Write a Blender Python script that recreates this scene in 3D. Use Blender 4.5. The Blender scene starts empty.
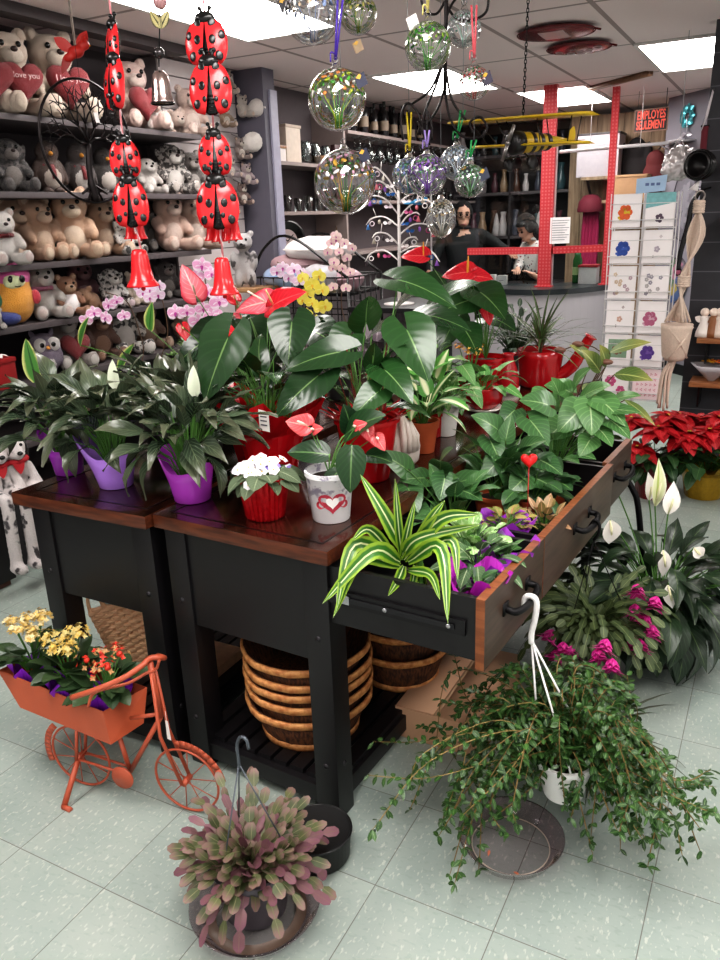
import bpy, bmesh, math, random
from mathutils import Vector as V, Matrix, noise
random.seed(11)
PI = math.pi
sc = bpy.context.scene
COL = sc.collection
R_ = random.uniform

# ------------------------------------------------------------------ camera
F, PT, RL, YW = 781.08, 0.32265, 0.03755, -0.49493
HC = 1.5712
_f = V((math.sin(YW)*math.cos(PT), math.cos(YW)*math.cos(PT), -math.sin(PT)))
_r = V((math.cos(YW), -math.sin(YW), 0)); _d = _f.cross(_r)
RT = _r*math.cos(RL) + _d*math.sin(RL)
DN = -_r*math.sin(RL) + _d*math.cos(RL)
FW = _f
CAM = V((0, 0, HC))
cam = bpy.data.cameras.new('camera'); co = bpy.data.objects.new('camera', cam); COL.objects.link(co)
cam.sensor_fit = 'VERTICAL'; cam.sensor_height = 36; cam.lens = F/960*36; cam.clip_start = .02
m = Matrix.Identity(4)
for i in range(3):
    m[i][0], m[i][1], m[i][2], m[i][3] = RT[i], -DN[i], -FW[i], CAM[i]
co.matrix_world = m
sc.camera = co
def ray(x, y): return FW + RT*((x-360)/F) + DN*((y-480)/F)
def gz(x, y, z):            # point of the plane z under a line of sight
    d = ray(x, y); return CAM + d*((z-HC)/d.z)
def gy(x, y, Y):
    d = ray(x, y); return CAM + d*(Y/d.y)
def gx(x, y, X):
    d = ray(x, y); return CAM + d*(X/d.x)
def pxm(P): return (V(P)-CAM).dot(FW)/F    # metres per pixel there

# ------------------------------------------------------------------ materials
def hx(h):
    h = h.lstrip('#'); o = []
    for i in (0, 2, 4):
        c = int(h[i:i+2], 16)/255
        o.append(c/12.92 if c <= .04045 else ((c+.055)/1.055)**2.4)
    return (*o, 1)
def tint(c, k): return (*[min(1, a*k) for a in c[:3]], 1)
class NT:
    def __init__(s, name):
        s.m = bpy.data.materials.new(name); s.m.use_nodes = True
        s.t = s.m.node_tree; s.t.nodes.clear()
    def n(s, typ, **k):
        o = s.t.nodes.new('ShaderNode'+typ)
        for a, b in k.items():
            if a[0] == '_': setattr(o, a[1:], b)
            else: s.put(o.inputs[a.replace('__', ' ')], b)
        return o
    def put(s, i, b):
        if hasattr(b, 'is_output') or isinstance(b, bpy.types.NodeSocket): s.t.links.new(b, i)
        else: i.default_value = b
    def math(s, op, a, b=0.0, c=None):
        o = s.t.nodes.new('ShaderNodeMath'); o.operation = op
        s.put(o.inputs[0], a); s.put(o.inputs[1], b)
        if c is not None: s.put(o.inputs[2], c)
        return o.outputs[0]
    def mix(s, f, a, b, blend='MIX'):
        o = s.t.nodes.new('ShaderNodeMix'); o.data_type = 'RGBA'; o.blend_type = blend
        s.put(o.inputs[0], f); s.put(o.inputs[6], a); s.put(o.inputs[7], b); return o.outputs[2]
    def smooth(s, x, a, b):
        o = s.t.nodes.new('ShaderNodeMapRange'); o.interpolation_type = 'SMOOTHSTEP'
        s.put(o.inputs[0], x); o.inputs[1].default_value = a; o.inputs[2].default_value = b; return o.outputs[0]
    def out(s, sh):
        o = s.t.nodes.new('ShaderNodeOutputMaterial'); s.t.links.new(sh, o.inputs[0]); return s.m
    def obj(s): return s.n('TexCoord').outputs['Object']
    def noise(s, sc_, det=3, vec=None, w='Fac'):
        return s.n('TexNoise', Vector=vec or s.obj(), Scale=sc_, Detail=det).outputs[w]
    def princ(s, col, rough=.5, metal=0, bump=None, bs=.2, bd=.002, **k):
        p = s.n('BsdfPrincipled', **{'Base__Color': col, 'Roughness': rough, 'Metallic': metal})
        for a, b in k.items(): s.put(p.inputs[a.replace('__', ' ')], b)
        if bump is not None:
            b = s.n('Bump', Strength=bs, Distance=bd, Height=bump); s.put(p.inputs['Normal'], b.outputs[0])
        return p.outputs[0]
_mc = {}
def M(col, rough=.5, metal=0, var=.12, scale=25, bump=0, **k):
    key = (col, rough, metal, var, scale, bump, tuple(sorted(k.items())))
    if key in _mc: return _mc[key]
    t = NT('paint'); c = hx(col); nz = t.noise(scale)
    cc = t.mix(nz, tint(c, 1-var), tint(c, 1+var))
    _mc[key] = t.out(t.princ(cc, rough, metal, nz if bump else None, bump, .004, **k)); return _mc[key]
def glow(col, e):
    t = NT('light'); return t.out(t.n('Emission', Color=hx(col), Strength=e).outputs[0])
def fur(col, col2=None, spots=0, rough=.95):
    key = ('fur', col, col2, spots)
    if key in _mc: return _mc[key]
    t = NT('plush'); c = hx(col); n1 = t.noise(220, 4); n2 = t.noise(14, 2)
    cc = t.mix(n1, tint(c, .7), tint(c, 1.12))
    if col2: cc = t.mix(t.smooth(n2, .5-.02+spots, .56+spots), cc, hx(col2))
    _mc[key] = t.out(t.princ(cc, rough, 0, n1, .9, .012, **{'Sheen__Weight': .25})); return _mc[key]
def glassM(tn='#ffffff', f=.22, rough=.03, clear=.93):
    key = ('glass', tn, f, rough, clear)
    if key in _mc: return _mc[key]
    t = NT('glass'); lw = t.n('LayerWeight', Blend=f)
    tr = t.n('BsdfTransparent', Color=tint(hx(tn), clear)); gl = t.n('BsdfGlossy', Color=(1, 1, 1, 1), Roughness=rough)
    mx = t.n('MixShader'); t.put(mx.inputs[0], t.math('ADD', t.math('MULTIPLY', lw.outputs['Fresnel'], .8), .03)); t.put(mx.inputs[1], tr.outputs[0]); t.put(mx.inputs[2], gl.outputs[0])
    _mc[key] = t.out(mx.outputs[0]); return _mc[key]
def leafM(c1, c2, mid=None, midw=.06, edge=None, e0=.35, e1=.6, vein=.35, rough=.38, tip=None, mott=None, back=None):
    key = ('leaf', c1, c2, mid, midw, edge, e0, e1, vein, rough, tip, mott)
    if key in _mc: return _mc[key]
    t = NT('leaf'); uv = t.n('UVMap').outputs[0]; x = t.n('SeparateXYZ', Vector=uv)
    U = t.math('ABSOLUTE', t.math('MULTIPLY_ADD', x.outputs[0], 2.0, -1.0)); W = x.outputs[1]
    rnd = t.n('NewGeometry').outputs['Random Per Island']
    cc = t.mix(t.math('ADD', t.math('MULTIPLY', rnd, .75), t.math('MULTIPLY', t.noise(18), .25)), hx(c1), hx(c2))
    if vein:
        s = t.math('SINE', t.math('ADD', t.math('MULTIPLY', W, 46.0), t.math('MULTIPLY', U, -16.0)))
        cc = t.mix(t.math('MULTIPLY', t.smooth(s, .55, 1), vein), cc, tint(hx(c2), 1.9))
    if mott:
        cc = t.mix(t.math('MULTIPLY', t.smooth(t.noise(70, 2), .5, .62), .8), cc, hx(mott))
    if edge: cc = t.mix(t.smooth(t.math('ADD', U, t.math('MULTIPLY', t.noise(60), .2)), e0+.1, e1+.1), cc, hx(edge))
    if tip: cc = t.mix(t.smooth(t.math('ADD', W, t.math('MULTIPLY', rnd, .25)), .45, 1.05), cc, hx(tip))
    if mid: cc = t.mix(t.smooth(U, midw*1.6, midw*.5), cc, hx(mid))
    hgt = t.math('MULTIPLY', t.math('SINE', t.math('ADD', t.math('MULTIPLY', W, 46.0), t.math('MULTIPLY', U, -16.0))), .5)
    p = t.princ(cc, rough, 0, hgt, .12, .002, **{'Specular__IOR__Level': .5})
    tl = t.n('BsdfTranslucent', Color=cc); mx = t.n('MixShader'); mx.inputs[0].default_value = .14
    t.put(mx.inputs[1], p); t.put(mx.inputs[2], tl.outputs[0])
    _mc[key] = t.out(mx.outputs[0]); return _mc[key]
def woodM(c1, c2, scale=6, stretch=(1, 14, 14), rough=.35, coat=0):
    t = NT('wood'); mp = t.n('Mapping', Vector=t.obj(), Scale=stretch)
    n = t.noise(scale, 6, mp.outputs[0]); cc = t.mix(t.smooth(n, .3, .7), hx(c1), hx(c2))
    return t.out(t.princ(cc, rough, 0, n, .08, .002, **{'Coat__Weight': coat, 'Coat__Roughness': .15}))

# ------------------------------------------------------------------ mesh builder
class MB:
    def __init__(s): s.v = []; s.f = []; s.uv = {}; s.mi = []; s.m = 0
    def vert(s, p, uv=None):
        s.v.append(V(p)); i = len(s.v)-1
        if uv: s.uv[i] = uv
        return i
    def face(s, *i): s.f.append(i); s.mi.append(s.m)
    def hexa(s, p):
        b = [s.vert(q) for q in p]
        for f in ((3, 2, 1, 0), (4, 5, 6, 7), (0, 1, 5, 4), (1, 2, 6, 5), (2, 3, 7, 6), (3, 0, 4, 7)): s.face(*[b[i] for i in f])
    def box(s, a, b, T=None):
        x0, y0, z0 = a; x1, y1, z1 = b
        p = [V(q) for q in ((x0, y0, z0), (x1, y0, z0), (x1, y1, z0), (x0, y1, z0), (x0, y0, z1), (x1, y0, z1), (x1, y1, z1), (x0, y1, z1))]
        if T is not None: p = [T @ q for q in p]
        s.hexa(p)
    def quad(s, *p):
        s.face(*[s.vert(q, u) for q, u in zip(p, ((0, 0), (1, 0), (1, 1), (0, 1)))])
    def ngon(s, pts): s.face(*[s.vert(p) for p in pts])
    def bar(s, a, b, w, h=None, up=V((0, 0, 1))):
        a = V(a); b = V(b); d = (b-a).normalized(); h = h or w
        x = d.cross(up)
        if x.length < 1e-4: x = d.cross(V((0, 1, 0)))
        x.normalize(); y = x.cross(d); x = x*w/2; y = y*h/2
        s.hexa([a-x-y, a+x-y, a+x+y, a-x+y, b-x-y, b+x-y, b+x+y, b-x+y])
    def tube(s, pts, r, n=6, cap=True):
        pts = [V(p) for p in pts]; k = len(pts)
        rr = r if isinstance(r, (list, tuple)) else [r]*k
        d = (pts[1]-pts[0]).normalized(); x = d.cross(V((0, 0, 1)))
        if x.length < 1e-3: x = d.cross(V((0, 1, 0)))
        x.normalize(); rows = []
        for i, p in enumerate(pts):
            d = (pts[min(i+1, k-1)]-pts[max(i-1, 0)])
            if d.length < 1e-9: d = V((0, 0, 1))
            d.normalize(); x = (x-d*x.dot(d))
            if x.length < 1e-6: x = d.orthogonal()
            x.normalize(); y = d.cross(x)
            rows.append([s.vert(p+(x*math.cos(2*PI*j/n)+y*math.sin(2*PI*j/n))*rr[i], (j/n, i/(k-1))) for j in range(n)])
        for a, b in zip(rows, rows[1:]):
            for j in range(n): s.face(a[j], a[(j+1) % n], b[(j+1) % n], b[j])
        if cap: s.face(*rows[0][::-1]); s.face(*rows[-1])
    def loop(s, pts, r, n=6):
        pts = [V(p) for p in pts]; s.tube(pts+[pts[0]], r, n, False)
    def lathe(s, prof, c, n=28, axis=None, wob=None):
        c = V(c); Q = axis.to_track_quat('Z', 'Y').to_matrix() if axis is not None else Matrix.Identity(3)
        rows = []
        for i, (r, z) in enumerate(prof):
            if r < 1e-6: rows.append([s.vert(c+Q @ V((0, 0, z)), (0, i/(len(prof)-1)))]*n); continue
            rows.append([s.vert(c+Q @ V((r*(1+(wob(j/n, i) if wob else 0))*math.cos(2*PI*j/n), r*(1+(wob(j/n, i) if wob else 0))*math.sin(2*PI*j/n), z)), (j/n, i/(len(prof)-1))) for j in range(n)])
        for a, b in zip(rows, rows[1:]):
            for j in range(n):
                q = []
                for t in (a[j], a[(j+1) % n], b[(j+1) % n], b[j]):
                    if t not in q: q.append(t)
                if len(q) > 2: s.face(*q)
    def ball(s, c, r, n=12, k=8, T=None):
        r = r if isinstance(r, (tuple, list)) else (r, r, r); c = V(c); rows = []
        for i in range(k+1):
            a = PI*i/k
            row = [V((r[0]*math.sin(a)*math.cos(2*PI*j/n), r[1]*math.sin(a)*math.sin(2*PI*j/n), -r[2]*math.cos(a))) for j in range(n)]
            if T is not None: row = [T @ q for q in row]
            if i in (0, k): v0 = s.vert(c+row[0], (0, i/k)); rows.append([v0]*n)
            else: rows.append([s.vert(c+q, (j/n, i/k)) for j, q in enumerate(row)])
        for i, (a, b) in enumerate(zip(rows, rows[1:])):
            for j in range(n):
                q = []
                for t in (a[j], a[(j+1) % n], b[(j+1) % n], b[j]):
                    if t not in q: q.append(t)
                s.face(*q)
    def leaf(s, p, d, up, L, W, shape='lance', bend=.5, fold=.2, nv=7, nu=4, wave=0, lobe=.2, twist=0):
        d = V(d).normalized(); up = V(up); sd = d.cross(up)
        if sd.length < 1e-3: sd = d.orthogonal()
        sd.normalize(); n = sd.cross(d); p = V(p); ph = R_(0, 6)
        if twist: q = Matrix.Rotation(twist, 3, d); sd = q @ sd; n = q @ n
        rows = []; pw = 1.7 if shape == 'heart' else 1; vs_ = [(i/nv)**pw for i in range(nv+1)]+[1]
        for i in range(nv+1):
            v = vs_[i]; dl = vs_[i+1]-v; da = bend*dl; w = W/2*PROF[shape](v); row = []
            for j in range(nu+1):
                u = 2*j/nu-1; q = p+sd*(u*w)+n*(abs(u)*w*fold)
                if wave: q += n*(wave*W*math.sin(v*8+ph+(1.5 if u > 0 else 0))*abs(u))
                if shape == 'heart': q -= d*(L*lobe*abs(u)**1.1*(1-v)**3)
                row.append(s.vert(q, (j/nu, v)))
            rows.append(row)
            d0 = d; d = d*math.cos(da)-n*math.sin(da); n = n*math.cos(da)+d0*math.sin(da); p = p+d*(L*dl)
        for a, b in zip(rows, rows[1:]):
            for j in range(nu): s.face(a[j], a[j+1], b[j+1], b[j])
        return p
    def build(s, name, mats, parent=None, local=False, smooth=True, bevel=0, sub=0, solid=0):
        me = bpy.data.meshes.new(name); vs = s.v
        if parent is not None and not local:
            iv = ROOTM[parent.name]; vs = [iv @ q for q in vs]
        me.from_pydata([tuple(q) for q in vs], [], s.f)
        if s.uv:
            ul = me.uv_layers.new(name='UVMap')
            for l in me.loops: ul.data[l.index].uv = s.uv.get(l.vertex_index, (0, 0))
        mats = mats if isinstance(mats, (list, tuple)) else [mats]
        for q in mats: me.materials.append(q)
        if len(mats) > 1: me.polygons.foreach_set('material_index', s.mi)
        o = bpy.data.objects.new(name, me); COL.objects.link(o)
        if bevel:
            bm = bmesh.new(); bm.from_mesh(me); bmesh.ops.remove_doubles(bm, verts=bm.verts, dist=1e-6)
            bmesh.ops.bevel(bm, geom=[e for e in bm.edges if len(e.link_faces) == 2 and e.calc_face_angle(0) > .6], offset=bevel, segments=2, profile=.7, affect='EDGES')
            bm.to_mesh(me); bm.free()
        if solid:
            bm = bmesh.new(); bm.from_mesh(me); bm.normal_update(); bmesh.ops.solidify(bm, geom=bm.faces[:], thickness=solid); bm.to_mesh(me); bm.free()
        if sub:
            md = o.modifiers.new('sub', 'SUBSURF'); md.levels = md.render_levels = sub
        if smooth:
            me.shade_smooth() if not bevel else me.shade_smooth()
            if smooth == 'auto' or bevel:
                for e in me.edges: pass
                try: me.set_sharp_from_angle(angle=.7)
                except Exception: pass
        if parent is not None:
            o.parent = parent; ROOTM[o.name] = ROOTM[parent.name]
        return o
def _h(v): return (1-v)**.75*(.2+1.03*min(1, v/.22)**.5)
PROF = {'heart': _h, 'oval': lambda v: math.sin(PI*min(1, v*.97+.03))**.8, 'lance': lambda v: math.sin(PI*min(1, (v*.97+.03)**.8))**1.1,
        'strap': lambda v: min(1, v*5+.45)*(1-v**2.6)**.9, 'round': lambda v: math.sqrt(max(0, 1-(2*min(1, v*.97+.02)-1)**2)),
        'tri': lambda v: (1-v)**.9*(.8+.6*v), 'thorn': lambda v: (1-v)*.9+.04, 'blunt': lambda v: min(1, v*2.6+.4)*(1 if v < .8 else 1-((v-.8)/.2)**2*.65), 'ovate': lambda v: math.sin(PI*min(1, (v*.96+.04)**.7))**.75}
ROOTM = {}
def tag(o, label=None, cat=None, group=None, kind=None):
    for k, v in (('label', label), ('category', cat), ('group', group), ('kind', kind)):
        if v: o[k] = v
    return o
def thing(name, label, cat, loc=(0, 0, 0), rz=0, group=None):
    o = bpy.data.objects.new(name, None); COL.objects.link(o); o.empty_display_size = .05
    o.location = loc; o.rotation_euler = (0, 0, rz)
    ROOTM[o.name] = (Matrix.Translation(V(loc)) @ Matrix.Rotation(rz, 4, 'Z')).inverted()
    return tag(o, label, cat, group)
def dup(root, loc, rz=0, label=None, sc_=None, mats=None):
    r = root.copy(); COL.objects.link(r); r.location = loc; r.rotation_euler = (0, 0, rz)
    if sc_: r.scale = (sc_,)*3 if not isinstance(sc_, tuple) else sc_
    if label: r['label'] = label
    def kids(a, b):
        for ch in [x for x in a.children if x.name in COL.objects]:
            c = ch.copy(); COL.objects.link(c); c.parent = b
            if mats:
                st = ch.name.split('.')[0]
                if st in mats:
                    for sl, mm in zip(c.material_slots, mats[st] if isinstance(mats[st], list) else [mats[st]]):
                        sl.link = 'OBJECT'; sl.material = mm
            kids(ch, c)
    kids(root, r); return r
def structure(o): o['kind'] = 'structure'; return o
def arc(a, b, h, n=8, up=V((0, 0, 1))):
    a = V(a); b = V(b); return [a.lerp(b, i/n)+up*(4*h*(i/n)*(1-i/n)) for i in range(n+1)]
def spline(P, n=6):
    P = [V(p) for p in P]; o = []; Q = [P[0]*2-P[1]]+P+[P[-1]*2-P[-2]]
    for i in range(1, len(Q)-2):
        a, b, c, d = Q[i-1:i+3]
        for k in range(n):
            t = k/n; o.append(.5*(2*b+(c-a)*t+(2*a-5*b+4*c-d)*t*t+(3*b-a-3*c+d)*t**3))
    return o+[P[-1]]
def ring(c, r, n=24, x=V((1, 0, 0)), y=V((0, 1, 0))): return [V(c)+x*(r*math.cos(2*PI*i/n))+y*(r*math.sin(2*PI*i/n)) for i in range(n)]
def textmesh(txt, size, mat, T, parent=None, name='lettering', ext=.0006, align='CENTER', sx=1, bold=0):
    cu = bpy.data.curves.new('lettering', 'FONT'); cu.body = txt; cu.size = size; cu.extrude = ext; cu.offset = bold*size; cu.align_x = align; cu.align_y = 'CENTER'
    o = bpy.data.objects.new('tmp', cu); COL.objects.link(o); bpy.context.view_layer.update()
    me = bpy.data.meshes.new_from_object(o.evaluated_get(bpy.context.evaluated_depsgraph_get())); bpy.data.objects.remove(o)
    me.transform(Matrix.Diagonal((sx, 1, 1, 1))); me.transform(T)
    if parent is not None: me.transform(ROOTM[parent.name])
    me.materials.clear(); me.materials.append(mat); me.name = name
    o = bpy.data.objects.new(name, me); COL.objects.link(o)
    if parent is not None: o.parent = parent; ROOTM[o.name] = ROOTM[parent.name]
    return o
def blob(name, balls, mat, parent, vox=.012, smooth_it=2, noise_a=0):
    """one continuous skin around many ellipsoids: (centre, radii, optional rotation)"""
    b = MB()
    for q in balls: b.ball(q[0], q[1], 14, 9, q[2] if len(q) > 2 else None)
    o = b.build(name, mat, parent)
    md = o.modifiers.new('r', 'REMESH'); md.mode = 'VOXEL'; md.voxel_size = vox
    sm = o.modifiers.new('s', 'SMOOTH'); sm.iterations = smooth_it; sm.factor = .6
    bpy.context.view_layer.update()
    me = bpy.data.meshes.new_from_object(o.evaluated_get(bpy.context.evaluated_depsgraph_get()))
    o.modifiers.clear(); o.data = me; me.materials.clear(); me.materials.append(mat); me.name = name
    if noise_a:
        for v in me.vertices: v.co += v.normal*(noise.noise(v.co*60)*noise_a)
    me.shade_smooth(); return o
X, Y, Z = V((1, 0, 0)), V((0, 1, 0)), V((0, 0, 1))
CAMH = V((-math.sin(YW), -math.cos(YW), 0))        # horizontally back towards the visitor
# ------------------------------------------------------------------ render look, light
sc.view_settings.view_transform = 'Standard'; sc.view_settings.look = 'Medium High Contrast'; sc.view_settings.exposure = .45
sc.cycles.use_denoising = True
sc.cycles.max_bounces = 6; sc.cycles.transparent_max_bounces = 14; sc.cycles.diffuse_bounces = 3; sc.cycles.glossy_bounces = 3
sc.cycles.sample_clamp_indirect = 4; sc.cycles.caustics_reflective = False; sc.cycles.caustics_refractive = False
w = bpy.data.worlds.new('shop_air'); sc.world = w; w.use_nodes = True
w.node_tree.nodes['Background'].inputs[0].default_value = (1, .96, .93, 1); w.node_tree.nodes['Background'].inputs[1].default_value = .62
ZC = 2.55
# ------------------------------------------------------------------ floor
t = NT('vinyl_tiles'); g = t.n('NewGeometry').outputs['Position']; s_ = t.n('SeparateXYZ', Vector=g)
ux = t.math('DIVIDE', t.math('ADD', s_.outputs[0], .1132), .3048); uy = t.math('DIVIDE', t.math('SUBTRACT', s_.outputs[1], 1.6441), .3048)
fx = t.math('ABSOLUTE', t.math('SUBTRACT', t.math('FRACT', ux), .5)); fy = t.math('ABSOLUTE', t.math('SUBTRACT', t.math('FRACT', uy), .5))
gr = t.smooth(t.math('MAXIMUM', fx, fy), .495, .4978)
cid = t.n('CombineXYZ', X=t.math('FLOOR', ux), Y=t.math('FLOOR', uy)); wn = t.n('TexWhiteNoise', Vector=cid.outputs[0]).outputs[0]
nz = t.noise(7, 5, g); mp = t.n('Mapping', Vector=g, Scale=(1.0, .45, 1.0), Rotation=(0, 0, .5)); fl = t.smooth(t.noise(110, 2, mp.outputs[0]), .58, .7)
mp2 = t.n('Mapping', Vector=g, Scale=(.5, 1.0, 1.0), Rotation=(0, 0, -.4)); fl2 = t.smooth(t.noise(80, 3, mp2.outputs[0]), .54, .68)
c = t.mix(nz, hx('#85958f'), hx('#a3aba4')); c = t.mix(t.math('MULTIPLY', fl, .4), c, hx('#d6d6cc')); c = t.mix(t.math('MULTIPLY', fl2, .35), c, hx('#7f9087'))
c = t.mix(t.math('MULTIPLY', wn, .16), c, hx('#c9cfc6')); c = t.mix(t.math('MULTIPLY', gr, .8), c, hx('#57504a'))
fm = t.out(t.princ(c, .42, 0, t.math('MULTIPLY', gr, -1.0), .3, .002, **{'Specular__IOR__Level': .35}))
b = MB(); b.box((-3.7, -1.5, -.08), (2.4, 9.9, 0)); structure(b.build('floor', fm, smooth=False))
# ------------------------------------------------------------------ ceiling with its lights
t = NT('ceiling_tiles'); g = t.n('NewGeometry').outputs['Position']; s_ = t.n('SeparateXYZ', Vector=g)
ux = t.math('DIVIDE', t.math('ADD', s_.outputs[0], 1.01), .61); uy = t.math('DIVIDE', t.math('SUBTRACT', s_.outputs[1], 4.48), 1.22)
fx = t.math('ABSOLUTE', t.math('SUBTRACT', t.math('FRACT', ux), .5)); fy = t.math('ABSOLUTE', t.math('SUBTRACT', t.math('FRACT', uy), .5))
gr = t.math('MAXIMUM', t.smooth(fx, .474, .478), t.smooth(fy, .487, .489))
n1 = t.noise(160, 4, g); c = t.mix(n1, hx('#ecd9d8'), hx('#f6e9e8')); c = t.mix(gr, c, hx('#a89896'))
cm = t.out(t.princ(c, .85, 0, t.math('ADD', n1, t.math('MULTIPLY', gr, -2.0)), .4, .004))
b = MB(); b.box((-3.7, -1.5, ZC), (2.4, 9.9, ZC+.06)); structure(b.build('ceiling', cm, smooth=False))
dif = glow('#fffaf6', 13); frm = M('#e8e4e2', .5)
lt = None
for i, (x, y, lab) in enumerate(((-1.01, 5.70, 'bright ceiling light panel above the greeting card rack'), (-2.84, 2.9, 'large bright ceiling light panel above the toy shelves, nearest of all'),
        (-2.84, 5.6, 'bright ceiling light panel above the glassware shelves'), (-2.23, 7.14, 'ceiling light panel above the service counter, behind the yellow biplane'),
        (-1.01, .6, 'ceiling light panel above the plant table'), (-2.84, .1, 'ceiling light panel above the aisle beside the toys'), (.82, .6, 'ceiling light panel over the open aisle'), (.82, 2.9, 'ceiling light panel over the aisle by the drawers'), (-.4, -1.2, 'ceiling light panel over the shop entrance'))):
    if lt is None:
        lt = thing('ceiling_light', lab, 'ceiling light', (x, y, ZC), 0, 'ceiling light panels'); 
        b = MB()
        for a, c_ in (((0, 0), (.61, .025)), ((0, 1.195), (.61, 1.22)), ((0, .025), (.025, 1.195)), ((.585, .025), (.61, 1.195))): b.box((a[0], a[1], -.014), (c_[0], c_[1], .0))
        b.build('frame', frm, lt, local=True, smooth=False)
        b = MB(); b.box((.025, .025, -.01), (.585, 1.195, -.001)); b.build('diffuser', dif, lt, local=True, smooth=False)
    else: dup(lt, (x, y, ZC), 0, lab)
# ------------------------------------------------------------------ walls
wl = M('#8b8388', .8, var=.06, scale=4)
b = MB(); b.box((-3.7, -1.5, 0), (-3.6, 9.9, ZC)); structure(b.build('wall_left', M('#5b5356', .8, var=.08), smooth=False))
b = MB(); b.box((-3.6, 9.6, 0), (2.4, 9.7, ZC)); structure(b.build('wall_back', M('#6b5f57', .85, var=.1, scale=3), smooth=False))
A0, A1 = V((-1.17, 8.62, 0)), V((-.42, 7.76, 0)); dv = (A1-A0).normalized(); nv_ = V((-dv.y, dv.x, 0))
b = MB(); b.hexa([A0, A1, A1+nv_*.1, A0+nv_*.1]+[p+Z*ZC for p in (A0, A1, A1+nv_*.1, A0+nv_*.1)]); structure(b.build('wall_corner', M('#8f8c95', .7, var=.08, scale=3), smooth=False))
b = MB(); q = -nv_*.012; b.hexa([A0+q, A1+q, A1, A0]+[p+Z*.1 for p in (A0+q, A1+q, A1, A0)]); structure(b.build('baseboard_corner', M('#1d1c1f', .5), smooth=False))
# dark plank display wall on the right, seen at its end
t = NT('dark_planks'); g = t.n('NewGeometry').outputs['Position']; zz = t.n('SeparateXYZ', Vector=g).outputs[2]
fz = t.math('FRACT', t.math('DIVIDE', zz, .17)); gr = t.smooth(fz, .045, .02)
c = t.mix(t.noise(12, 4, g), hx('#26262b'), hx('#34343a')); c = t.mix(gr, c, hx('#5d5d63'))
b = MB(); b.box((-.5, 5.3, 0), (2.4, 5.42, ZC)); structure(b.build('wall_right', t.out(t.princ(c, .55)), smooth=False))
# ------------------------------------------------------------------ the two plant tables
T1 = woodM('#1c0d09', '#3d2016', 5, (3, 1, 1), .16, .35); T2 = woodM('#3f1e12', '#66351f', 5, (2, 14, 14), .3)
BLK = M('#131114', .42, var=.15, scale=60, bump=.04); BOLT = M('#3a383b', .35, .8)
DW = woodM('#382920', '#4a382d', 5, (14, 1.5, 14), .4); DEDGE = woodM('#6f3d20', '#8a5230', 6, (2, 14, 14), .45)
def display_table(label, loc, rz, W, L):
    t = thing('display_table', label, 'table', loc, rz); H = .82; lg = .074
    b = MB(); b.box((-.02 if W < .55 else 0, -.012 if W < .55 else 0, .781), (W, L, H)); o = b.build('tabletop', [T2, T1], t, True, bevel=.004)
    for p in o.data.polygons:
        if p.normal.z > .9: p.material_index = 1
    b = MB()
    for a, c_ in (((.04, .035), (W-.04, .04)), ((.04, L-.04), (W-.04, L-.035)), ((.035, .035), (.04, L-.035)), ((W-.04, .035), (W-.035, L-.035))): b.box((*a, H), (*c_, H+.0012))
    b.build('inlay_line', M('#0d0706', .3), o, True, smooth=False)
    xs = (.018, W-.018-lg); ys = (.02, L-.02-lg)
    for x in xs:
        for y in ys:
            b = MB(); b.box((x, y, 0), (x+lg, y+lg, .781)); l = b.build('leg', BLK, t, True, bevel=.003)
            if y < .1:
                for z, xx, yy, ax in ((.56, x+lg/2, y, -Y), (.17, x+lg/2, y, -Y), (.17, x+lg if x > .1 else x, y+lg/2, X if x > .1 else -X)):
                    bb = MB(); bb.lathe([(0, .005), (.006, .004), (.0085, 0)], (xx, yy, z), 10, ax); bb.build('bolt', BOLT, l, True)
    for y in (.028, L-.05):
        b = MB(); b.box((xs[0]+lg, y, .487), (xs[1], y+.02, .781)); b.build('end_panel', BLK, t, True, smooth=False)
        b = MB(); b.box((xs[0]+lg, y, .03), (xs[1], y+.04, .085)); b.build('stretcher', BLK, t, True, bevel=.003)
    for x in (xs[0]+.012, xs[1]+lg-.05):
        b = MB(); b.box((x, ys[0]+lg, .03), (x+.038, ys[1], .085)); b.build('stretcher', BLK, t, True, bevel=.003)
        b = MB(); b.box((x, ys[0]+lg, .585), (x+.02, ys[1], .61)); b.build('rail', BLK, t, True, smooth=False)
    b = MB(); n = 9
    for i in range(n):
        x = .03+(W-.06)*i/n; b.box((x, .05, .085), (x+(W-.06)/n*.78, L-.05, .1))
    b.build('shelf_slats', BLK, t, True, smooth=False)
    return t
tA = display_table('dark wooden plant table with closed drawers, under the purple pots', (-1.985, 1.49, 0), 0, .514, 2.1)
b = MB(); b.box((.02, .1, .6), (.04, 1.4, .779)); b.build('side_panel', BLK, tA, True, smooth=False)
RB = math.radians(-3.5)
tB = display_table('dark wooden plant table with three pulled out drawers full of plants', (-1.466, 1.503, 0), RB, .578, 2.1)
b = MB(); b.box((.02, .1, .6), (.04, 1.45, .779)); b.build('side_panel', BLK, tB, True, smooth=False)
MB_ = Matrix.Translation(V((-1.466, 1.503, 0))) @ Matrix.Rotation(RB, 4, 'Z')
def tb(x, y, z): return MB_ @ V((x, y, z))
IRON = M('#151416', .45, .6); 
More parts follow.
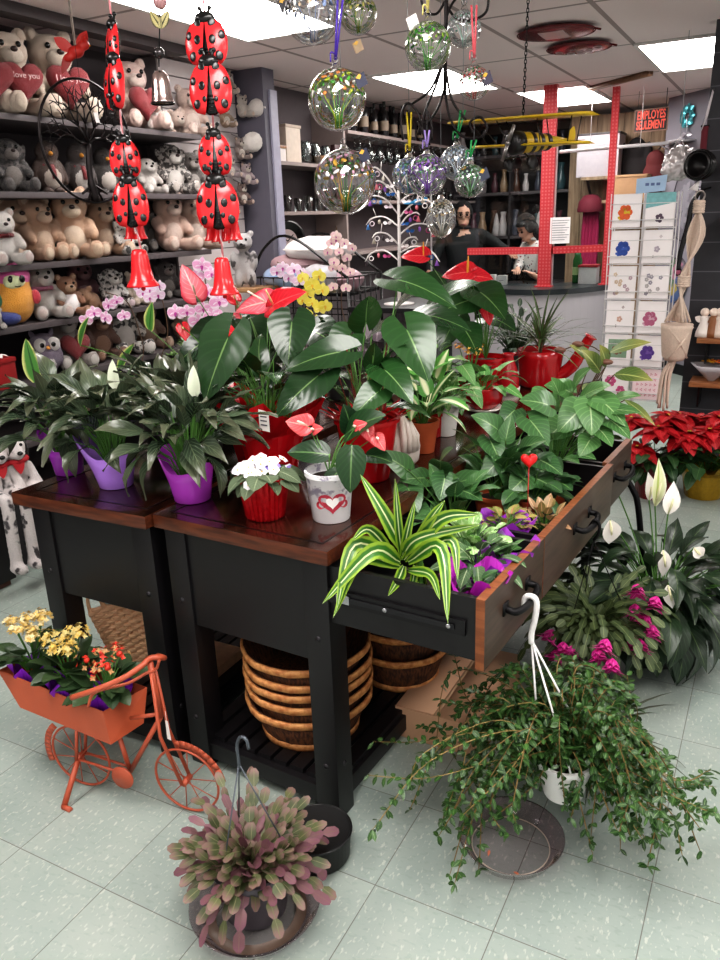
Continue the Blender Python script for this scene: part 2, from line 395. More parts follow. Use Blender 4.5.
for y0, y1 in ((.02, .414), (.418, 1.112), (1.116, 1.44)):
    b = MB(); x0, x1 = .36, (.952 if y0 < 1.1 else .936)
    b.box((x0, y0+.012, .612), (x1, y0+.026, .768)); b.box((x0, y1-.026, .612), (x1, y1-.012, .768)); b.box((x0, y0+.026, .612), (x0+.014, y1-.026, .768)); b.box((x0+.014, y0+.026, .612), (x1, y1-.026, .622))
    dr = b.build('drawer', BLK, tB, True, smooth=False)
    b = MB(); b.box((x1, y0, .598), (x1+.022, y1, .775)); o = b.build('drawer_front', [DEDGE, DW], dr, True, bevel=.0015)
    for p in o.data.polygons:
        if p.normal.x > .9: p.material_index = 1
    yc = (y0+y1)/2; b = MB()
    b.tube(spline([(x1+.02, yc-.075, .70), (x1+.05, yc-.07, .695), (x1+.058, yc, .69), (x1+.05, yc+.07, .695), (x1+.02, yc+.075, .70)], 5), .009, 8)
    b.box((x1+.018, yc-.09, .685), (x1+.026, yc-.06, .715)); b.box((x1+.018, yc+.06, .685), (x1+.026, yc+.09, .715)); b.build('handle', IRON, dr, True)
    b = MB(); b.box((.56, y0+.004, .672), (.925, y0+.012, .71)); b.m = 1; b.box((.6, y0, .684), (.90, y0+.004, .698)); b.m = 2
    for xx in (.6, .72, .885): b.lathe([(0, .002), (.005, .001), (.006, 0)], (xx, y0+.0, .69), 8, -Y)
    b.box((.585, y0-.002, .68), (.622, y0+.002, .703))
    b.build('slide_rail', [M('#242325', .35, .5), M('#39383b', .3, .8), M('#b9b9bd', .25, .9)], dr, True, smooth=False)
# ------------------------------------------------------------------ plant helpers
SOIL = M('#2a1d15', .95, var=.4, scale=90, bump=.6)
def potlathe(r0, r1, h, lip=.006, th=.004):
    return [(0, 0), (r0*.96, 0), (r0, .004), (r1-lip*.2, h-.014), (r1+lip*.5, h-.012), (r1+lip*.6, h), (r1-th, h), (r1-th-.002, h-.02), (0, h-.022)]
def pot(t, c, r0, r1, h, mat, lip=.006, soil=True, name='pot', wob=None, n=30):
    b = MB(); b.lathe(potlathe(r0, r1, h, lip), c, n, wob=wob); o = b.build(name, mat, t)
    try: o.data.set_sharp_from_angle(angle=.9)
    except Exception: pass
    if soil:
        b = MB(); b.lathe([(r1*.93, -.001), (r1*.6, .004), (0, .007)], V(c)+Z*(h-.021), 18); b.build('soil', SOIL, t)
    return o
def az_el(a, e): return V((math.cos(a)*math.cos(e), math.sin(a)*math.cos(e), math.sin(e)))
def fol(b, c, n, sl, L, W, shape='lance', el=(.5, 1.3), bend=(.4, 1.2), sr=.0018, spread=.02, fold=.2, wave=0, az=(0, 2*PI), nv=6, nu=4, droop=.5, asp=None, lobe=.2, sm=1):
    """n leaves on stems out of one spot: stem length sl, leaf L x W"""
    c = V(c)
    for i in range(n):
        a = az[0]+(az[1]-az[0])*((i*.618+R_(-.06, .06)) % 1); e = R_(*el)
        d = az_el(a, e); p0 = c+V((math.cos(a), math.sin(a), 0))*R_(0, spread); s = R_(*sl)
        up0 = (d+Z*.8).normalized(); p1 = p0+up0*s*.5; p2 = p1+(d-Z*.12).normalized()*s*.5
        if s > .004:
            b.m = sm; b.tube([p0, p1, p2], [sr*1.2, sr, sr*.8], 5, False)
        b.m = 0; l = R_(*L); w_ = l*R_(*asp) if asp else R_(*W)
        ld = (p2-p1).normalized(); ld = (ld-Z*R_(.1, droop)).normalized()
        b.leaf(p2, ld, Z+V((R_(-.25, .25), R_(-.25, .25), 0)), l, w_, shape, R_(*bend), fold, nv, nu, wave, lobe, R_(-.3, .3))
def stem3(b, a, c, r, h=.0, n=6, m=1):
    b.m = m; b.tube(arc(a, c, h, n), r, 5, False)
def pleaf(b, base, tip, W, shape='heart', up=None, bend=.5, fold=.18, root=None, sr=.0022, nv=9, nu=6, wave=0, lobe=.2, h=.02):
    """a big leaf from base to tip, facing the aisle, on a stalk from root"""
    base = V(base); tip = V(tip); d = tip-base; L = d.length; up = V(up) if up is not None else (CAMH*.8+Z*.9)
    n = up-d*(up.dot(d)/d.length_squared); d2 = d.normalized()*math.cos(bend*.5)+n.normalized()*math.sin(bend*.5)
    b.m = 0; b.leaf(base, d2, up, L*1.04, W, shape, bend, fold, nv, nu, wave, lobe)
    if root is not None: stem3(b, root, base, sr, h)
STEM = M('#4f7a35', .5); STEMD = M('#33492a', .5); STEMB = M('#5a4330', .7); STEMR = M('#7a2f24', .6)
DEEP = leafM('#13291a', '#264623', '#5d7d4a', .05, vein=.22, rough=.3)
MID = leafM('#24442a', '#46693f', '#6f9a55', .05, vein=.2, rough=.32)
FRESH = leafM('#3c6838', '#638b55', '#8fbd70', .05, vein=.2, rough=.35)
LILY = leafM('#1d2b21', '#56654f', '#6a765a', .04, vein=.45, rough=.24, tip='#565a48')
LILYB = leafM('#18271b', '#2c3f2a', '#52663f', .04, vein=.35, rough=.34)
def spathe(t, p, d, up, L, W, mat, sp, name='flower', spl=.05, spd=None):
    b = MB(); b.leaf(p, d, up, L, W, 'heart', .35, .16, 9, 6, 0, .24); o = b.build(name, mat, t, solid=.0008)
    b = MB(); d = V(d).normalized(); up = V(up); n = (up-d*up.dot(d)).normalized(); q = V(p)+d*L*.06+n*.002
    sd = spd if spd is not None else (n*.8+d*.5).normalized()
    b.tube([q, q+sd*spl*.3, q+sd*spl*.7, q+sd*spl, q+sd*spl*1.03], [.0025, .0036, .0034, .0024, .0005], 8); b.build('spadix', sp, o)
    return o
# ------------------------------------------------------------------ purple jug planters with drooping peace lilies
def jug(t, c, r0, r1, h, a0, mat, rise=.55):
    b = MB(); n = 32; rows = []
    for k, (fr, inn) in enumerate(((0, 0), (.02, 0), (.35, 0), (.7, 0), (1, 0), (1, 1), (.6, 1), (.55, 2))):
        row = []
        for j in range(n):
            a = 2*PI*j/n; cs = max(0, math.cos(a-a0)); top = h*(.8+rise*cs**3+.22*max(0, -math.cos(a-a0))**4); z = top*fr
            r = (r0+(r1-r0)*min(1, z/h))*(.97 if k == 0 else 1)+(.04*cs**4)*(max(0, z/h-.25))**1.1-(.0035 if inn == 1 else 0)
            if inn == 2: r = .001
            row.append(b.vert(c+V((r*math.cos(a), r*math.sin(a), z if inn < 2 else h*.55))))
        rows.append(row)
    for p, q in zip(rows, rows[1:]):
        for j in range(n): b.face(p[j], p[(j+1) % n], q[(j+1) % n], q[j])
    b.ngon([c+V((r0*.97*math.cos(-2*PI*j/n), r0*.97*math.sin(-2*PI*j/n), 0)) for j in range(n)])
    return b.build('planter', mat, t)
for i, (px_, py_, r0, r1, h, a0, col, lab, nl) in enumerate(((60, 480, .044, .058, .105, PI*1.02, '#a83fbe', 'drooping peace lily in a deep purple jug planter at the far corner of the table', 58),
        (107, 493, .05, .075, .125, PI*1.08, '#bd8aee', 'drooping peace lily in a light lilac jug planter, second from the table corner', 60), (184, 507, .052, .07, .115, PI*.98, '#bd4acb', 'drooping peace lily in a bright purple jug planter over the table joint', 68))):
    c = gz(px_, py_-4, .8215)+V((0, .04, 0)); c.z = .8215
    t = thing('potted_peace_lily', lab, 'potted plant', c, 0, 'peace lilies in purple planters')
    jug(t, c, r0, r1, h, a0, M(col, .22, var=.04))
    b = MB(); c2 = c+Z*h*.55
    fol(b, c2, nl, (.13, .22), (.12, .18), (.042, .06), 'lance', (.85, 1.45), (.3, 1.5), .0018, .03, .3, .12, droop=.75)
    fol(b, c2, 5, (.1, .14), (.11, .16), (.04, .055), 'lance', (.5, .8), (.7, 1.6), .0018, .03, .3, .12, droop=.9, az=(PI*.8, PI*1.9))
    b.build('foliage', [LILY, STEM], t)
    for k in range(1 if i else 0):
        p = c+Z*.3+V((.03, .02, 0)); b = MB(); b.leaf(p, (.2, -.2, 1), CAMH, .09, .035, 'ovate', .2, .5); b.build('flower', M('#e8efd8', .5), t)
# ---- big leafed plants behind them
def simple_plant(name, label, c, potspec, folspecs, mats, group=None, cat='potted plant'):
    t = thing(name, label, cat, c, 0, group); r0, r1, h, pm = potspec
    pot(t, c, r0, r1, h, pm); b = MB()
    for k in folspecs: fol(b, V(c)+Z*(h-.02), **k)
    b.build('foliage', mats, t); return t
DKPOT = M('#2b2b2c', .5); TERRA = M('#b5562f', .75, var=.1, scale=30); REDG = M('#a8141c', .14, var=.05)
c = V((-1.84, 2.0, .8215))
simple_plant('potted_peace_lily', 'dark drooping peace lily in a black pot behind the deep purple jug', c, (.06, .075, .12, DKPOT), [dict(n=46, sl=(.1, .2), L=(.12, .2), W=(.045, .065), el=(.6, 1.4), bend=(.3, 1.4), wave=.11, droop=.7)], [LILY, STEM])
c = V((-1.62, 1.92, .8215))
simple_plant('potted_peace_lily', 'dark bushy peace lily in a black pot behind the lilac jug', c, (.06, .075, .12, DKPOT), [dict(n=50, sl=(.1, .2), L=(.12, .19), W=(.045, .06), el=(.7, 1.42), bend=(.3, 1.4), wave=.11, droop=.7)], [LILY, STEM])
c = V((-1.58, 2.22, .8215))
simple_plant('potted_peace_lily', 'dark leafy peace lily with browned tips standing behind the two nearer jugs', c, (.06, .075, .12, DKPOT), [dict(n=54, sl=(.1, .24), L=(.12, .2), W=(.045, .065), el=(.75, 1.42), bend=(.3, 1.4), wave=.11, droop=.7)], [LILY, STEM])
# fern
c = V((-1.82, 2.3, .8215)); t = thing('potted_fern', 'feathery light green asparagus fern behind the lilac jug', 'potted plant', c); pot(t, c, .05, .065, .11, DKPOT)
b = MB()
for i in range(34):
    a = i*2.4; e = R_(.7, 1.45); d = az_el(a, e); P = spline([c+Z*.1, c+Z*.16+d*.08, c+Z*.15+d*.2, c+Z*.13+d*.27-Z*.02], 5); b.m = 1; b.tube(P, .0012, 4, False); b.m = 0
    for k, p in enumerate(P[4:]):
        for q in range(6):
            b.leaf(p, az_el(R_(0, 6.3), R_(-.2, 1)), Z, R_(.02, .035), .004, 'lance', .3, 0, 2, 2)
b.build('foliage', [leafM('#5f8f3c', '#8fba58', vein=0), STEM], t)
# variegated upright leaves
c = V((-2.0, 2.42, .8215)) + V((.06, 0, 0)); t = thing('potted_arrowhead', 'thin plant with yellow edged upright leaves beside the toy shelves', 'potted plant', c); pot(t, c, .045, .06, .1, DKPOT)
b = MB(); rt = c+Z*.09
VAR = leafM('#3f7a34', '#5f9a48', '#2f5f2a', .1, '#d8d98a', .55, .9, vein=0)
for (x0, y0, x1, y1, w_) in ((37, 382, 26, 340, 20), (80, 345, 88, 318, 15), (118, 375, 133, 345, 18), (150, 330, 152, 303, 14)):
    pleaf(b, gy(x0, y0, 2.4), gy(x1, y1, 2.38), w_*pxm(c), 'ovate', None, .3, .2, rt)
b.build('foliage', [VAR, STEM], t)
# ------------------------------------------------------------------ orchids
def orchid_flower(t, p, face, S, pet, lip, name='blossom'):
    b = MB(); face = V(face).normalized(); x = face.cross(Z).normalized(); y = x.cross(face)
    x, y = x, -y if y.z < 0 else y; rot = R_(-.3, .3)
    for a, l, w_, sh in ((PI/2, .5, .36, 'oval'), (PI/2+2.2, .5, .34, 'oval'), (PI/2-2.2, .5, .34, 'oval'), (.12, .52, .6, 'round'), (PI-.12, .52, .6, 'round')):
        d = x*math.cos(a+rot)+y*math.sin(a+rot); b.m = 0; b.leaf(p, d+face*.25, face, S*l, S*w_, sh, .5, .08, 5, 4)
    b.m = 1; d = -y*.7+face*.8; b.leaf(p+face*S*.03, d, face, S*.26, S*.2, 'tri', .8, .5, 4, 4); b.ball(p+face*S*.06, S*.05, 8, 5)
    return b.build(name, [pet, lip], t)
def orchid(label, c, potc, sprays, pet, lip, S, ctr=None, leaves=5):
    c = V(c); t = thing('potted_orchid', label, 'potted plant', c, 0, None); pot(t, c, .045, .058, .11, potc)
    b = MB(); fol(b, c+Z*.09, leaves, (.0, .0), (.14, .2), (.05, .065), 'strap', (.3, .9), (.7, 1.3), fold=.15)
    for S_ in sprays: b.m = 1; b.tube(spline([c+Z*.09]+[V(q) for q in S_[0]], 6), .0022, 6, False)
    b.build('foliage', [DEEP, STEMB], t)
    for S_ in sprays:
        for q in S_[1]:
            f = (CAMH+V((R_(-.5, .5), R_(-.2, .2), R_(-.3, .25))))
            orchid_flower(t, V(q), f, S*R_(.88, 1.1), pet, lip)
    return t
PINKO = leafM('#e9c3e0', '#f6e9f4', None, edge='#f7eef7', e0=.5, e1=1, vein=.0); PINKC = leafM('#e6a3cf', '#efc4e0', None, edge='#f8eef6', e0=.45, e1=.95, vein=0)
YELO = leafM('#e8d84a', '#f4ec8a', vein=0); MAG = M('#b03a92', .5); WHT = M('#f3f0ee', .6); YL = M('#e0b52e', .5)
Q = lambda y, *pp: [gy(a, b_, y) for a, b_ in pp]
orchid('pale pink orchid with a dark arching stem and blossoms before the toys', (-1.9, 2.62, .8215), DKPOT, [(Q(2.5, (150, 385), (143, 345), (128, 303), (105, 292)), Q(2.45, (94, 313), (106, 318), (117, 301), (109, 305), (124, 316), (86, 320)))], PINKC, MAG, .062)
orchid('white orchid with blush blossoms behind the red ladybug bell', (-1.72, 2.75, .8215), DKPOT, [(Q(2.6, (170, 380), (168, 330), (160, 295), (145, 285)), Q(2.55, (150, 290), (160, 286), (143, 293), (158, 295), (139, 288), (150, 298)))], PINKO, MAG, .055)
orchid('tall pink and white orchid beside the striped pink anthurium', (-1.62, 2.45, .8215), DKPOT, [(Q(2.35, (205, 370), (210, 320), (207, 290), (201, 262)), Q(2.3, (202, 266), (212, 274), (196, 277), (207, 292), (219, 302), (213, 316), (203, 309), (187, 312), (176, 313), (221, 318), (198, 322)))], PINKC, MAG, .066)
orchid('small white orchid with pink lips behind the pink anthurium', (-1.68, 2.95, .8215), DKPOT, [(Q(2.85, (290, 330), (292, 290), (290, 270), (277, 262)), Q(2.8, (283, 268), (294, 270), (303, 274), (277, 272), (299, 281), (289, 278)))], PINKO, MAG, .06)
orchid('yellow orchid behind the large red anthurium', (-1.4, 2.72, .8215), DKPOT, [(Q(2.65, (300, 340), (312, 300), (305, 280), (300, 270)), Q(2.6, (303, 278), (312, 285), (319, 276), (308, 293), (322, 290))), (Q(2.65, (320, 340), (316, 315), (310, 300), (306, 290)), Q(2.6, (303, 300), (312, 303), (320, 309), (307, 314), (317, 322), (325, 306), (313, 325)))], YELO, YL, .055)
# cream and pink cymbidium in red sleeve
c = V((-1.5, 3.0, .8215)); t = orchid('clustered cream and pink miniature orchid in a red sleeve', c, REDG, [(Q(2.9, (345, 320), (342, 280), (340, 250), (336, 226)), Q(2.85, (336, 236), (344, 243), (331, 243), (339, 252), (347, 258), (334, 262), (328, 252), (352, 248), (342, 268), (350, 272), (336, 240), (333, 268), (346, 288), (333, 287)))], leafM('#eec6cf', '#f3e6d6', vein=0), MAG, .042)
# ------------------------------------------------------------------ anthuriums and the other plants on the table
RS = leafM('#c4182a', '#d8303c', '#e86a6a', .04, vein=.25, rough=.2); PS = leafM('#e85a6c', '#f2858e', '#f7c9c4', .06, edge='#e0465a', e0=.5, e1=1, vein=.4, rough=.22)
SPY = M('#e9d9a0', .5); SPW = M('#f0d8c8', .5)
WRAP = M('#c01620', .22, var=.1, scale=12)
def wrapped_pot(t, c, r0, r1, h, mat, n=44, amp=.16, name='foil_wrap', top=.05):
    """crimped foil sleeve with a flared ragged collar"""
    b = MB(); rows = []; ph = R_(0, 6)
    for k, (fr, r, a_) in enumerate(((0, r0, .02), (.05, r0*1.02, .05), (.5, (r0+r1)/2, amp*.4), (.8, r1*.97, amp*.5), (.86, r1, amp*.3), (1.0, r1*1.18, amp), (1.0+top/h, r1*1.42, amp*1.6), (1.0, r1*1.1, amp), (.82, r1*.92, 0), (.8, .001, 0))):
        rows.append([b.vert(c+V((math.cos(2*PI*j/n), math.sin(2*PI*j/n), 0))*(r*(1+a_*(.5*math.sin(j*PI)+.5*math.sin(j*2*PI*7/n+ph)+R_(-.25, .25))))+Z*(h*fr*(1 if k not in (6,) else 1+.14*math.sin(j*2*PI*5/n+ph)+R_(-.05, .05)))) for j in range(n)])
    for p, q in zip(rows, rows[1:]):
        for j in range(n): b.face(p[j], p[(j+1) % n], q[(j+1) % n], q[j])
    return b.build(name, mat, t, smooth=False)
BIG = leafM('#142a18', '#2a4826', '#6a8752', .03, vein=.1, rough=.22)
BIG2 = leafM('#1a371c', '#31562a', '#6f9058', .03, vein=.1, rough=.24)
# the large red one
Yb = 2.05; c = V((-1.36, 1.93, .8215)); t = thing('potted_anthurium', 'tall anthurium with huge dark leaves and pink red flowers in a red foil wrap', 'potted plant', c)
wrapped_pot(t, c, .085, .118, .17, WRAP, amp=.24, top=.055); b = MB(); k = pxm(c); rt = c+Z*.17
for (x0, y0, x1, y1, w_, Yx, bd) in ((228, 338, 205, 400, 50, 1.72, .35), (292, 322, 288, 366, 44, 1.95, .4), (340, 352, 285, 370, 38, 1.85, .5), (318, 376, 276, 416, 44, 1.8, .4), (250, 318, 262, 348, 40, 2.2, .5), (215, 335, 178, 362, 44, 2.0, .5), (310, 330, 345, 352, 44, 2.2, .5), (262, 330, 245, 318, 30, 2.25, .3), (232, 350, 268, 350, 40, 2.25, .5), (205, 395, 168, 405, 34, 2.1, .6), (300, 345, 322, 318, 36, 2.3, .4)):
    B0 = gy(x0, y0, Yx+.03); pleaf(b, B0, gy(x1, y1, Yx-.04), w_*pxm(B0)*1.12, 'heart', None, bd, .14, rt+V((R_(-.04, .04), R_(-.04, .04), 0)), lobe=.38)
for i in range(26):
    a = R_(0, 6.3); p0 = c+Z*.12+az_el(a, 0)*R_(0, .06); p1 = p0+az_el(a, 0)*R_(.02, .12)+Z*R_(.12, .27); stem3(b, p0, p1, .0016, .01)
fl = []
for (x, y, Yx, dx, dz, L_, mt) in ((268, 302, 2.1, -.95, -.1, 42, PS), (272, 306, 2.05, .9, .45, 44, RS), (196, 296, 2.12, -.25, .9, 34, PS), (236, 300, 2.15, -.4, .4, 20, RS), (182, 326, 2.0, .4, -.7, 18, RS), (224, 330, 2.05, .7, -.1, 20, RS), (232, 318, 2.2, .6, -.4, 22, PS)):
    p = gy(x, y, Yx); d = X*dx+Z*dz-Y*.15; stem3(b, rt, p, .0018, .015); fl.append((p, d, L_*pxm(p), mt))
fol(b, rt, 16, (.1, .22), (.09, .14), (.07, .1), 'heart', (.5, 1.4), (.3, .9), .0018, .04, .15, lobe=.34)
b.build('foliage', [BIG, STEM], t)
for p, d, L_, mt in fl: spathe(t, p, d, CAMH*.8+Z*.8, L_, L_*.8, mt, SPW if mt is PS else SPY, spl=L_*.5)
b = MB(); q = gy(264, 420, 1.75); sx = X*.017; b.quad(q-sx-Z*.03, q+sx-Z*.034, q+sx+Z*.024, q-sx+Z*.03); tg = b.build('care_tag', M('#ece5e0', .6), t)
b = MB()
for z_ in (.02, .008, -.004, -.016): b.quad(*[q-Y*.001+X*a+Z*(z_+d_) for a, d_ in ((-.012, 0), (.01, -.001), (.01, .003), (-.012, .004))])
b.build('print_lines', M('#5a5560', .6), tg)
# second: green heart leaves in the red pot
c = gz(358, 484, .8215)+V((0, .07, 0)); c.z = .8215; t = thing('potted_anthurium', 'anthurium with broad upright green leaves in a red tapered pot with torn red wrap', 'potted plant', c)
pot(t, c, .065, .095, .19, M('#b8161f', .2, var=.08), .01)
b = MB(); n = 20
for j in range(n):
    a = 2*PI*j/n; d = az_el(a, .75); b.leaf(c+Z*.178+az_el(a, 0)*.085, d, Z, .06+R_(0, .025), .04, 'tri', .3, .2, 3, 2)
b.build('wrap_collar', WRAP, t, smooth=False)
b = MB(); rt = c+Z*.14
for (x0, y0, x1, y1, w_, Yx, bd) in ((366, 322, 364, 288, 34, 2.0, .25), (398, 280, 455, 306, 38, 2.2, .5), (407, 330, 428, 380, 50, 2.0, .4), (385, 370, 412, 402, 36, 1.9, .5), (350, 335, 328, 355, 36, 2.15, .4), (425, 315, 470, 330, 30, 2.35, .4), (396, 310, 420, 290, 34, 2.35, .4), (436, 300, 478, 282, 30, 2.5, .4), (378, 392, 352, 418, 30, 1.85, .5), (372, 335, 395, 322, 30, 2.3, .3)):
    B0 = gy(x0, y0, Yx+.03); pleaf(b, B0, gy(x1, y1, Yx-.04), w_*pxm(B0)*1.12, 'heart', None, bd, .16, rt+V((R_(-.03, .03), R_(-.03, .03), 0)), lobe=.38)
for i in range(16):
    a = R_(0, 6.3); p0 = c+Z*.12+az_el(a, 0)*R_(0, .04); stem3(b, p0, p0+az_el(a, 0)*R_(.02, .08)+Z*R_(.12, .3), .0017, .01, m=2 if i % 2 else 1)
fol(b, rt, 14, (.12, .26), (.08, .12), (.06, .085), 'heart', (.6, 1.45), (.3, .9), .0018, .03, .15, lobe=.34)
b.build('foliage', [BIG2, STEM, STEMR], t)
p = gy(420, 265, 2.9)
# red anthurium at the back
c = gz(478, 394, .8215)+V((0, .1, 0)); c.z = .8215; t = thing('potted_anthurium', 'anthurium with glossy red flowers in a red pot at the back of the table', 'potted plant', c)
pot(t, c, .07, .09, .15, REDG); b = MB(); rt = c+Z*.14; fl = []
for (x0, y0, x1, y1, w_, Yx) in ((470, 300, 430, 318, 34, 3.2), (480, 292, 505, 318, 40, 3.2), (455, 320, 440, 350, 30, 3.2), (465, 330, 478, 355, 30, 3.1), (440, 285, 415, 282, 30, 3.4), (490, 318, 515, 330, 30, 3.4)):
    B0 = gy(x0, y0, Yx+.04); pleaf(b, B0, gy(x1, y1, Yx-.05), w_*pxm(B0)*1.1, 'heart', None, .5, .16, rt, lobe=.38)
for (x, y, dx, dz, L_) in ((470, 272, -.8, -.02, 30), (466, 276, .9, .05, 30), (486, 306, .3, -.8, 20), (425, 256, -.8, .1, 26)):
    p = gy(x, y, 3.25); stem3(b, rt, p, .002, .02); fl.append((p, X*dx+Z*dz-Y*.2, L_*pxm(p)))
for i in range(14):
    a = R_(0, 6.3); stem3(b, rt, rt+az_el(a, 0)*R_(.02, .1)+Z*R_(.1, .28), .0017, .01)
b.build('foliage', [BIG2, STEM], t)
for p, d, L_ in fl: spathe(t, p, d, CAMH*.8+Z*.7, L_, L_*.85, RS, M('#e8a23a', .5), spl=L_*.5, spd=V((0, 0, 1)))
# african violet in red foil
c = gz(254, 522, .8215)+V((0, .055, 0)); c.z = .8215; t = thing('potted_african_violet', 'white and violet african violet in a crinkled red foil pot', 'potted plant', c)
b = MB(); n = 56; rows = []; FOIL = M('#c3121e', .18, .55, var=.3, scale=90, bump=.5)
for fr, r in ((0, .05), (.04, .052), (.3, .056), (.6, .062), (.85, .068), (1, .071), (1.0, .066), (.8, .06), (.78, .001)):
    rows.append([b.vert(c+az_el(2*PI*j/n, 0)*(r*(1+(.045 if j % 2 else -.02)+R_(-.012, .012)))+Z*(.115*fr)) for j in range(n)])
for p, q in zip(rows, rows[1:]):
    for j in range(n): b.face(p[j], p[(j+1) % n], q[(j+1) % n], q[j])
b.build('foil_pot', FOIL, t, smooth=False)
b = MB(); fol(b, c+Z*.105, 26, (.03, .055), (.06, .08), (.045, .06), 'ovate', (.0, .5), (.3, .9), .002, .02, .1)
b.build('foliage', [leafM('#4a5a40', '#66745a', '#8f9a7c', .05, vein=.2, rough=.7), STEM], t)
VW = M('#f3eef6', .6); VV = M('#9a86d8', .6); VY = M('#e6c23a', .5)
for i in range(44):
    a = R_(0, 6.3); r = R_(0, .085); p = c+az_el(a, 0)*r+Z*(.145+R_(-.012, .018)-r*.3); b = MB(); nn = (Z+az_el(a, 0)*r*14+CAMH*.8).normalized(); x = nn.orthogonal().normalized(); y = nn.cross(x)
    for j in range(5):
        b.m = 0; b.leaf(p, x*math.cos(j*1.257)+y*math.sin(j*1.257)+nn*.35, nn, .016, .016, 'round', .4, .1, 3, 2)
    b.m = 1; b.ball(p+nn*.002, .0024, 6, 4); b.build('blossom', [VV if i % 4 == 0 else VW, VY], t)
# anthurium in the pot with printed hearts
c = gz(322, 524, .8215)+V((0, .05, 0)); c.z = .8215; t = thing('potted_anthurium', 'small coral anthurium in a white pot printed with a pink heart', 'potted plant', c)
tt = NT('printed_pot'); nz = tt.noise(45, 5); zz = tt.n('SeparateXYZ', Vector=tt.n('NewGeometry').outputs['Position']).outputs[2]
cc = tt.mix(tt.math('MULTIPLY', tt.smooth(nz, .5, .62), tt.smooth(zz, .86, .92)), hx('#eceaec'), hx('#9a93a6'))
PP = tt.out(tt.princ(cc, .3))
pt = pot(t, c, .05, .063, .135, PP, .004)
HD = CAMH
def heartpts(S, n=28):
    o = []
    for i in range(n):
        a = 2*PI*i/n; o.append((S*16*math.sin(a)**3/17, S*(13*math.cos(a)-5*math.cos(2*a)-2*math.cos(3*a)-math.cos(4*a))/17))
    return o
def decal(b, c, rfun, pts, a0, z0):
    """flat outline bent round a tapered pot"""
    cen = None; idx = []
    for x, z in pts:
        r = rfun(z0+z); a = a0+x/r; idx.append(b.vert(V((c.x+math.cos(a)*(r), c.y+math.sin(a)*(r), c.z+z0+z))))
    r = rfun(z0); ci = b.vert(V((c.x+math.cos(a0)*r, c.y+math.sin(a0)*r, c.z+z0)))
    for i in range(len(idx)): b.face(ci, idx[i], idx[(i+1) % len(idx)])
rf = lambda z: .0512+(z/.135)*.0128; a0 = math.atan2(HD.y, HD.x)+.12
PKD = M('#b33a4c', .35)
for nm, off, pts, mt in (('heart_print', .0006, [(x*1.25, z) for x, z in heartpts(.033)], PKD), ('heart_print', .0012, heartpts(.019), WHT)):
    b = MB(); decal(b, c, lambda z, o_=off: rf(z)+o_, pts, a0, .062); b.build(nm, mt, pt)
for s in (-1, 1):
    b = MB(); decal(b, c, lambda z: rf(z)+.0009, [(x*.8+s*.034, z*.9-.004) for x, z in [(.014*math.cos(q), .012*math.sin(q)) for q in [k*.4 for k in range(16)]]], a0+s*.0, .058); b.build('hand_print', M('#a8303f', .35), pt)
b = MB(); rt = c+Z*.12
for (x0, y0, x1, y1, w_, Yx) in ((345, 435, 384, 415, 30, 1.72), (352, 432, 344, 405, 22, 1.75), (330, 455, 288, 452, 26, 1.68), (352, 445, 350, 492, 28, 1.64), (365, 455, 392, 462, 20, 1.72), (340, 470, 322, 490, 16, 1.66)):
    B0 = gy(x0, y0, Yx); pleaf(b, B0, gy(x1, y1, Yx-.03), w_*pxm(B0)*1.1, 'ovate', None, .5, .2, rt)
fl = []
for (x, y, dx, dz, L_) in ((308, 426, -.9, .2, 26), (314, 430, .5, .2, 13), (356, 427, .6, .3, 15), (366, 428, .5, -.8, 17), (376, 437, .6, -.6, 17)):
    p = gy(x, y, 1.69); stem3(b, rt, p, .0014, .008); fl.append((p, X*dx+Z*dz-Y*.2, L_*pxm(p)))
b.build('foliage', [DEEP, STEM], t); CS = leafM('#cf3a44', '#e0686a', '#eea49c', .05, vein=.25, rough=.25)
for p, d, L_ in fl: spathe(t, p, d, CAMH+Z*.5, L_, L_*.95, CS, SPW, spl=L_*.5)
# cream hands vase
c = gz(391, 468, .8215)+V((0, .05, 0)); c.z = .8215; t = thing('ceramic_vase', 'cream ceramic vase shaped like two cupped hands beside the red pot', 'vase', c); CRM = M('#d9cdc4', .3, var=.06)
b = MB(); b.lathe([(0, 0), (.045, 0), (.056, .012), (.06, .05), (.054, .085), (.04, .115), (.034, .118), (.045, .085), (.05, .05), (.0, .02)], c, 28, wob=lambda a, i: .05*math.sin(a*4*PI)); b.build('body', CRM, t)
for s in (-1, 1):
    for k in range(4):
        b = MB(); a = math.atan2(CAMH.y, CAMH.x)+s*(.25+.27*k); b.tube([c+az_el(a, 0)*r+Z*z for r, z in ((.056, .045), (.058, .085), (.045, .125-.006*k), (.028, .148-.01*k), (.022, .152-.01*k))], [.008, .0085, .0075, .006, .002], 8); b.build('finger', CRM, t)
t.scale = (1.18,)*3
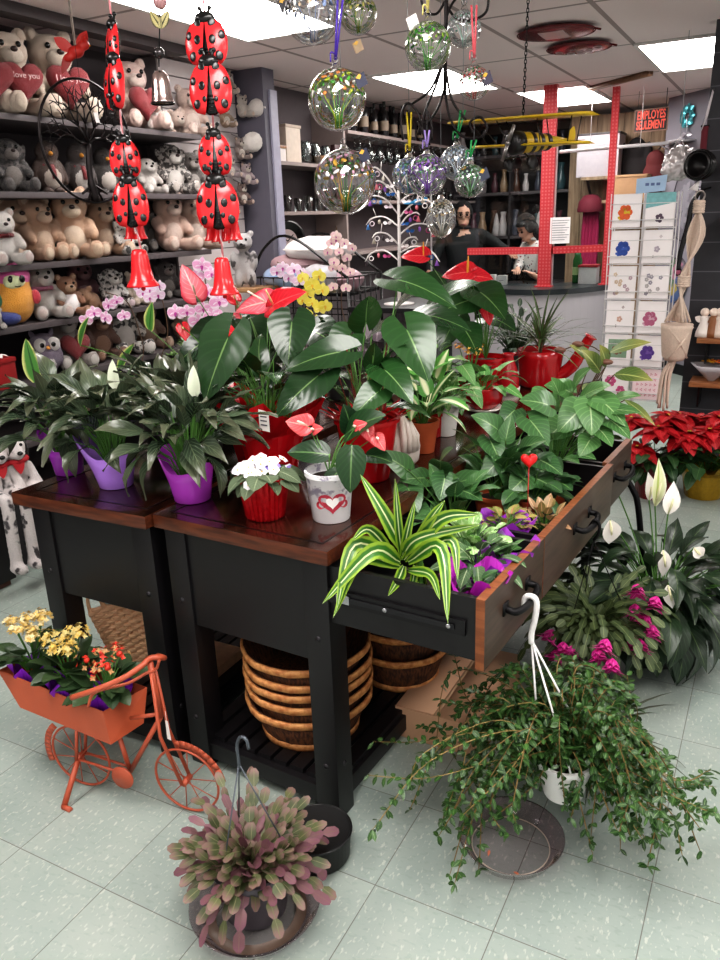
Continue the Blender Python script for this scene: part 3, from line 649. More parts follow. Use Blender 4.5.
# terracotta dieffenbachia
c = gz(417, 455, .8215)+V((0, .05, 0)); c.z = .8215; t = thing('potted_dieffenbachia', 'dieffenbachia with cream centred leaves in a plain terracotta pot', 'potted plant', c)
b = MB(); b.lathe([(0, 0), (.038, 0), (.05, .082), (.055, .083), (.057, .108), (.05, .108), (.048, .085), (0, .085)], c, 30); o = b.build('pot', TERRA, t); o.data.set_sharp_from_angle(angle=.7)
b = MB(); b.lathe([(.049, 0), (0, .006)], c+Z*.09, 16); b.build('soil', SOIL, t)
b = MB(); fol(b, c+Z*.09, 14, (.05, .13), (.1, .15), (.045, .06), 'ovate', (.5, 1.35), (.4, 1.2), .0026, .015, .2)
for (x0, y0, x1, y1, w_) in ((428, 365, 416, 345, 14), (432, 368, 455, 358, 12), (425, 372, 405, 368, 14), (436, 378, 448, 350, 14), (428, 395, 418, 372, 16)):
    pleaf(b, gy(x0, y0, 2.22), gy(x1, y1, 2.2), w_*pxm(c)*1.1, 'ovate', None, .4, .2, c+Z*.09)
b.build('foliage', [leafM('#4a8a3a', '#6aa852', '#eef0c8', .3, vein=.1, rough=.35), STEM], t)
# white pot ivy
c = gz(441, 437, .8215)+V((0, .04, 0)); c.z = .8215; t = thing('potted_ivy', 'mottled green ivy in a white painted pot behind the terracotta pot', 'potted plant', c)
pot(t, c, .038, .052, .12, M('#e9e6e2', .3)); b = MB(); fol(b, c+Z*.11, 46, (.03, .12), (.04, .06), (.035, .05), 'tri', (.0, 1.4), (.2, .9), .0012, .03, .15)
b.build('foliage', [leafM('#3f6f35', '#6a9a55', '#b8c890', .05, vein=.3, mott='#a9bd88'), STEM], t)
# red bowl with saucer and trailing ivy
c = gz(478, 413, .8215)+V((0, .06, 0)); c.z = .8215; t = thing('potted_ivy', 'green ivy trailing from a round red bowl on a white saucer', 'potted plant', c)
b = MB(); b.lathe([(0, 0), (.06, 0), (.08, .012), (.078, .014), (.05, .008), (0, .008)], c, 28); b.build('saucer', M('#e9e3dd', .3), t)
b = MB(); b.lathe([(0, .01), (.05, .01), (.074, .035), (.08, .06), (.072, .088), (.074, .096), (.066, .096), (.062, .07), (0, .07)], c, 30); b.build('bowl', REDG, t)
b = MB(); fol(b, c+Z*.07, 22, (.05, .14), (.06, .09), (.055, .07), 'tri', (.1, 1.2), (.3, .9), .0014, .04, .15)
for (x0, y0, x1, y1, w_) in ((462, 365, 475, 385, 18), (470, 385, 482, 408, 18), (458, 392, 462, 415, 16)): pleaf(b, gy(x0, y0, 2.75), gy(x1, y1, 2.72), w_*pxm(c)*1.1, 'tri', None, .4, .2, c+Z*.08)
b.build('foliage', [leafM('#4c8a45', '#74a862', '#b7cf98', .05, vein=.3), STEM], t)
# red bottle vase
c = gz(505, 393, .8215)+V((0, .04, 0)); c.z = .8215; t = thing('bottle_vase', 'slim glossy red bottle vase with a flared lip beside the red bowl', 'vase', c)
b = MB(); b.lathe([(0, 0), (.045, 0), (.05, .01), (.048, .06), (.036, .11), (.024, .14), (.021, .155), (.03, .168), (.027, .168), (.018, .155), (0, .15)], c, 28); b.build('body', M('#9e1820', .25, var=.1), t)
b = MB(); b.lathe([(0, 0), (.052, 0), (.054, .02), (.05, .02), (0, .018)], c-Z*.0005, 20); b.build('foot_ring', M('#e6ded6', .3), t)
# red watering can with spiky dracaena
c = gz(535, 388, .8215)+V((0, .07, 0)); c.z = .8215; t = thing('potted_dracaena', 'spiky dark dracaena growing in a glossy red watering can', 'potted plant', c); RC = M('#a3161d', .16, var=.06)
b = MB(); b.lathe([(0, 0), (.085, 0), (.09, .01), (.1, .13), (.105, .165), (.099, .165), (.092, .12), (0, .11)], c, 32); b.build('can', RC, t)
b = MB(); p0 = c+X*.06+Z*.03; b.tube(spline([p0, p0+X*.08+Z*.06, p0+X*.13+Z*.15, p0+X*.16+Z*.2], 5), [.028]*8+[.026, .024, .022, .022, .022, .022, .02, .03][:8], 12); b.build('spout', RC, t)
b = MB(); b.tube(spline([c-X*.1+Z*.14, c-X*.15+Z*.12, c-X*.15+Z*.05, c-X*.09+Z*.03], 5), .009, 8); b.build('handle', RC, t)
b = MB(); b.m = 1; b.tube([c+Z*.1, c+Z*.2], .008, 6, False); b.m = 0
for i in range(48):
    b.leaf(c+Z*R_(.15, .22), az_el(i*2.4, R_(.15, 1.45)), Z, R_(.16, .3), .014, 'strap', R_(.2, 1.0), .25, 6, 2)
b.build('foliage', [leafM('#2a4227', '#4a6638', '#7f9a5a', .1, '#6b3a35', .7, 1.0, vein=0), STEMB], t)
# dark small leaved bush, yellow kalanchoe, brown-leaved plant
c = V((-1.3, 3.3, .8215))
simple_plant('potted_fittonia', 'bushy small plant with grey green leaves left of the red watering can', gz(505, 375, .8215)+V((0, .16, 0)), (.05, .06, .1, DKPOT), [dict(n=120, sl=(.06, .26), L=(.035, .055), W=(.02, .03), shape='ovate', el=(.1, 1.5), bend=(.2, .8), spread=.03, nv=4, nu=2)], [leafM('#34473a', '#6a7a68', '#a3ae9a', .08, vein=.2), STEMD])
def kalanchoe(label, c, pr, pm, col, nfl, group=None, hh=.13, sc_=1.0, ph=.09):
    c = V(c); t = thing('potted_kalanchoe', label, 'potted plant', c, 0, group)
    if pm: pot(t, c, pr*.8, pr, ph, pm)
    b = MB(); fol(b, c+Z*(ph-.02), 24, (.03*sc_, .07*sc_), (.05*sc_, .07*sc_), (.038*sc_, .05*sc_), 'ovate', (.4, 1.2), (.1, .7), .003, .03, .18)
    hd = []
    for i in range(7):
        p = c+Z*(hh*R_(.85, 1.1)+ph*.5)+az_el(i*2.4, 0)*(.012+.012*i**.8)*sc_; stem3(b, c+Z*(ph-.02), p, .002); hd.append(p)
    b.build('foliage', [leafM('#2a4029', '#475a3a', None, vein=0, rough=.35), STEM], t)
    for p in hd:
        b = MB(); b.ball(p, .008*sc_, 7, 5)
        for j in range(nfl):
            q = p+V((R_(-1, 1), R_(-1, 1), R_(-.5, .8)))*.019*sc_
            nn = (q-p+Z*.02).normalized(); x = nn.orthogonal().normalized(); y = nn.cross(x); b.m = j % 2
            for k_ in range(4): b.leaf(q, x*math.cos(k_*PI/2)+y*math.sin(k_*PI/2)+nn*.6, nn, .009*sc_, .006*sc_, 'ovate', .3, 0, 2, 2)
        b.build('flower_head_foliage' if 0 else 'flower_cluster', col, t)
    return t
simple_plant('potted_peperomia', 'small bushy plant with pale green leaves behind the terracotta pot', V((-1.17, 2.62, .8215)), (.045, .055, .1, DKPOT), [dict(n=60, sl=(.08, .26), L=(.04, .06), W=(.028, .042), shape='ovate', el=(.5, 1.5), bend=(.2, .8), spread=.03, nv=4, nu=2)], [leafM('#47703a', '#7a9f5c', '#a9c48a', .08, vein=.2), STEMD])
simple_plant('potted_peperomia', 'plant with dusky purple rounded leaves behind the green hearted red pot', V((-1.22, 2.4, .8215)), (.045, .055, .1, DKPOT), [dict(n=22, sl=(.14, .28), L=(.045, .06), W=(.04, .05), shape='round', el=(.8, 1.45), bend=(.2, .7), spread=.02, nv=4, nu=2)], [leafM('#4a3f4a', '#6f5f68', '#8f7f88', .08, vein=.2), STEMD])
YK = [M('#cfae62', .6), M('#ddcb98', .6)]
kalanchoe('small orange flowered kalanchoe beside the terracotta pot among the leaves', V((-1.06, 2.52, .8215)), .05, REDG, [M('#d98a3a', .6), M('#dfae62', .6)], 12, hh=.22)
kalanchoe('small yellow orange kalanchoe before the red flowered anthurium', gz(462, 405, .8215)+V((0, .1, 0)), .05, REDG, [M('#d8932e', .6), M('#e0b050', .6)], 12, hh=.17)
# ------------------------------------------------------------------ plants in the drawers
ZD = .624
DR = lambda x, y: gz(x, y, ZD)
PURP = M('#a63cc8', .3, var=.15, scale=12); LILAC = M('#b78ad8', .35, var=.15, scale=12)
# lemon striped dracaena
c = tb(.76, .13, ZD); t = thing('potted_dracaena', 'yellow green striped dracaena in the nearest drawer', 'potted plant', c); pot(t, c, .05, .065, .11, M('#3a3230', .5))
LIME = leafM('#285a1d', '#3f762a', '#d3dca6', .1, edge='#8cab38', e0=.5, e1=.72, vein=.0, rough=.3)
b = MB(); p0 = c+Z*.12; b.m = 1; b.tube([c+Z*.08, p0+Z*.06], .008, 6, False); kk = pxm(c)
for x0, y0, xm, ym, x1, y1, w_ in ((404, 552, 385, 515, 360, 474, 20), (402, 560, 398, 520, 395, 478, 12), (402, 556, 420, 538, 482, 524, 18), (404, 560, 440, 520, 480, 514, 20), (398, 562, 355, 545, 336, 612, 22), (400, 562, 372, 552, 322, 604, 24), (400, 566, 360, 560, 333, 618, 20), (408, 562, 440, 548, 448, 624, 20), (404, 566, 398, 580, 388, 596, 14), (412, 560, 450, 540, 458, 580, 16), (410, 556, 430, 520, 445, 500, 14), (396, 560, 370, 530, 352, 540, 16), (408, 570, 430, 575, 440, 600, 14), (402, 558, 408, 530, 415, 500, 12)):
    Y0 = c.y; P = spline([gy(x0, y0, Y0), gy(xm, ym, Y0-(.03 if y1 < 585 else .07)), gy(x1, y1, (Y0-.02 if y1 < 530 else (1.40 if y1 > 585 else Y0-.1)))], 6); n = len(P); rows = []; b.m = 0
    for i, p in enumerate(P):
        v = i/(n-1); d = (P[min(i+1, n-1)]-P[max(0, i-1)]).normalized(); s_ = d.cross(CAMH+Z*.5).normalized(); nn = s_.cross(d); w = w_*kk*.39*(min(1, v*2.2+.4)*(1-v**2.5)**.8)
        rows.append([b.vert(p+s_*(u*w)+nn*(abs(u)*w*.3), ((u+1)/2, v)) for u in (-1, -.5, 0, .5, 1)])
    for p, q in zip(rows, rows[1:]):
        for j in range(4): b.face(p[j], p[j+1], q[j+1], q[j])
fol(b, p0+Z*.03, 5, (0, 0), (.12, .17), (.02, .025), 'strap', (.6, 1.4), (.6, 1.5), fold=.3)
b.build('foliage', [LIME, STEM], t)
def foilpot(name, label, c, mat, r, h, folspecs, mats, group=None, cat='potted plant', top=.035):
    t = thing(name, label, cat, c, 0, group); wrapped_pot(t, V(c), r*.8, r, h, mat, 36, .12, 'foil_wrap', top*.6); b = MB()
    for k in folspecs: fol(b, V(c)+Z*(h-.01), **k)
    b.build('foliage', mats, t); return t
foilpot('potted_peperomia', 'silvery green striped leaf plant in purple foil beside the striped dracaena', tb(.86, .25, ZD), PURP, .06, .11, [dict(n=26, sl=(.02, .09), L=(.07, .1), W=(.03, .04), shape='ovate', el=(.3, 1.4), bend=(.3, 1))], [leafM('#3c5a38', '#5c7a50', '#aebf9a', .07, vein=.3), STEM])
foilpot('potted_pilea', 'pale mottled round leaf plant in lilac foil by the drawer divider', tb(.8, .34, ZD), LILAC, .058, .12, [dict(n=60, sl=(.01, .07), L=(.03, .045), W=(.03, .042), shape='round', el=(.3, 1.5), bend=(.1, .6), spread=.04)], [leafM('#6fa04a', '#a3c886', '#d8e8c0', .08, vein=.2, mott='#cfe3b8'), STEM])
foilpot('potted_pilea', 'small green plant in bright magenta foil at the drawer front corner', tb(.9, .14, ZD), M('#b62bb4', .3, var=.15, scale=12), .056, .125, [dict(n=12, sl=(.0, .03), L=(.04, .06), W=(.02, .03), shape='ovate', el=(.2, 1.3), bend=(.3, .9))], [MID, STEM])
foilpot('potted_pilea', 'low leafy plant in violet foil by the drawer handle', tb(.9, .34, ZD), M('#a23fc0', .3, var=.15, scale=12), .054, .12, [dict(n=16, sl=(.0, .04), L=(.035, .05), W=(.02, .03), shape='ovate', el=(.2, 1.3), bend=(.3, .9))], [FRESH, STEM])
# drawer two
foilpot('potted_fittonia', 'tiny pink and green leaf plant in clear purple foil, front of the middle drawer', tb(.83, .52, ZD), PURP, .055, .115, [dict(n=50, sl=(.02, .06), L=(.025, .04), W=(.018, .026), shape='ovate', el=(.2, 1.4), bend=(.2, .7), spread=.03)], [leafM('#5f7a35', '#a9a05a', '#c97a6a', .1, vein=.3), STEM])
foilpot('potted_fittonia', 'small red veined plant beside the middle drawer front', tb(.9, .64, ZD), DKPOT, .04, .09, [dict(n=44, sl=(.02, .06), L=(.03, .045), W=(.02, .03), shape='ovate', el=(.2, 1.4), bend=(.2, .7), spread=.03)], [leafM('#6f7a3a', '#b0886a', '#d9b08a', .1, vein=.3), STEM])
def heartplant(label, c, pr, pm, leaves, dY, mat, extra=None, name='potted_anthurium', lobe=.34, shape='heart'):
    c = V(c); t = thing(name, label, 'potted plant', c); pot(t, c, pr*.8, pr, .1, pm); b = MB(); rt = c+Z*.09
    for (x0, y0, x1, y1, w_, dy) in leaves:
        B0 = gy(x0, y0, c.y+dy+.02); pleaf(b, B0, gy(x1, y1, c.y+dy-.03), w_*pxm(B0)*1.1, shape, None, R_(.3, .6), .14, rt, lobe=lobe, sr=.0018)
    for k in extra or []: fol(b, c+Z*.09, **k)
    b.build('foliage', [mat, STEM], t); return t
PTH = leafM('#2a4e2d', '#547c4a', '#8aa872', .04, vein=.25, rough=.28)
heartplant('bushy green heart leaved plant behind the striped dracaena', tb(.68, .5, ZD), .06, TERRA, ((405, 468, 378, 452, 26, 0), (408, 488, 418, 512, 28, -.03), (440, 470, 446, 438, 24, .05), (428, 492, 458, 476, 24, .03), (455, 484, 490, 476, 26, .04), (445, 478, 440, 500, 26, -.02), (460, 490, 482, 500, 24, 0), (415, 515, 405, 540, 24, -.04), (430, 508, 436, 530, 22, -.03), (440, 462, 452, 448, 22, .06), (425, 478, 400, 480, 22, .02)), 0, PTH,
           [dict(n=12, sl=(.08, .16), L=(.06, .09), W=(.045, .06), shape='heart', el=(.5, 1.4), bend=(.2, .8))], 'potted_pothos')
heartplant('large green heart leaved plant filling the back of the middle drawer', tb(.68, .82, ZD), .07, TERRA, ((498, 430, 472, 415, 28, .02), (500, 460, 482, 478, 26, -.03), (520, 452, 545, 440, 28, 0), (510, 478, 492, 456, 28, -.02), (530, 420, 548, 445, 30, .06), (515, 410, 500, 425, 26, .1), (540, 460, 562, 474, 26, .0), (525, 478, 510, 492, 28, -.05), (548, 405, 520, 400, 30, .12), (490, 440, 500, 462, 26, 0), (505, 492, 530, 498, 24, -.05), (478, 462, 462, 480, 22, 0), (535, 478, 560, 492, 26, -.02)), 0, PTH,
           [dict(n=18, sl=(.1, .2), L=(.07, .1), W=(.05, .07), shape='heart', el=(.5, 1.4), bend=(.2, .8))])
heartplant('fresh green heart leaved plant in an orange pot at the far drawers', tb(.78, 1.1, ZD), .06, M('#b5532c', .6), ((560, 400, 552, 378, 26, .05), (580, 410, 558, 432, 34, -.02), (590, 405, 592, 435, 32, -.03), (600, 400, 625, 425, 28, 0), (575, 385, 590, 368, 22, .08), (605, 410, 640, 412, 20, 0), (610, 420, 630, 438, 22, -.02), (562, 425, 545, 440, 28, 0), (545, 395, 532, 410, 26, .05), (600, 430, 612, 446, 20, -.04), (590, 440, 580, 456, 22, -.04), (585, 395, 610, 385, 26, .04), (570, 392, 545, 385, 26, .08), (615, 400, 640, 395, 18, .05)), 0, leafM('#3d6838', '#6a955a', '#a5c08c', .04, vein=.25, rough=.3),
           [dict(n=20, sl=(.08, .18), L=(.06, .09), W=(.05, .065), shape='heart', el=(.4, 1.4), bend=(.2, .8))])
heartplant('leafy green plant low in the middle drawer before the orange pot', tb(.8, .82, ZD), .05, M('#a64a2a', .6), ((545, 490, 530, 505, 26, 0), (555, 480, 572, 490, 26, 0), (560, 470, 548, 458, 22, .04), (540, 475, 520, 470, 22, .03), (565, 488, 580, 478, 22, .02)), 0, MID, [dict(n=26, sl=(.05, .12), L=(.06, .08), W=(.04, .055), shape='ovate', el=(.2, 1.4), bend=(.3, .9))])
# red heart pick
p = gy(529, 460, 2.12); t = thing('heart_pick', 'small red foam heart on a thin pick in the middle drawer', 'decoration', V((p.x, p.y, .72)))
b = MB(); b.tube([V((p.x, p.y+.005, .70)), p], .0016, 6); b.build('pick', M('#b83030', .5), t)
b = MB(); x = CAMH.cross(Z); hp = heartpts(.026, 26); fr = []
for sc_2, off in ((.7, .011), (.92, .008), (1, 0), (.92, -.008), (.7, -.011)): fr.append([b.vert(p+x*(a*sc_2)+Z*(q*sc_2)+CAMH*off) for a, q in hp])
for r, q in zip(fr, fr[1:]):
    for j in range(26): b.face(r[j], r[(j+1) % 26], q[(j+1) % 26], q[j])
b.face(*fr[0][::-1]); b.face(*fr[-1]); b.build('heart', M('#d61a1f', .35), t)
# brown and green calathea with long stalks
c = tb(.72, 1.36, ZD); t = thing('potted_calathea', 'long stalked plant with olive leaves and brown buds at the far end of the drawers', 'potted plant', c); pot(t, c, .05, .065, .12, DKPOT)
b = MB(); rt = c+Z*.11; kk = pxm(c); bud = []
for (x0, y0, x1, y1, w_) in ((610, 352, 650, 342, 14), (615, 374, 652, 380, 18), (600, 372, 582, 350, 18), (598, 385, 588, 402, 22), (606, 366, 600, 345, 14), (625, 400, 655, 425, 8), (630, 405, 650, 420, 8), (592, 360, 570, 345, 12)): pleaf(b, gy(x0, y0, c.y), gy(x1, y1, c.y-.04), w_*kk*1.1, 'lance', None, .4, .2, rt, sr=.0022)
b.m = 1; st = spline([rt, gy(605, 368, c.y), gy(598, 350, c.y), gy(580, 345, c.y), gy(557, 352, c.y)], 5); b.tube(st, .0022, 5); 
b.build('foliage', [leafM('#47602f', '#6a7a3c', '#a9b070', .06, vein=.25, tip='#8a8a4a'), STEMB], t)
for (x, y, dx) in ((607, 362, 1), (560, 350, -1), (578, 344, -1)):
    b = MB(); b.ball(gy(x, y, c.y-.02), (.022, .011, .01), 10, 7); b.build('bud', M('#6e4a3c', .6, var=.3), t)
# ------------------------------------------------------------------ on the floor: baskets, bicycle, hanging pots
BARK = woodM('#2b170c', '#6a3f24', 9, (14, 14, 1.5), .8); RIMM = woodM('#b5713f', '#e0a468', 9, (6, 6, 6), .6)
def bark_basket(label, c, r0, r1, h, group):
    c = V(c); t = thing('bark_basket', label, 'basket', c, 0, group)
    b = MB(); b.lathe([(0, 0), (r0*.98, 0), (r0, .005), (r1, h), (r1-.007, h), (r0-.008, .008), (0, .008)], c, 40, wob=lambda a, i: .006*math.sin(a*2*PI*17)); b.build('body', BARK, t)
    for z, k in ((h-.006, 1.0), (.012, .0)) if 'lowest' in label else ((h-.006, 1.0),):
        r = r0+(r1-r0)*k+.003; b = MB()
        b.lathe([(r-.004, z-.013), (r+.003, z-.013), (r+.0045, z), (r+.003, z+.008), (r-.004, z+.008), (r-.004, z-.013)], c, 44, wob=lambda a, i: .008*math.sin(a*2*PI*9)+.004*math.sin(a*2*PI*23))
        b.build('rim', RIMM, t)
    return t
S1 = V((-1.14, 1.735, .1005))
names = ['lowest bark basket of the nearest stack on the table shelf', 'second bark basket from the bottom of the nearest stack', 'third bark basket from the bottom of the nearest stack', 'fourth bark basket, second from the top of the nearest stack', 'topmost open bark basket of the nearest stack under the table']
for i, z in enumerate((0, .052, .09, .124, .172)): bark_basket(names[i], S1+Z*z+X*(.004*(i % 2)), .145, .188, .12, 'bark baskets under the table')
S2 = V((-1.0, 2.1, .1005)); 
for i, l in enumerate(('lowest bark basket of the far stack below the drawers', 'middle bark basket of the far stack below the drawers', 'topmost bark basket of the far stack below the drawers')): bark_basket(l, S2+Z*(.085*i+.0), .12, .158, .13, 'bark baskets under the table')
bark_basket('dark bark basket behind the nearest stack under the table', (-1.33, 2.42, .1005), .11, .15, .3, 'bark baskets under the table')
# wicker under the left table
WICK = M('#f0bd98', .6, var=.25, scale=40)
t = thing('wicker_basket', 'peach wicker basket with a scalloped rim lying under the left table', 'basket', (-1.72, 1.72, .1)); 
def wk(u, v, n_=0): # tilted curved panel
    a = (u-.5)*1.9; return V((-1.72+.27*(u-.5)*1.25, 1.66+.07*math.cos(a*1.3)-.09*v, .12+.04*math.cos(a*1.5)+.27*v))
for j in range(22):
    b = MB(); b.tube([wk(u/14, j/22)+Y*(.008*(1 if (u+j) % 2 else -1)) for u in range(15)], .0072, 6); b.build('weave', WICK, t)
for j in range(8):
    b = MB(); u0 = j/8; b.tube(spline([wk(u0, 0), wk(u0, .6), wk(u0+.01, .98), wk(u0+.07, 1.18), wk(min(1.1, u0+.15), 1.0), wk(min(1.1, u0+.16), .5)], 4), .006, 6); b.build('scallop', WICK, t)
b = MB(); b.box((-1.93, 1.74, .1005), (-1.55, 1.95, .14)); b.build('basket_base', WICK, t, bevel=.01)
t = thing('wicker_wreath', 'twisted brown wicker wreath standing on the shelf behind the table legs', 'wreath', (-1.36, 1.98, .1))
b = MB()
for k in range(5):
    ph = k*1.3; b.loop([V((-1.34+.09*math.cos(a)+.012*math.sin(5*a+ph), 1.95+.02*math.cos(3*a+ph), .215+.1*math.sin(a)+.012*math.cos(4*a+ph))) for a in [2*PI*q/30 for q in range(30)]], .005, 5)
b.build('twigs', M('#8a5f3c', .7, var=.3), t)
# cardboard box under the drawers
c = gz(415, 752, 0); t = thing('cardboard_box', 'flat brown cardboard box on the floor below the drawers', 'box', (-.8, 2.05, 0)); CB = M('#c29a7c', .8, var=.08, scale=8)
b = MB(); b.box((-.93, 1.9, 0), (-.66, 2.35, .11)); b.build('body', CB, t, bevel=.003)
b = MB(); b.box((-.80, 1.8995, .111), (-.79, 2.35, .1125)); b.build('tape_seam', M('#a58668', .6), t)
for s in (-.93, -.79):
    b = MB(); b.box((s+.003, 1.903, .1105), (s+.13, 2.346, .113)); b.build('flap', CB, t)
# round black nursery pot by the front leg
c = V((-.90, 1.365, 0)); t = thing('nursery_pot', 'round black plastic tub standing against the front table leg', 'pot', c)
b = MB(); b.lathe([(0, 0), (.075, 0), (.09, .01), (.095, .1), (.098, .102), (.096, .106), (.09, .104), (0, .1)], c, 36); b.build('body', M('#0d0d0e', .5), t)
t.scale = (.9, .9, .8)
b = MB(); b.loop(ring(c+Z*.103,   .097, 36), .004, 6); b.build('rim', M('#151516', .35), t)
# ---------------- bicycle planter
PK = M('#b0543a', .4, var=.1, scale=30); OR = M('#b5583a', .45, var=.08, scale=20)
t = thing('bicycle_planter', 'small orange metal bicycle planter carrying a trough in front of the left table', 'planter', (-1.5, 1.3, 0))
RCn, FCn = V((-1.665, 1.295, .105)), V((-1.31, 1.345, .105)); fd = (FCn-RCn).normalized(); sd = Z.cross(fd)
def bk(u, w_, z): return RCn+fd*u+sd*w_+Z*(z-.105)
for nm, cc in (('rear_wheel', RCn), ('front_wheel', FCn)):
    b = MB(); b.loop(ring(cc, .1, 36, fd, Z), .0036, 8); wh = b.build('wheel', PK, t)
    for j in range(10):
        b = MB(); a = j*PI/5+.2; b.tube([cc+sd*.006*(-1)**j, cc+(fd*math.cos(a)+Z*math.sin(a))*.1], .0016, 5); b.build('spoke', PK, wh)
    b = MB(); b.tube([cc-sd*.018, cc+sd*.018], .009, 10); b.build('hub', PK, wh)
D = .355
FR = [([bk(0, .016, .105), bk(.17, .014, .09)], .0038), ([bk(0, -.016, .105), bk(.17, -.014, .09)], .0038), ([bk(.17, 0, .09), bk(.30, 0, .30)], .0075), ([bk(.30, 0, .30), bk(.29, 0, .47)], .0085), ([bk(.17, 0, .09), bk(.15, 0, .2)], .007),
      ([bk(0, .02, .105), bk(.02, .02, .21)], .005), ([bk(0, -.02, .105), bk(.02, -.02, .21)], .005), ([bk(.20, 0, .275), bk(.30, 0, .31)], .006)]
for P, r in FR: b = MB(); b.tube(P, r, 8); b.build('frame_tube', PK, t)
for s in (.02, -.02):
    b = MB(); b.tube([bk(.296, s*.5, .44), bk(.305, s, .25), bk(D, s, .105)], .005, 8); b.build('fork', PK, t)
b = MB(); b.tube(spline([bk(.115, -.115, .40), bk(.185, -.105, .43), bk(.25, -.07, .455), bk(.285, -.03, .475), bk(.292, 0, .482), bk(.31, .02, .475), bk(.30, .05, .455), bk(.26, .075, .44)], 5), .008, 8); b.build('handlebar', PK, t)
b = MB(); b.tube(spline([bk(.14, -.09, .36), bk(.16, -.075, .40), bk(.24, -.04, .42), bk(.28, -.012, .44), bk(.305, 0, .45), bk(.32, .0, .48)], 5), .0045, 6); b.build('brake_cable', PK, t)
b = MB(); b.lathe([(0, .004), (.034, .004), (.036, 0), (.034, -.004), (0, -.004)], bk(.165, -.03, .09), 24, -sd); b.build('chain_disc', PK, t)
for cc, a0, a1 in ((FCn, .2, 1.8), (RCn, 2.3, 3.5)):
    b = MB(); P = [cc+(fd*math.cos(a0+(a1-a0)*k/10)+Z*math.sin(a0+(a1-a0)*k/10))*.118 for k in range(11)]
    for p, q in zip(P, P[1:]): b.bar(p, q, .02, .003, up=sd)
    b.build('mudguard', PK, t)
b = MB(); b.tube([bk(.0, -.01, .105), bk(.0, -.10, .0)], .0085, 8); b.tube([bk(0, -.10, .004), bk(.03, -.105, .004)], .008, 8); b.build('kickstand', PK, t)
TR_b = [V((-1.885, 1.285, .212)), V((-1.502, 1.27, .212)), V((-1.487, 1.385, .212)), V((-1.87, 1.40, .212))]
TR_t = [V((-1.985, 1.305, .302)), V((-1.53, 1.285, .302)), V((-1.50, 1.43, .302)), V((-1.955, 1.45, .302))]
b = MB(); v0 = [b.vert(p) for p in TR_b]; v1 = [b.vert(p) for p in TR_t]; b.face(*v0[::-1])
for j in range(4): b.face(v0[j], v0[(j+1) % 4], v1[(j+1) % 4], v1[j])
b.build('trough', OR, t, smooth=False, solid=.003)
b = MB(); b.quad(*[p.lerp(sum(TR_t, V((0, 0, 0)))/4, .04)-Z*.03 for p in TR_t]); b.build('soil', SOIL, t)
b = MB(); p = bk(.325, -.01, .30); b.quad(p-X*.006-Z*.06, p+X*.008-Z*.062, p+X*.005, p-X*.005); b.tube([p, p+Z*.03], .0008, 4); b.build('price_tag', M('#eeeae6', .6), t)
def sleeve(t, c, w_, mat):
    b = MB(); n = 24; r0 = [b.vert(V(c)+az_el(2*PI*j/n, 0)*.045-Z*.03) for j in range(n)]; r1 = [b.vert(V(c)+az_el(2*PI*j/n, 0)*(w_*(1+.18*math.sin(j*2.2)))+Z*(.035+.014*math.sin(j*1.7))) for j in range(n)]
    for j in range(n): b.face(r0[j], r0[(j+1) % n], r1[(j+1) % n], r1[j])
    b.build('foil_sleeve', mat, t, smooth=False)
for (x, y, lab, nf, col) in ((-1.90, 1.37, 'pale yellow flowering kalanchoe at the rear end of the bicycle trough', 30, YK), (-1.73, 1.355, 'yellow budding kalanchoe in the middle of the bicycle trough', 22, [M('#d3b25a', .6), M('#c9b878', .6)]), (-1.585, 1.36, 'kalanchoe with a few red blooms by the bicycle handlebar', 8, [M('#d23a28', .5), M('#b98a5a', .6)])):
    k = kalanchoe(lab, V((x, y, .273)), .05, None, col, nf, 'kalanchoes in the bicycle trough', .15 if nf > 10 else .11, 1.15, .05); sleeve(k, V((x, y, .285)), .066, M('#8d2fc0', .3, var=.12))
# ---------------- hanging basket plants standing on the floor
def hanger(t, c, r, h, mat, hook=.03, top=None, wr=.0018):
    """three wires and a hook"""
    top = top if top is not None else V(c)+Z*h
    for k in range(3):
        b = MB(); b.tube([V(c)+az_el(k*2.09+.4, 0)*r, top-Z*.03], wr, 5); b.build('wire', mat, t)
    b = MB(); b.tube(spline([top-Z*.05, top-Z*.015, top+Z*.02, top+Z*.045+X*.012, top+Z*.042+X*.028, top+Z*.02+X*.032], 5), wr*2.2, 7); b.build('hook', mat, t)
def seg_chain(b, p, d, n, L, W, bend, shape='oval'):
    d = V(d).normalized()
    for i in range(n):
        d = (d-Z*bend).normalized(); e = b.leaf(p, d, Z+CAMH*.5+V((R_(-.6, .6), R_(-.6, .6), 0)), L, W, shape, .25, .08, 4, 2); p = e
# purple tinged christmas cactus on a clear saucer
c = V((-.945, 1.145, 0)); t = thing('christmas_cactus', 'purple tinged drooping christmas cactus in a dark hanging pot on the floor', 'potted plant', c)
GREYT = glassM('#efe6ea', .08, .12, .97)
pot(t, c+Z*.02, .075, .1, .15, M('#4a454c', .35)); b = MB(); top = c+Z*.165
for i in range(225):
    a = i*2.4; e = R_(.18, 1.3); r = R_(0, .08); b.m = 0 if R_(0, 1) < .5+.3*math.sin(e) else 1
    seg_chain(b, top+az_el(a, 0)*r, az_el(a, e), 2+int(R_(0, 2.6)), R_(.034, .047), R_(.018, .026), R_(.08, .38), 'blunt')
CG = leafM('#3f4a2c', '#686c48', '#7c7a58', .08, vein=0, rough=.5, tip='#866a64'); CP = leafM('#66444a', '#8a6468', '#7a5c56', .07, vein=0, rough=.5, tip='#7a4f5c')
b.build('foliage', [CG, CP], t)
hanger(t, c+Z*.16, .1, .33, M('#5a6068', .35, .5), top=gy(237, 745, 1.16)-Z*.02)
b = MB(); 
t2s = 1.1
t2 = thing('drip_saucer', 'clear plastic drip saucer under the purple tinged christmas cactus', 'saucer', c)
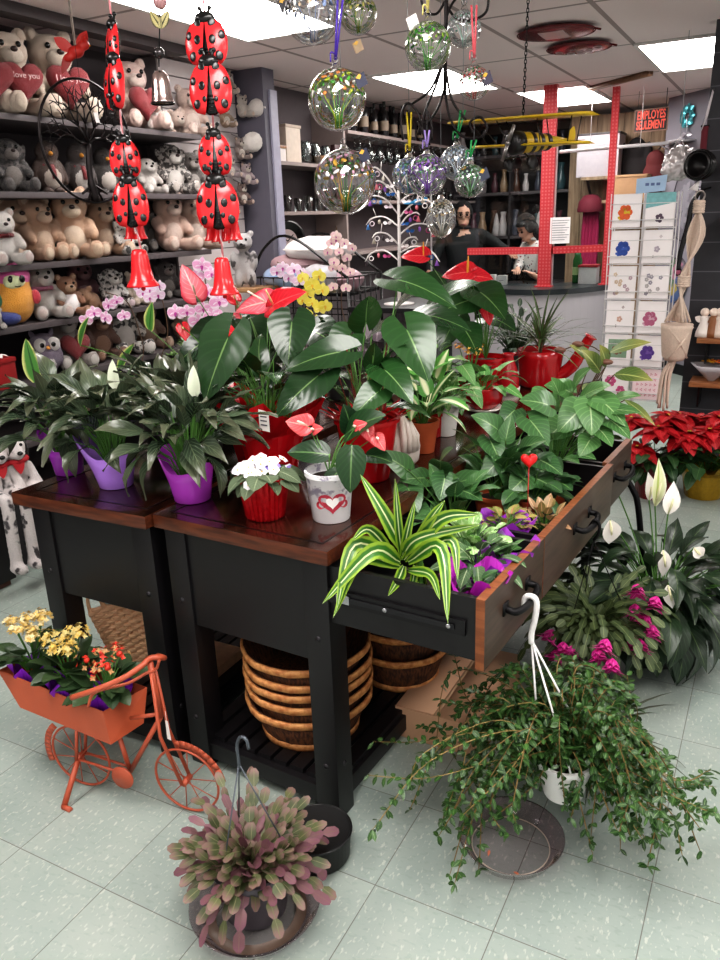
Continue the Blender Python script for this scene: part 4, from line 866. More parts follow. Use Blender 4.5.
for o_, cc_, lab in ((t2, c, 0),):
    b.lathe([(0, 0), (.105, 0), (.115, .006), (.135, .04), (.138, .042), (.139, .039), (.118, .004), (.106, -.0)], c+Z*.0008, 44); b.build('dish', GREYT, t2)
b = MB(); b.lathe([(.108, .003), (.085, .003), (.085, .0035)], c+Z*.002, 36); b.build('water_stain', M('#6f5c50', .4, var=.4), t2)
t2.scale = (1.13, 1.13, 1)
# empty clear saucer
c = V((-.46, 1.605, 0)); t2 = thing('drip_saucer', 'empty clear plastic drip saucer below the trailing plant', 'saucer', c)
b = MB(); b.lathe([(0, 0), (.1, 0), (.112, .006), (.132, .038), (.137, .042), (.134, .037), (.115, .004), (.1, -.0)], c+Z*.001, 44); b.build('dish', glassM('#efe6ea', .08, .12, .975), t2)
b = MB(); b.loop(ring(c+Z*.005, .1, 40), .0016, 5); b.build('inner_ring', M('#cbbfb0', .4), t2)
for k, (a, r) in enumerate(((3.9, .06), (5.1, .09))):
    b = MB(); b.leaf(c+az_el(a, 0)*r+Z*.006, az_el(a+1, .1), Z, .02, .008, 'lance', .4, .2, 3, 2); b.build('fallen_petal', M('#c9785a', .6), t2)
# trailing basket hung on the drawer handle
c = gy(566, 775, 1.98); c = gz(567, 786, .16); hk = gy(531, 592, 1.70)
c = gz(563, 792, .17); t = thing('trailing_plant', 'bushy small leaved trailing plant in a white pot hung from the drawer handle', 'potted plant', c)
WP = M('#e9e7e6', .3, var=.03); pot(t, c, .05, .07, .11, WP, .008)
hk = tb(1.01, .217, .69); top = hk+V((.005, 0, -.08)); b = MB()
b.tube(spline([hk+V((-.016, 0, -.012)), hk+V((-.014, 0, .008)), hk+V((0, 0, .016)), hk+V((.014, 0, .004)), hk+V((.012, 0, -.04)), top, top-Z*.03], 5), .0075, 8); b.build('hook', WP, t)
for k, q in enumerate((c+V((-.068, .01, .105)), c+V((.03, -.06, .105)), c+V((.06, .04, .105)))): b = MB(); b.tube([top-Z*.02, q], .0028, 6); b.build('wire', WP, t)
b = MB(); tp = c+Z*.1
for i in range(170):
    a = -.5+R_(0, 1)*PI*1.56 if i % 7 else R_(0, 6.3); L_ = (R_(.16, .46) if math.cos(a) < .3 else R_(.12, .32)) if i % 7 else R_(.06, .18); d = az_el(a, 0); rise = R_(-.02, .22)
    wg = lambda k_: V((R_(-1, 1), R_(-1, 1), R_(-1, 1)))*k_
    P = spline([tp+d*R_(0, .05), tp+d*L_*.35+wg(.03)+Z*(rise*.7+.03), tp+d*L_*.75+wg(.05)+Z*(rise*.55-.03), tp+d*L_+wg(.06)+Z*(rise*.2-R_(.02, .2))], 7); b.m = 1 if i % 3 else 2; b.tube(P, [.0016]*(len(P)-1)+[.0008], 4, False); b.m = 0
    for k, p in enumerate(P[3:]):
        for q in (-1, 1):
            for rep in range(2 if i % 2 else 1):
                dd = (P[min(k+4, len(P)-1)]-P[k+2]).normalized(); s_ = dd.cross(Z+V((R_(-.7, .7), R_(-.7, .7), 0))); b.leaf(p, s_*q+dd*R_(.2, .9)+Z*R_(-.4, .7), Z+V((R_(-.6, .6), R_(-.6, .6), 0)), R_(.014, .03), R_(.009, .016), 'oval', .4, .15, 3, 2)
b.build('foliage', [leafM('#1c361c', '#4a7038', '#76985a', .08, vein=0, rough=.3), M('#7a6238', .7), M('#8f7a4a', .7)], t)
# dark spiky dracaena behind it
c = V((-.33, 2.03, 0)); t = thing('potted_dracaena', 'dark spiky dracaena in a low pot on the floor behind the trailing plant', 'potted plant', c); pot(t, c, .05, .065, .11, DKPOT); b = MB()
for i in range(44): b.leaf(c+Z*.11, az_el(i*2.4, R_(-.2, .95)), Z, R_(.18, .32), .012, 'strap', R_(.2, .9), .25, 6, 2)
b.build('foliage', [leafM('#2a3428', '#465040', '#6a6a55', .1, '#55403e', .7, 1, vein=0), STEMB], t)
# pink flowering cactus hung from the second drawer
hk = tb(1.01, .77, .69); c = V((-.42, 2.36, .16)); t = thing('christmas_cactus', 'green christmas cactus with bright magenta flowers in a black hanging pot', 'potted plant', c)
pot(t, c, .085, .115, .15, DKPOT); b = MB(); top = c+Z*.15
for i in range(190):
    a = i*2.4; e = R_(-.05, 1.3); seg_chain(b, top+az_el(a, 0)*R_(0, .09), az_el(a, e), 3+int(R_(0, 3.4)), R_(.038, .05), R_(.02, .027), R_(.2, .5), 'blunt')
b.build('foliage', [leafM('#37492c', '#5f6d45', '#7f8a5c', .08, vein=0, rough=.5), STEM], t)
t3 = hk-Z*.05; b = MB(); b.tube(spline([hk+V((-.016, 0, -.012)), hk+Z*.014, hk+V((.014, 0, 0)), hk+V((.012, 0, -.03)), t3], 5), .005, 7); b.build('hook', IRON, t)
for k in range(3): b = MB(); b.tube([t3, c+az_el(k*2.09, 0)*.115+Z*.145], .0016, 5); b.build('wire', IRON, t)
MGA = leafM('#c41d8a', '#e0389f', '#ee8cc4', .1, vein=0, rough=.45)
for (x, y, Yx) in ((550, 635, 2.3), (563, 648, 2.26), (571, 652, 2.26), (557, 655, 2.25), (605, 645, 2.25), (598, 655, 2.22), (612, 665, 2.2), (635, 610, 2.4), (645, 620, 2.4), (652, 631, 2.38), (640, 645, 2.35), (633, 643, 2.35), (655, 602, 2.42), (637, 590, 2.42)):
    p = gy(x, y, Yx-.1); b = MB(); d = (V((R_(-.3, .3), -.5, -.6))).normalized(); x_ = d.orthogonal().normalized(); y_ = d.cross(x_)
    for tier, (o_, l, s_) in enumerate(((0, .022, .5), (.014, .026, .8), (.026, .03, 1.2))):
        for j in range(6): a = j*1.047+tier*.5; b.leaf(p+d*o_-d*.02, d+(x_*math.cos(a)+y_*math.sin(a))*s_, -d+Z*.3, l*1.75, .022, 'lance', -.5, .1, 3, 2)
    b.build('blossom', MGA, t)
# tall peace lily on the floor
c = V((-.27, 2.72, 0)); t = thing('potted_peace_lily', 'large dark peace lily with white flowers standing on the floor beside the drawers', 'potted plant', c); pot(t, c, .1, .13, .2, DKPOT)
b = MB(); fol(b, c+Z*.18, 105, (.1, .3), (.16, .23), (.055, .08), 'lance', (.1, 1.3), (.5, 1.6), .0024, .05, .22, .08, droop=.8, nv=7)
fol(b, c+Z*.18, 34, (.1, .2), (.17, .23), (.06, .085), 'lance', (-.1, .3), (.8, 1.7), .0028, .05, .18, .05, droop=.8, nv=7, az=(PI*.9, PI*2.2))
fl = []
for (x0, y0, x1, y1, w_, Yx, gr) in ((655, 506, 663, 462, 20, 2.75, 1), (668, 514, 675, 484, 22, 2.7, 0), (649, 500, 651, 474, 18, 2.8, 0), (610, 520, 611, 545, 26, 2.55, 0), (663, 550, 665, 578, 18, 2.6, 0), (694, 548, 703, 558, 18, 2.65, 0), (668, 585, 672, 610, 16, 2.5, 0), (614, 485, 611, 470, 10, 2.8, 0)):
    p = gy(x0, y0, Yx); q = gy(x1, y1, Yx); stem3(b, c+Z*.19, p, .0026, .03); fl.append((p, q, w_*pxm(p), gr))
b.build('foliage', [LILYB, STEM], t); LW = M('#f4efe9', .45, var=.04); LG = leafM('#d8dfa0', '#e8ecc8', '#b9c870', .15, edge='#f2f2dc', e0=.6, e1=1, vein=.1)
for p, q, w_, gr in fl:
    b = MB(); d = q-p; b.leaf(p, d, CAMH+V((R_(-.5, .5), 0, .1)), d.length*1.05, w_*.78, 'lance', .3, .45, 7, 6); o = b.build('flower', LG if gr else LW, t)
    if w_ < .052 and not gr: continue
    b = MB(); b.tube([p, p+d*.3+CAMH*.01, p+d*.55+CAMH*.012], [.002, .0045, .003], 7); b.build('spadix', M('#e6e2b8', .5), o)
# curved dark iron foot behind (plant stand)
t = thing('plant_stand', 'curved black iron plant stand leg behind the drawer front', 'plant stand', (-.33, 3.0, 0)); b = MB()
b.tube(spline([gy(622, 475, 3.0), gy(633, 490, 3.0), gy(639, 515, 3.0), V((-.33, 3.0, .0))], 6), .012, 8); b.build('iron_leg', IRON, t)
b = MB(); b.loop(ring(gy(612, 472, 3.05), .08, 24), .008, 6); b.build('iron_ring', IRON, t)
b = MB(); b.tube(spline([gy(602, 475, 3.1), gy(590, 500, 3.1), gy(584, 540, 3.1), V((-.6, 3.1, 0))], 6), .012, 8); b.build('iron_leg', IRON, t)
# poinsettias
RB_ = leafM('#8e0f18', '#c0202a', '#d84a4a', .04, vein=.25, rough=.45); GP = leafM('#1f3a22', '#35532f', '#5f7a50', .04, vein=.2)
GOLD = M('#b8912f', .3, .6, var=.25, scale=60, bump=.4)
for (c, lab, gl) in ((V((-.27, 4.62, 0)), 'red poinsettia in crumpled gold foil on the floor by the dark planks', 1), (V((-.52, 4.52, 0)), 'red poinsettia in a dark red wrap in front of the card rack', 0)):
    t = thing('potted_poinsettia', lab, 'potted plant', c, 0, 'poinsettias'); wrapped_pot(t, c, .095, .125, .17, GOLD if gl else M('#6e1018', .3), 40, .14, 'foil_wrap', .04); b = MB()
    fol(b, c+Z*.16, 50, (.1, .26), (.1, .14), (.06, .075), 'ovate', (-.1, .7), (.3, 1), .0022, .06, .15); b.build('foliage', [GP, STEM], t)
    for i in range(9):
        a = i*2.4; p = c+Z*(.43+R_(-.03, .07)-.1*(i/9))+az_el(a, 0)*(.04+.17*math.sqrt(i/9)); b = MB()
        for tier, (n_, l, e) in enumerate(((6, .165, -.05), (5, .13, .25), (5, .07, .6))):
            for j in range(n_): b.leaf(p, az_el(j*2*PI/n_+tier*.5+i, e+R_(-.2, .1))+az_el(a, 0)*.3, Z, l*R_(.85, 1.1), l*.55, 'ovate', .6, .14, 5, 4)
        b.m = 1
        for j in range(5): b.ball(p+V((R_(-1, 1)*.008, R_(-1, 1)*.008, .008)), .004, 6, 4)
        b.build('bract', [RB_, M('#b9a83a', .5)], t)
# ------------------------------------------------------------------ things hanging from the ceiling
RED = M('#cf2a30', .2, var=.08, scale=10); BLKG = M('#0f0e0f', .25); PSTR = M('#d98a90', .6, var=.3, scale=90)
AZC = math.atan2(CAMH.y, CAMH.x)
def shell(c, x, y, n, rx, ry, dep, side, mat_spots):
    """one domed wing: half ellipse opened downwards"""
    b = MB(); N, K = 12, 8; rows = []
    for i in range(K+1):
        v = i/K; row = []
        for j in range(N+1):
            u = j/N; yy = ry*math.cos(PI*v); w = rx*math.sin(PI*v)**.75
            xx = side*(w*u*1.0+.3*ry*v**2); row.append(b.vert(c+x*xx+y*yy+n*(dep*math.sqrt(max(0, 1-(u*.96)**2))*math.sin(PI*v)**.6)))
        rows.append(row)
    for p, q in zip(rows, rows[1:]):
        for j in range(N): b.face(p[j], p[j+1], q[j+1], q[j]) if side > 0 else b.face(p[j+1], p[j], q[j], q[j+1])
    b.m = 1
    for (u, v, r) in ((.45, .25, .2), (.78, .44, .18), (.3, .5, .18), (.62, .72, .2), (.14, .66, .12)):
        yy = ry*math.cos(PI*v); w = rx*math.sin(PI*v)**.75; q = c+x*(side*w*u+side*.3*ry*v**2)+y*yy+n*(dep*math.sqrt(1-(u*.96)**2)*math.sin(PI*v)**.6)
        nn = (n*1.0+x*side*u*.7).normalized(); T = nn.to_track_quat('Z', 'Y').to_matrix(); b.ball(q, (r*rx, r*rx*1.25, .0022), 10, 6, T)
    return b
def ladybug(t, c, S, tw=0, W_=.8):
    az = AZC+tw; n = V((math.cos(az), math.sin(az), .12)).normalized(); x = V((-math.sin(az), math.cos(az), 0)); y = n.cross(x); y = y if y.z > 0 else -y; c = V(c)
    b = MB(); T = Matrix((x, y, n)).transposed(); b.ball(c-y*S*.04, (S*.36*W_, S*.5, S*.1), 14, 8, T)
    for k in range(5): b.tube([c-y*S*(.16+.075*k)-x*S*(.16-.03*k)+n*S*.1, c-y*S*(.16+.075*k)+n*S*.125, c-y*S*(.16+.075*k)+x*S*(.16-.03*k)+n*S*.1], S*.015, 5)
    bd = b.build('ladybug', BLKG, t)
    for s in (-1, 1): shell(c+y*S*.02, x, y, n, S*.46*W_, S*.54, S*.2, s, 0).build('wing_case', [RED, BLKG], bd)
    b = MB(); b.ball(c+y*S*.52+n*S*.08, (S*.24*W_, S*.15, S*.13), 12, 7, T); 
    for s in (-1, 1):
        b.tube(spline([c+y*S*.56+x*s*S*.06+n*S*.06, c+y*S*.68+x*s*S*.09+n*S*.06, c+y*S*.74+x*s*S*.12+n*S*.06], 3), S*.035, 6); b.ball(c+y*S*.75+x*s*S*.125+n*S*.06, S*.055, 8, 5)
    b.build('head', BLKG, bd)
def bell(t, c, r, h, mat, name='bell'):
    b = MB(); b.lathe([(0, h), (r*.3, h), (r*.42, h*.96), (r*.5, h*.85), (r*.58, h*.5), (r*.72, h*.2), (r*.95, h*.06), (r, 0), (r*.95, 0), (r*.68, h*.2), (r*.5, h*.6), (0, h*.9)], c, 28); o = b.build(name, mat, t)
    b = MB(); b.loop(ring(V(c)+Z*(h*.16), r*.78, 28), r*.03, 5); b.tube([V(c)+Z*h*.5, V(c)-Z*h*.06], r*.06, 6); b.ball(V(c)-Z*h*.06, r*.14, 8, 6); b.build('clapper', mat, o)
def chime(label, Yc, bugs, small, big, top):
    p0 = gy(*top, Yc); t = thing('ladybug_wind_chime', label, 'wind chime', p0, 0, 'ladybug wind chimes')
    P = [V((p0.x, p0.y, ZC))]+[gy(q[0], q[1], Yc+.015) for q in bugs]+[gy(big[0], big[1]-big[3]/2, Yc)]
    b = MB(); b.tube(P, .003, 6); b.m = 1
    for a, q in zip(P, P[1:]):
        b.tube([a.lerp(q, k/8)+V((math.cos(k*2.2), math.sin(k*2.2), 0))*.0035 for k in range(9)], .0018, 5)
    b.build('cord', [PSTR, M('#f0d8da', .6)], t)
    for i, (x, y, h, tw, w_) in enumerate(bugs): p = gy(x, y+1, Yc-.022*(i % 2)); ladybug(t, p, h*.86*pxm(p), tw, w_)
    for (x, y) in small: p = gy(x, y, Yc+.03); bell(t, p-Z*.03, .022, .055, RED)
    p = gy(big[0], big[1], Yc); k = pxm(p); bell(t, p-Z*(big[3]*k/2), big[2]*k/2, big[3]*k, RED)
chime('narrower red ladybug wind chime on a pink cord, turned partly sideways', 1.9, [(115, 46, 44, -.9, .75), (117, 84, 52, -.75, .8), (125, 158, 40, .25, .85), (131, 203, 50, .1, .8)], ((130, 229), (140, 229)), (141, 268, 33, 36), (109, 5))
chime('wider red ladybug wind chime with its wings facing the aisle', 1.9, [(207, 42, 48, -.1, 1.05), (211, 88, 54, 0, .9), (215, 154, 44, .1, .85), (218, 204, 52, 0, .95)], ((211, 230), (219, 231), (228, 230), (235, 229)), (223, 276, 30, 36), (203, 5))
# silver bell with leafy butterfly
SIL = M('#d9c2be', .25, 1.0); p0 = gy(160, 20, 2.1); t = thing('silver_bell_chime', 'silver bell hanging from a gold leaf butterfly between the ladybug chimes', 'wind chime', p0)
pb = gy(161, 86, 2.1); k = pxm(pb); b = MB(); b.lathe([(0, 14*k), (4*k, 13.5*k), (7.5*k, 10*k), (9*k, 2*k), (9.6*k, -8*k), (11*k, -14*k), (12*k, -16*k), (11*k, -16*k), (8.5*k, -8*k), (0, 8*k)], pb, 28); b.build('bell', SIL, t)
b = MB(); b.loop(ring(pb-Z*16*k, 11.5*k, 28), .0025, 6); b.build('bell_rim', BLKG, t)
b = MB(); b.ball(gy(159, 53, 2.1), .017, 12, 8); b.build('bead', M('#5a5658', .2, .8), t)
b = MB(); b.tube([V((p0.x, p0.y, ZC)), p0, gy(159, 53, 2.1), pb+Z*17*k], .0022, 5); b.build('chain', IRON, t)
GB = leafM('#b9a85a', '#d8cf9a', '#4a4a30', .12, edge='#3a3a2a', e0=.6, e1=.9, vein=.5)
b = MB(); xx = CAMH.cross(Z)
for s in (-1, 1): b.leaf(p0-Z*.02, Z*.9-xx*s*.55, CAMH, .055, .03, 'ovate', .2, .1, 6, 4)
b.ball(p0-Z*.008, (.006, .006, .016)); b.build('butterfly', GB, t)
b = MB(); b.ball(gy(160, 2, 2.1), .02, 10, 7); b.build('bead', M('#c9989a', .3), t)
# red cardinal
p0 = gy(76, 52, 2.4); t = thing('hanging_cardinal', 'red cardinal bird with raised wings hanging on a pale strap', 'ornament', p0); k = pxm(p0); RC2 = M('#b5241c', .5, var=.2)
bd = blob('body', [(p0, (10*k, 6*k, 6*k)), (p0-xx*9*k+Z*6*k, (6*k, 5*k, 5*k)), (p0-xx*10*k+Z*11*k, (2.5*k, 2*k, 5*k)), (p0+xx*8*k-Z*5*k, (7*k, 4*k, 4*k))], RC2, t, .005)
b = MB(); b.leaf(p0+xx*2*k, xx*.8+Z*.6, CAMH, 24*k, 11*k, 'oval', .2, .1); b.leaf(p0-xx*2*k, -xx*.5+Z*.9, CAMH, 22*k, 11*k, 'oval', .2, .1); b.build('wing', RC2, t)
b = MB(); b.leaf(p0+xx*8*k-Z*4*k, xx*.5-Z*.8, CAMH, 18*k, 9*k, 'strap', .1, .1); b.build('tail', M('#8f1f1c', .5), t)
b = MB(); b.lathe([(.0, .008), (.004, 0)], p0-xx*14*k+Z*5*k, 8, -xx); b.build('beak', M('#d98a2a', .5), t)
b = MB(); q = V((p0.x, p0.y, ZC)); b.bar(p0+Z*.01, q, .011, .002); b.build('strap', M('#b5a59a', .6), t)
# tree of life ring
p0 = gy(88, 142, 2.35); k = pxm(p0); t = thing('tree_of_life_ring', 'dark metal ring with a branching tree hanging before the toy shelves', 'ornament', p0+Z*58*k); DM = M('#231d1e', .4, .6)
xt = (xx*.5+CAMH*.82).normalized(); xt = V((xt.x, xt.y, 0)).normalized()
b = MB(); b.loop(ring(p0, 57*k, 48, -xt, Z), .005, 6); b.build('ring', DM, t)
b = MB(); tr = p0-Z*20*k
b.tube(spline([p0-Z*56*k, p0-Z*30*k+xt*3*k, p0-Z*2*k], 6), [.016]*5+[.011]*8, 7)
def br(p, a, L, r, n):
    q = p+(Z*math.sin(a)-xt*math.cos(a))*L; b.tube([p, p.lerp(q, .5)+Z*R_(-.15, .15)*L, q], [r, r*.8, r*.6], 5)
    if n:
        for s in (-1, 0, 1) if n > 2 else (-1, 1): br(q, a+s*R_(.4, .75), L*R_(.66, .88), r*.7, n-1)
for a in (.35, 1.0, 1.57, 2.1, 2.8): br(p0-Z*2*k, a, 19*k, .006, 3)
for a in (PI+.5, PI+1, 2*PI-.5, 2*PI-1): b.tube([p0-Z*40*k, p0-Z*40*k+(Z*math.sin(a)-xt*math.cos(a))*18*k], .005, 5)
b.build('tree', DM, t)
b = MB(); q = gy(97, 116, 2.3); b.quad(q-Z*.022-xx*.008, q-Z*.022+xx*.006, q+Z*.012+xx*.012, q+Z*.012-xx*.004); b.build('price_tag', M('#e9e2e0', .6), t)
b = MB(); b.tube([p0+Z*57*k, V((p0.x, p0.y, ZC))], .0012, 4); b.build('thread', DM, t)
# ---------------- glass witch balls
GL = glassM('#ffffff', .42, .02, .985)
def orb(label, x, y, r, Yx, cols, rib=None, ribtop=None, tagc=None, tagxy=None, squash=1):
    p = gy(x, y, Yx); R = r*pxm(p); t = thing('glass_ball', label, 'glass ball', p, 0, 'hanging glass balls')
    b = MB(); b.ball(p, (R, R, R*squash), 32, 20); b.build('shell', GL, t)
    b = MB(); b.lathe([(0, .012), (.008, .012), (.011, .004), (.014, 0)], p+Z*R*squash*.985, 14); b.loop([p+Z*(R*squash+.02)+xx*(.008*math.cos(a))+Z*(.008*math.sin(a)) for a in [i*.6 for i in range(10)]], .0016, 5); b.build('cap', glassM('#e8e8ea', .5, .05, .8), t)
    # glass threads inside, drawn from the bottom up like a small tree
    b = MB(); base = p-Z*R*.9*squash
    for i in range(11):
        a = i*2.4; q = p+az_el(a, R_(.1, 1.3))*R*.93; b.m = i % 2
        b.tube(spline([base+az_el(a, 0)*R*.1, p.lerp(base, .45)+az_el(a, 0)*R*.18, q], 4), [.0022]*6+[.003, .004, .003][:3] if False else .0013*max(.7, R/.08), 5)
    b.build('glass_threads', [M(cols[0], .25), M(cols[1], .25)], t)
    b = MB()
    for i in range(110):
        a = i*2.4; e = math.asin(.1+.87*i/110); q = p+V((math.cos(a)*math.cos(e), math.sin(a)*math.cos(e), math.sin(e)*squash))*R*.985; b.m = i % len(cols)
        nn = (q-p).normalized(); T = nn.to_track_quat('Z', 'Y').to_matrix() @ Matrix.Rotation(R_(0, 3), 3, 'Z'); b.ball(q, (R*R_(.05, .15), R*R_(.04, .09), R*.012), 7, 4, T)
    b.build('fleck_print_pattern', [M(c_, .25) for c_ in cols], t)
    top = gy(*ribtop, Yx) if ribtop else V((p.x, p.y, ZC)); b = MB(); q = p+Z*(R*squash+.02)
    if rib:
        for s in (-1, 1): b.bar(q+xx*.001*s, top+xx*.008*s, .006, .0012, up=CAMH)
        b.tube(spline([q+Z*.015, q+Z*.02+xx*.012, q-Z*.005+xx*.014], 4), .0024, 5)
        b.build('ribbon', M(rib, .5), t)
        if ribtop: b = MB(); b.tube([top, V((top.x, top.y, ZC))], .0009, 4); b.build('thread', M('#8a8a8e', .4), t)
    else: b.tube([q, V((top.x, top.y, ZC))], .001, 4); b.build('thread', M('#8a8a8e', .4), t)
    if tagc:
        for tx, ty in tagxy:
            a = gy(tx, ty, Yx-.02); b = MB(); s = .02; b.quad(a-xx*s-Z*s*.5, a+xx*s*.4-Z*s*1.2, a+xx*s+Z*s*.4, a-xx*s*.4+Z*s*1.1); o = b.build('tag', M(tagc, .5), t)
            if tagc != '#efeae6':
                b = MB(); a2 = a+CAMH*.001; b.quad(a2+xx*s*.2+Z*s*.1, a2+xx*s*.75+Z*s*.25, a2+xx*s*.3+Z*s*.8, a2-xx*s*.1+Z*s*.6); b.build('tag_print', M('#d9a83a', .5), o)
NAVY = '#23263f'
orb('clear glass ball with white and blue flecks at the top edge beside the ceiling light', 312, 14, 28, 2.25, ('#e8e4ee', '#8fa3c9', '#c9b29a', '#ffffff'), None, None, '#2a2630', [(284, 4)])
orb('yellow green flecked glass ball behind the clear ball at the top edge', 358, 14, 19, 2.6, ('#8fa838', '#4f8a3a', '#d9d27a', '#e9e4cf'), '#b9d26a', None, '#b59a7a', [(358, 46)])
orb('large glass ball with green and orange flecks hung on a violet ribbon', 337, 100, 29, 2.2, ('#4f9a3a', '#a8b83a', '#d98a4a', '#f2eee0'), '#4a2f9a', (341, -10), NAVY, [(361, 80)])
orb('large glass ball with green and pale pink flecks hung below the violet ribboned one', 345, 182, 31, 2.3, ('#3f7a3a', '#c9a04a', '#d9a8c0', '#f2eef2'), None, (343, 130), NAVY, [(364, 155)])
orb('green topped glass ball with a white paper tag', 428, 47, 23, 2.3, ('#4f9a2f', '#2f7a2a', '#8fb83a', '#e9f0d8'), '#d8c97a', None, '#efeae6', [(413, 22)])
orb('clear glass ball behind the iron hooks near the top', 464, 29, 17, 2.7, ('#e8eef0', '#a8d0c0', '#d8d8e0', '#ffffff'))
orb('small glass ball with red flecks on a pink ribbon', 474, 83, 16, 2.55, ('#c93a3a', '#e8b8b0', '#3f8a4a', '#ffffff'), '#d9606a', (474, 5), '#3a3448', [(487, 78)])
orb('pale blue green glass ball on a yellow ribbon', 410, 176, 18, 2.75, ('#7f9ad8', '#6fb89a', '#a8b8e8', '#e8f0f8'), '#d9c02f', (409, 112))
orb('purple glass ball on a lilac ribbon beside the yellow ribboned one', 427, 175, 20, 2.62, ('#8a4ac0', '#b08ae0', '#6fa87a', '#e8d8f8'), '#a890d8', (427, 130))
orb('milky white glass ball on a green ribbon', 457, 163, 17, 2.7, ('#d8e0f0', '#c9d8e8', '#a8c0d8', '#ffffff'), '#1f8a4a', (463, 110))
orb('glass ball with a green base and dark tags below the milky white one', 470, 181, 16, 2.6, ('#4f9a4a', '#a8c9b8', '#2f7a3a', '#e8f4ec'), '#1f8a4a', (474, 140), '#2f3448', [(466, 171), (484, 174)])
orb('bright white glass ball hanging beside the jewellery tree', 441, 218, 15, 2.9, ('#ffffff', '#f2e8d8', '#e8d0a8', '#ffffff'), None, (441, 150), squash=1.25)
# ---------------- iron hook rack
Yr = 2.7; t = thing('iron_hook_rack', 'black wrought iron hook rack holding the ribboned glass balls', 'rack', gy(445, 95, Yr)); H_ = lambda *pp: spline([gy(a, b_, Yr) for a, b_ in pp], 6)
tp = gy(447, -60, Yr); b = MB(); b.tube([V((tp.x, tp.y, ZC)), gy(446, 20, Yr), gy(444.6, 95, Yr)], .007, 8); b.build('stem', DM, t)
for nm, P in (('arm', ((444, 90), (438, 108), (428, 122), (418, 122), (424, 132))), ('arm', ((445, 92), (450, 118), (462, 136), (480, 137), (487, 128), (480, 117), (470, 122), (472, 132))), ('arm', ((444, 60), (436, 85), (425, 112), (422, 130), (430, 145))), ('arm', ((446, 70), (452, 100), (466, 120))),
              ('arm', ((403, 140), (401, 118), (406, 104), (414, 107), (420, 120), (418, 135))), ('arm', ((420, 135), (426, 112), (431, 122), (432, 140))), ('arm', ((444, 60), (430, 90), (412, 104))), ('arm', ((445, 2), (436, 14), (424, 10), (420, -8))), ('arm', ((446, 5), (456, 18), (472, 20), (486, 12), (489, -6))), ('arm', ((446, 18), (452, 4), (462, -8)))):
    b = MB(); b.tube(H_(*P), .0042, 7); b.build(nm, DM, t)
# ---------------- yellow biplane on a chain
Ya = 3.2; YEL = M('#c9a81f', .35, var=.08); t0 = gy(523, 130, Ya); t = thing('model_biplane', 'yellow and black tin model biplane hanging on a chain', 'model plane', t0); BK2 = M('#1d1b1c', .35)
wx = (X*.93-Y*.36).normalized(); fx_ = V((-.36, -.93, 0)); k = pxm(t0)
def wing(px0, px1, ch, th, name, tipc=None):
    a = gy(*px0, Ya+.1); b_ = gy(*px1, Ya-.05); b = MB(); n = 10; rows = []
    for i in range(n+1):
        p = a.lerp(b_, i/n); e = 1-(.25 if i in (0, n) else 0); rows.append([b.vert(p+fx_*ch*e*u+Z*z) for u, z in ((.5, 0), (.35, th), (0, th*1.2), (-.5, 0), (0, -th*.3), (.35, -th*.3))])
    for p, q in zip(rows, rows[1:]):
        for j in range(6): b.face(p[j], p[(j+1) % 6], q[(j+1) % 6], q[j])
    b.face(*rows[0][::-1]); b.face(*rows[-1]); return b.build(name, YEL, t)
wing((456, 124), (592, 114), .15, .008, 'upper_wing'); wing((478, 148), (588, 143), .13, .007, 'lower_wing')
fu = gy(512, 143, Ya-.02); tl = fu-fx_*.30+X*.05+Z*.012
b = MB(); ax = (tl-fu).normalized(); L_ = (tl-fu).length; b.lathe([(0, 0), (.028, .0), (.036, .01), (.04, .06), (.036, .12), (.022, .22), (.008, L_), (0, L_)], fu, 20, ax); b.build('fuselage', YEL, t)
b = MB(); b.lathe([(.0, -.012), (.03, -.01), (.043, .0), (.043, .04), (.038, .045), (.0, .045)], fu, 20, ax); b.build('engine_cowl', BK2, t)
b = MB(); 
for kk_ in range(3): b.lathe([(.0395-kk_*.004, 0), (.0415-kk_*.004, .006), (.0405-kk_*.004, .018)], fu+ax*(.08+kk_*.045), 20, ax)
b.build('black_band', BK2, t)
b = MB(); q = fu-ax*.02; b.ball(q, .01, 8, 6)
for s in (1, -1): b.bar(q, q+(Z*.9+wx*.4)*.07*s, .016, .004, up=ax)
b.build('propeller', M('#8f8a88', .3, .7), t)
b = MB(); b.leaf(tl, Z-ax*-.3, wx, .06, .05, 'ovate', 0, 0); b.build('tail_fin', YEL, t)
b = MB()
for s in (1, -1): b.leaf(tl, wx*s-ax*.1, Z, .08, .045, 'oval', 0, 0)
b.build('tail_plane', YEL, t)
for u in (.16, .36, .66, .9):
    for o_ in (.03, -.03):
        b = MB(); p = gy(456, 124, Ya+.1).lerp(gy(592, 114, Ya-.05), u)+fx_*o_; q = gy(478, 148, Ya+.1).lerp(gy(588, 143, Ya-.05), u*.95+.01)+fx_*o_; b.tube([p, q], .0022, 5); b.build('strut', BK2, t)
for s in (-1, 1):
    c = fu+ax*.05-Z*.075+wx*.055*s; b = MB(); b.lathe([(0, -.009), (.022, -.009), (.027, -.004), (.027, .004), (.022, .009), (0, .009)], c, 18, wx); w_ = b.build('wheel', BK2, t)
    b = MB(); b.tube([c, fu+ax*.06-Z*.03], .003, 5); b.build('wheel_strut', BK2, w_)
b = MB(); q = V((t0.x+.01, t0.y, ZC)); p = gy(523, 117, Ya); n = int((q-p).length/.014)
for i in range(n):
    c = p.lerp(q, (i+.5)/n); ay = X if i % 2 else Y; b.loop([c+Z*.0095*math.sin(a)+ay*.0045*math.cos(a) for a in [j*PI/4 for j in range(8)]], .0016, 4)
b.build('chain', IRON, t)
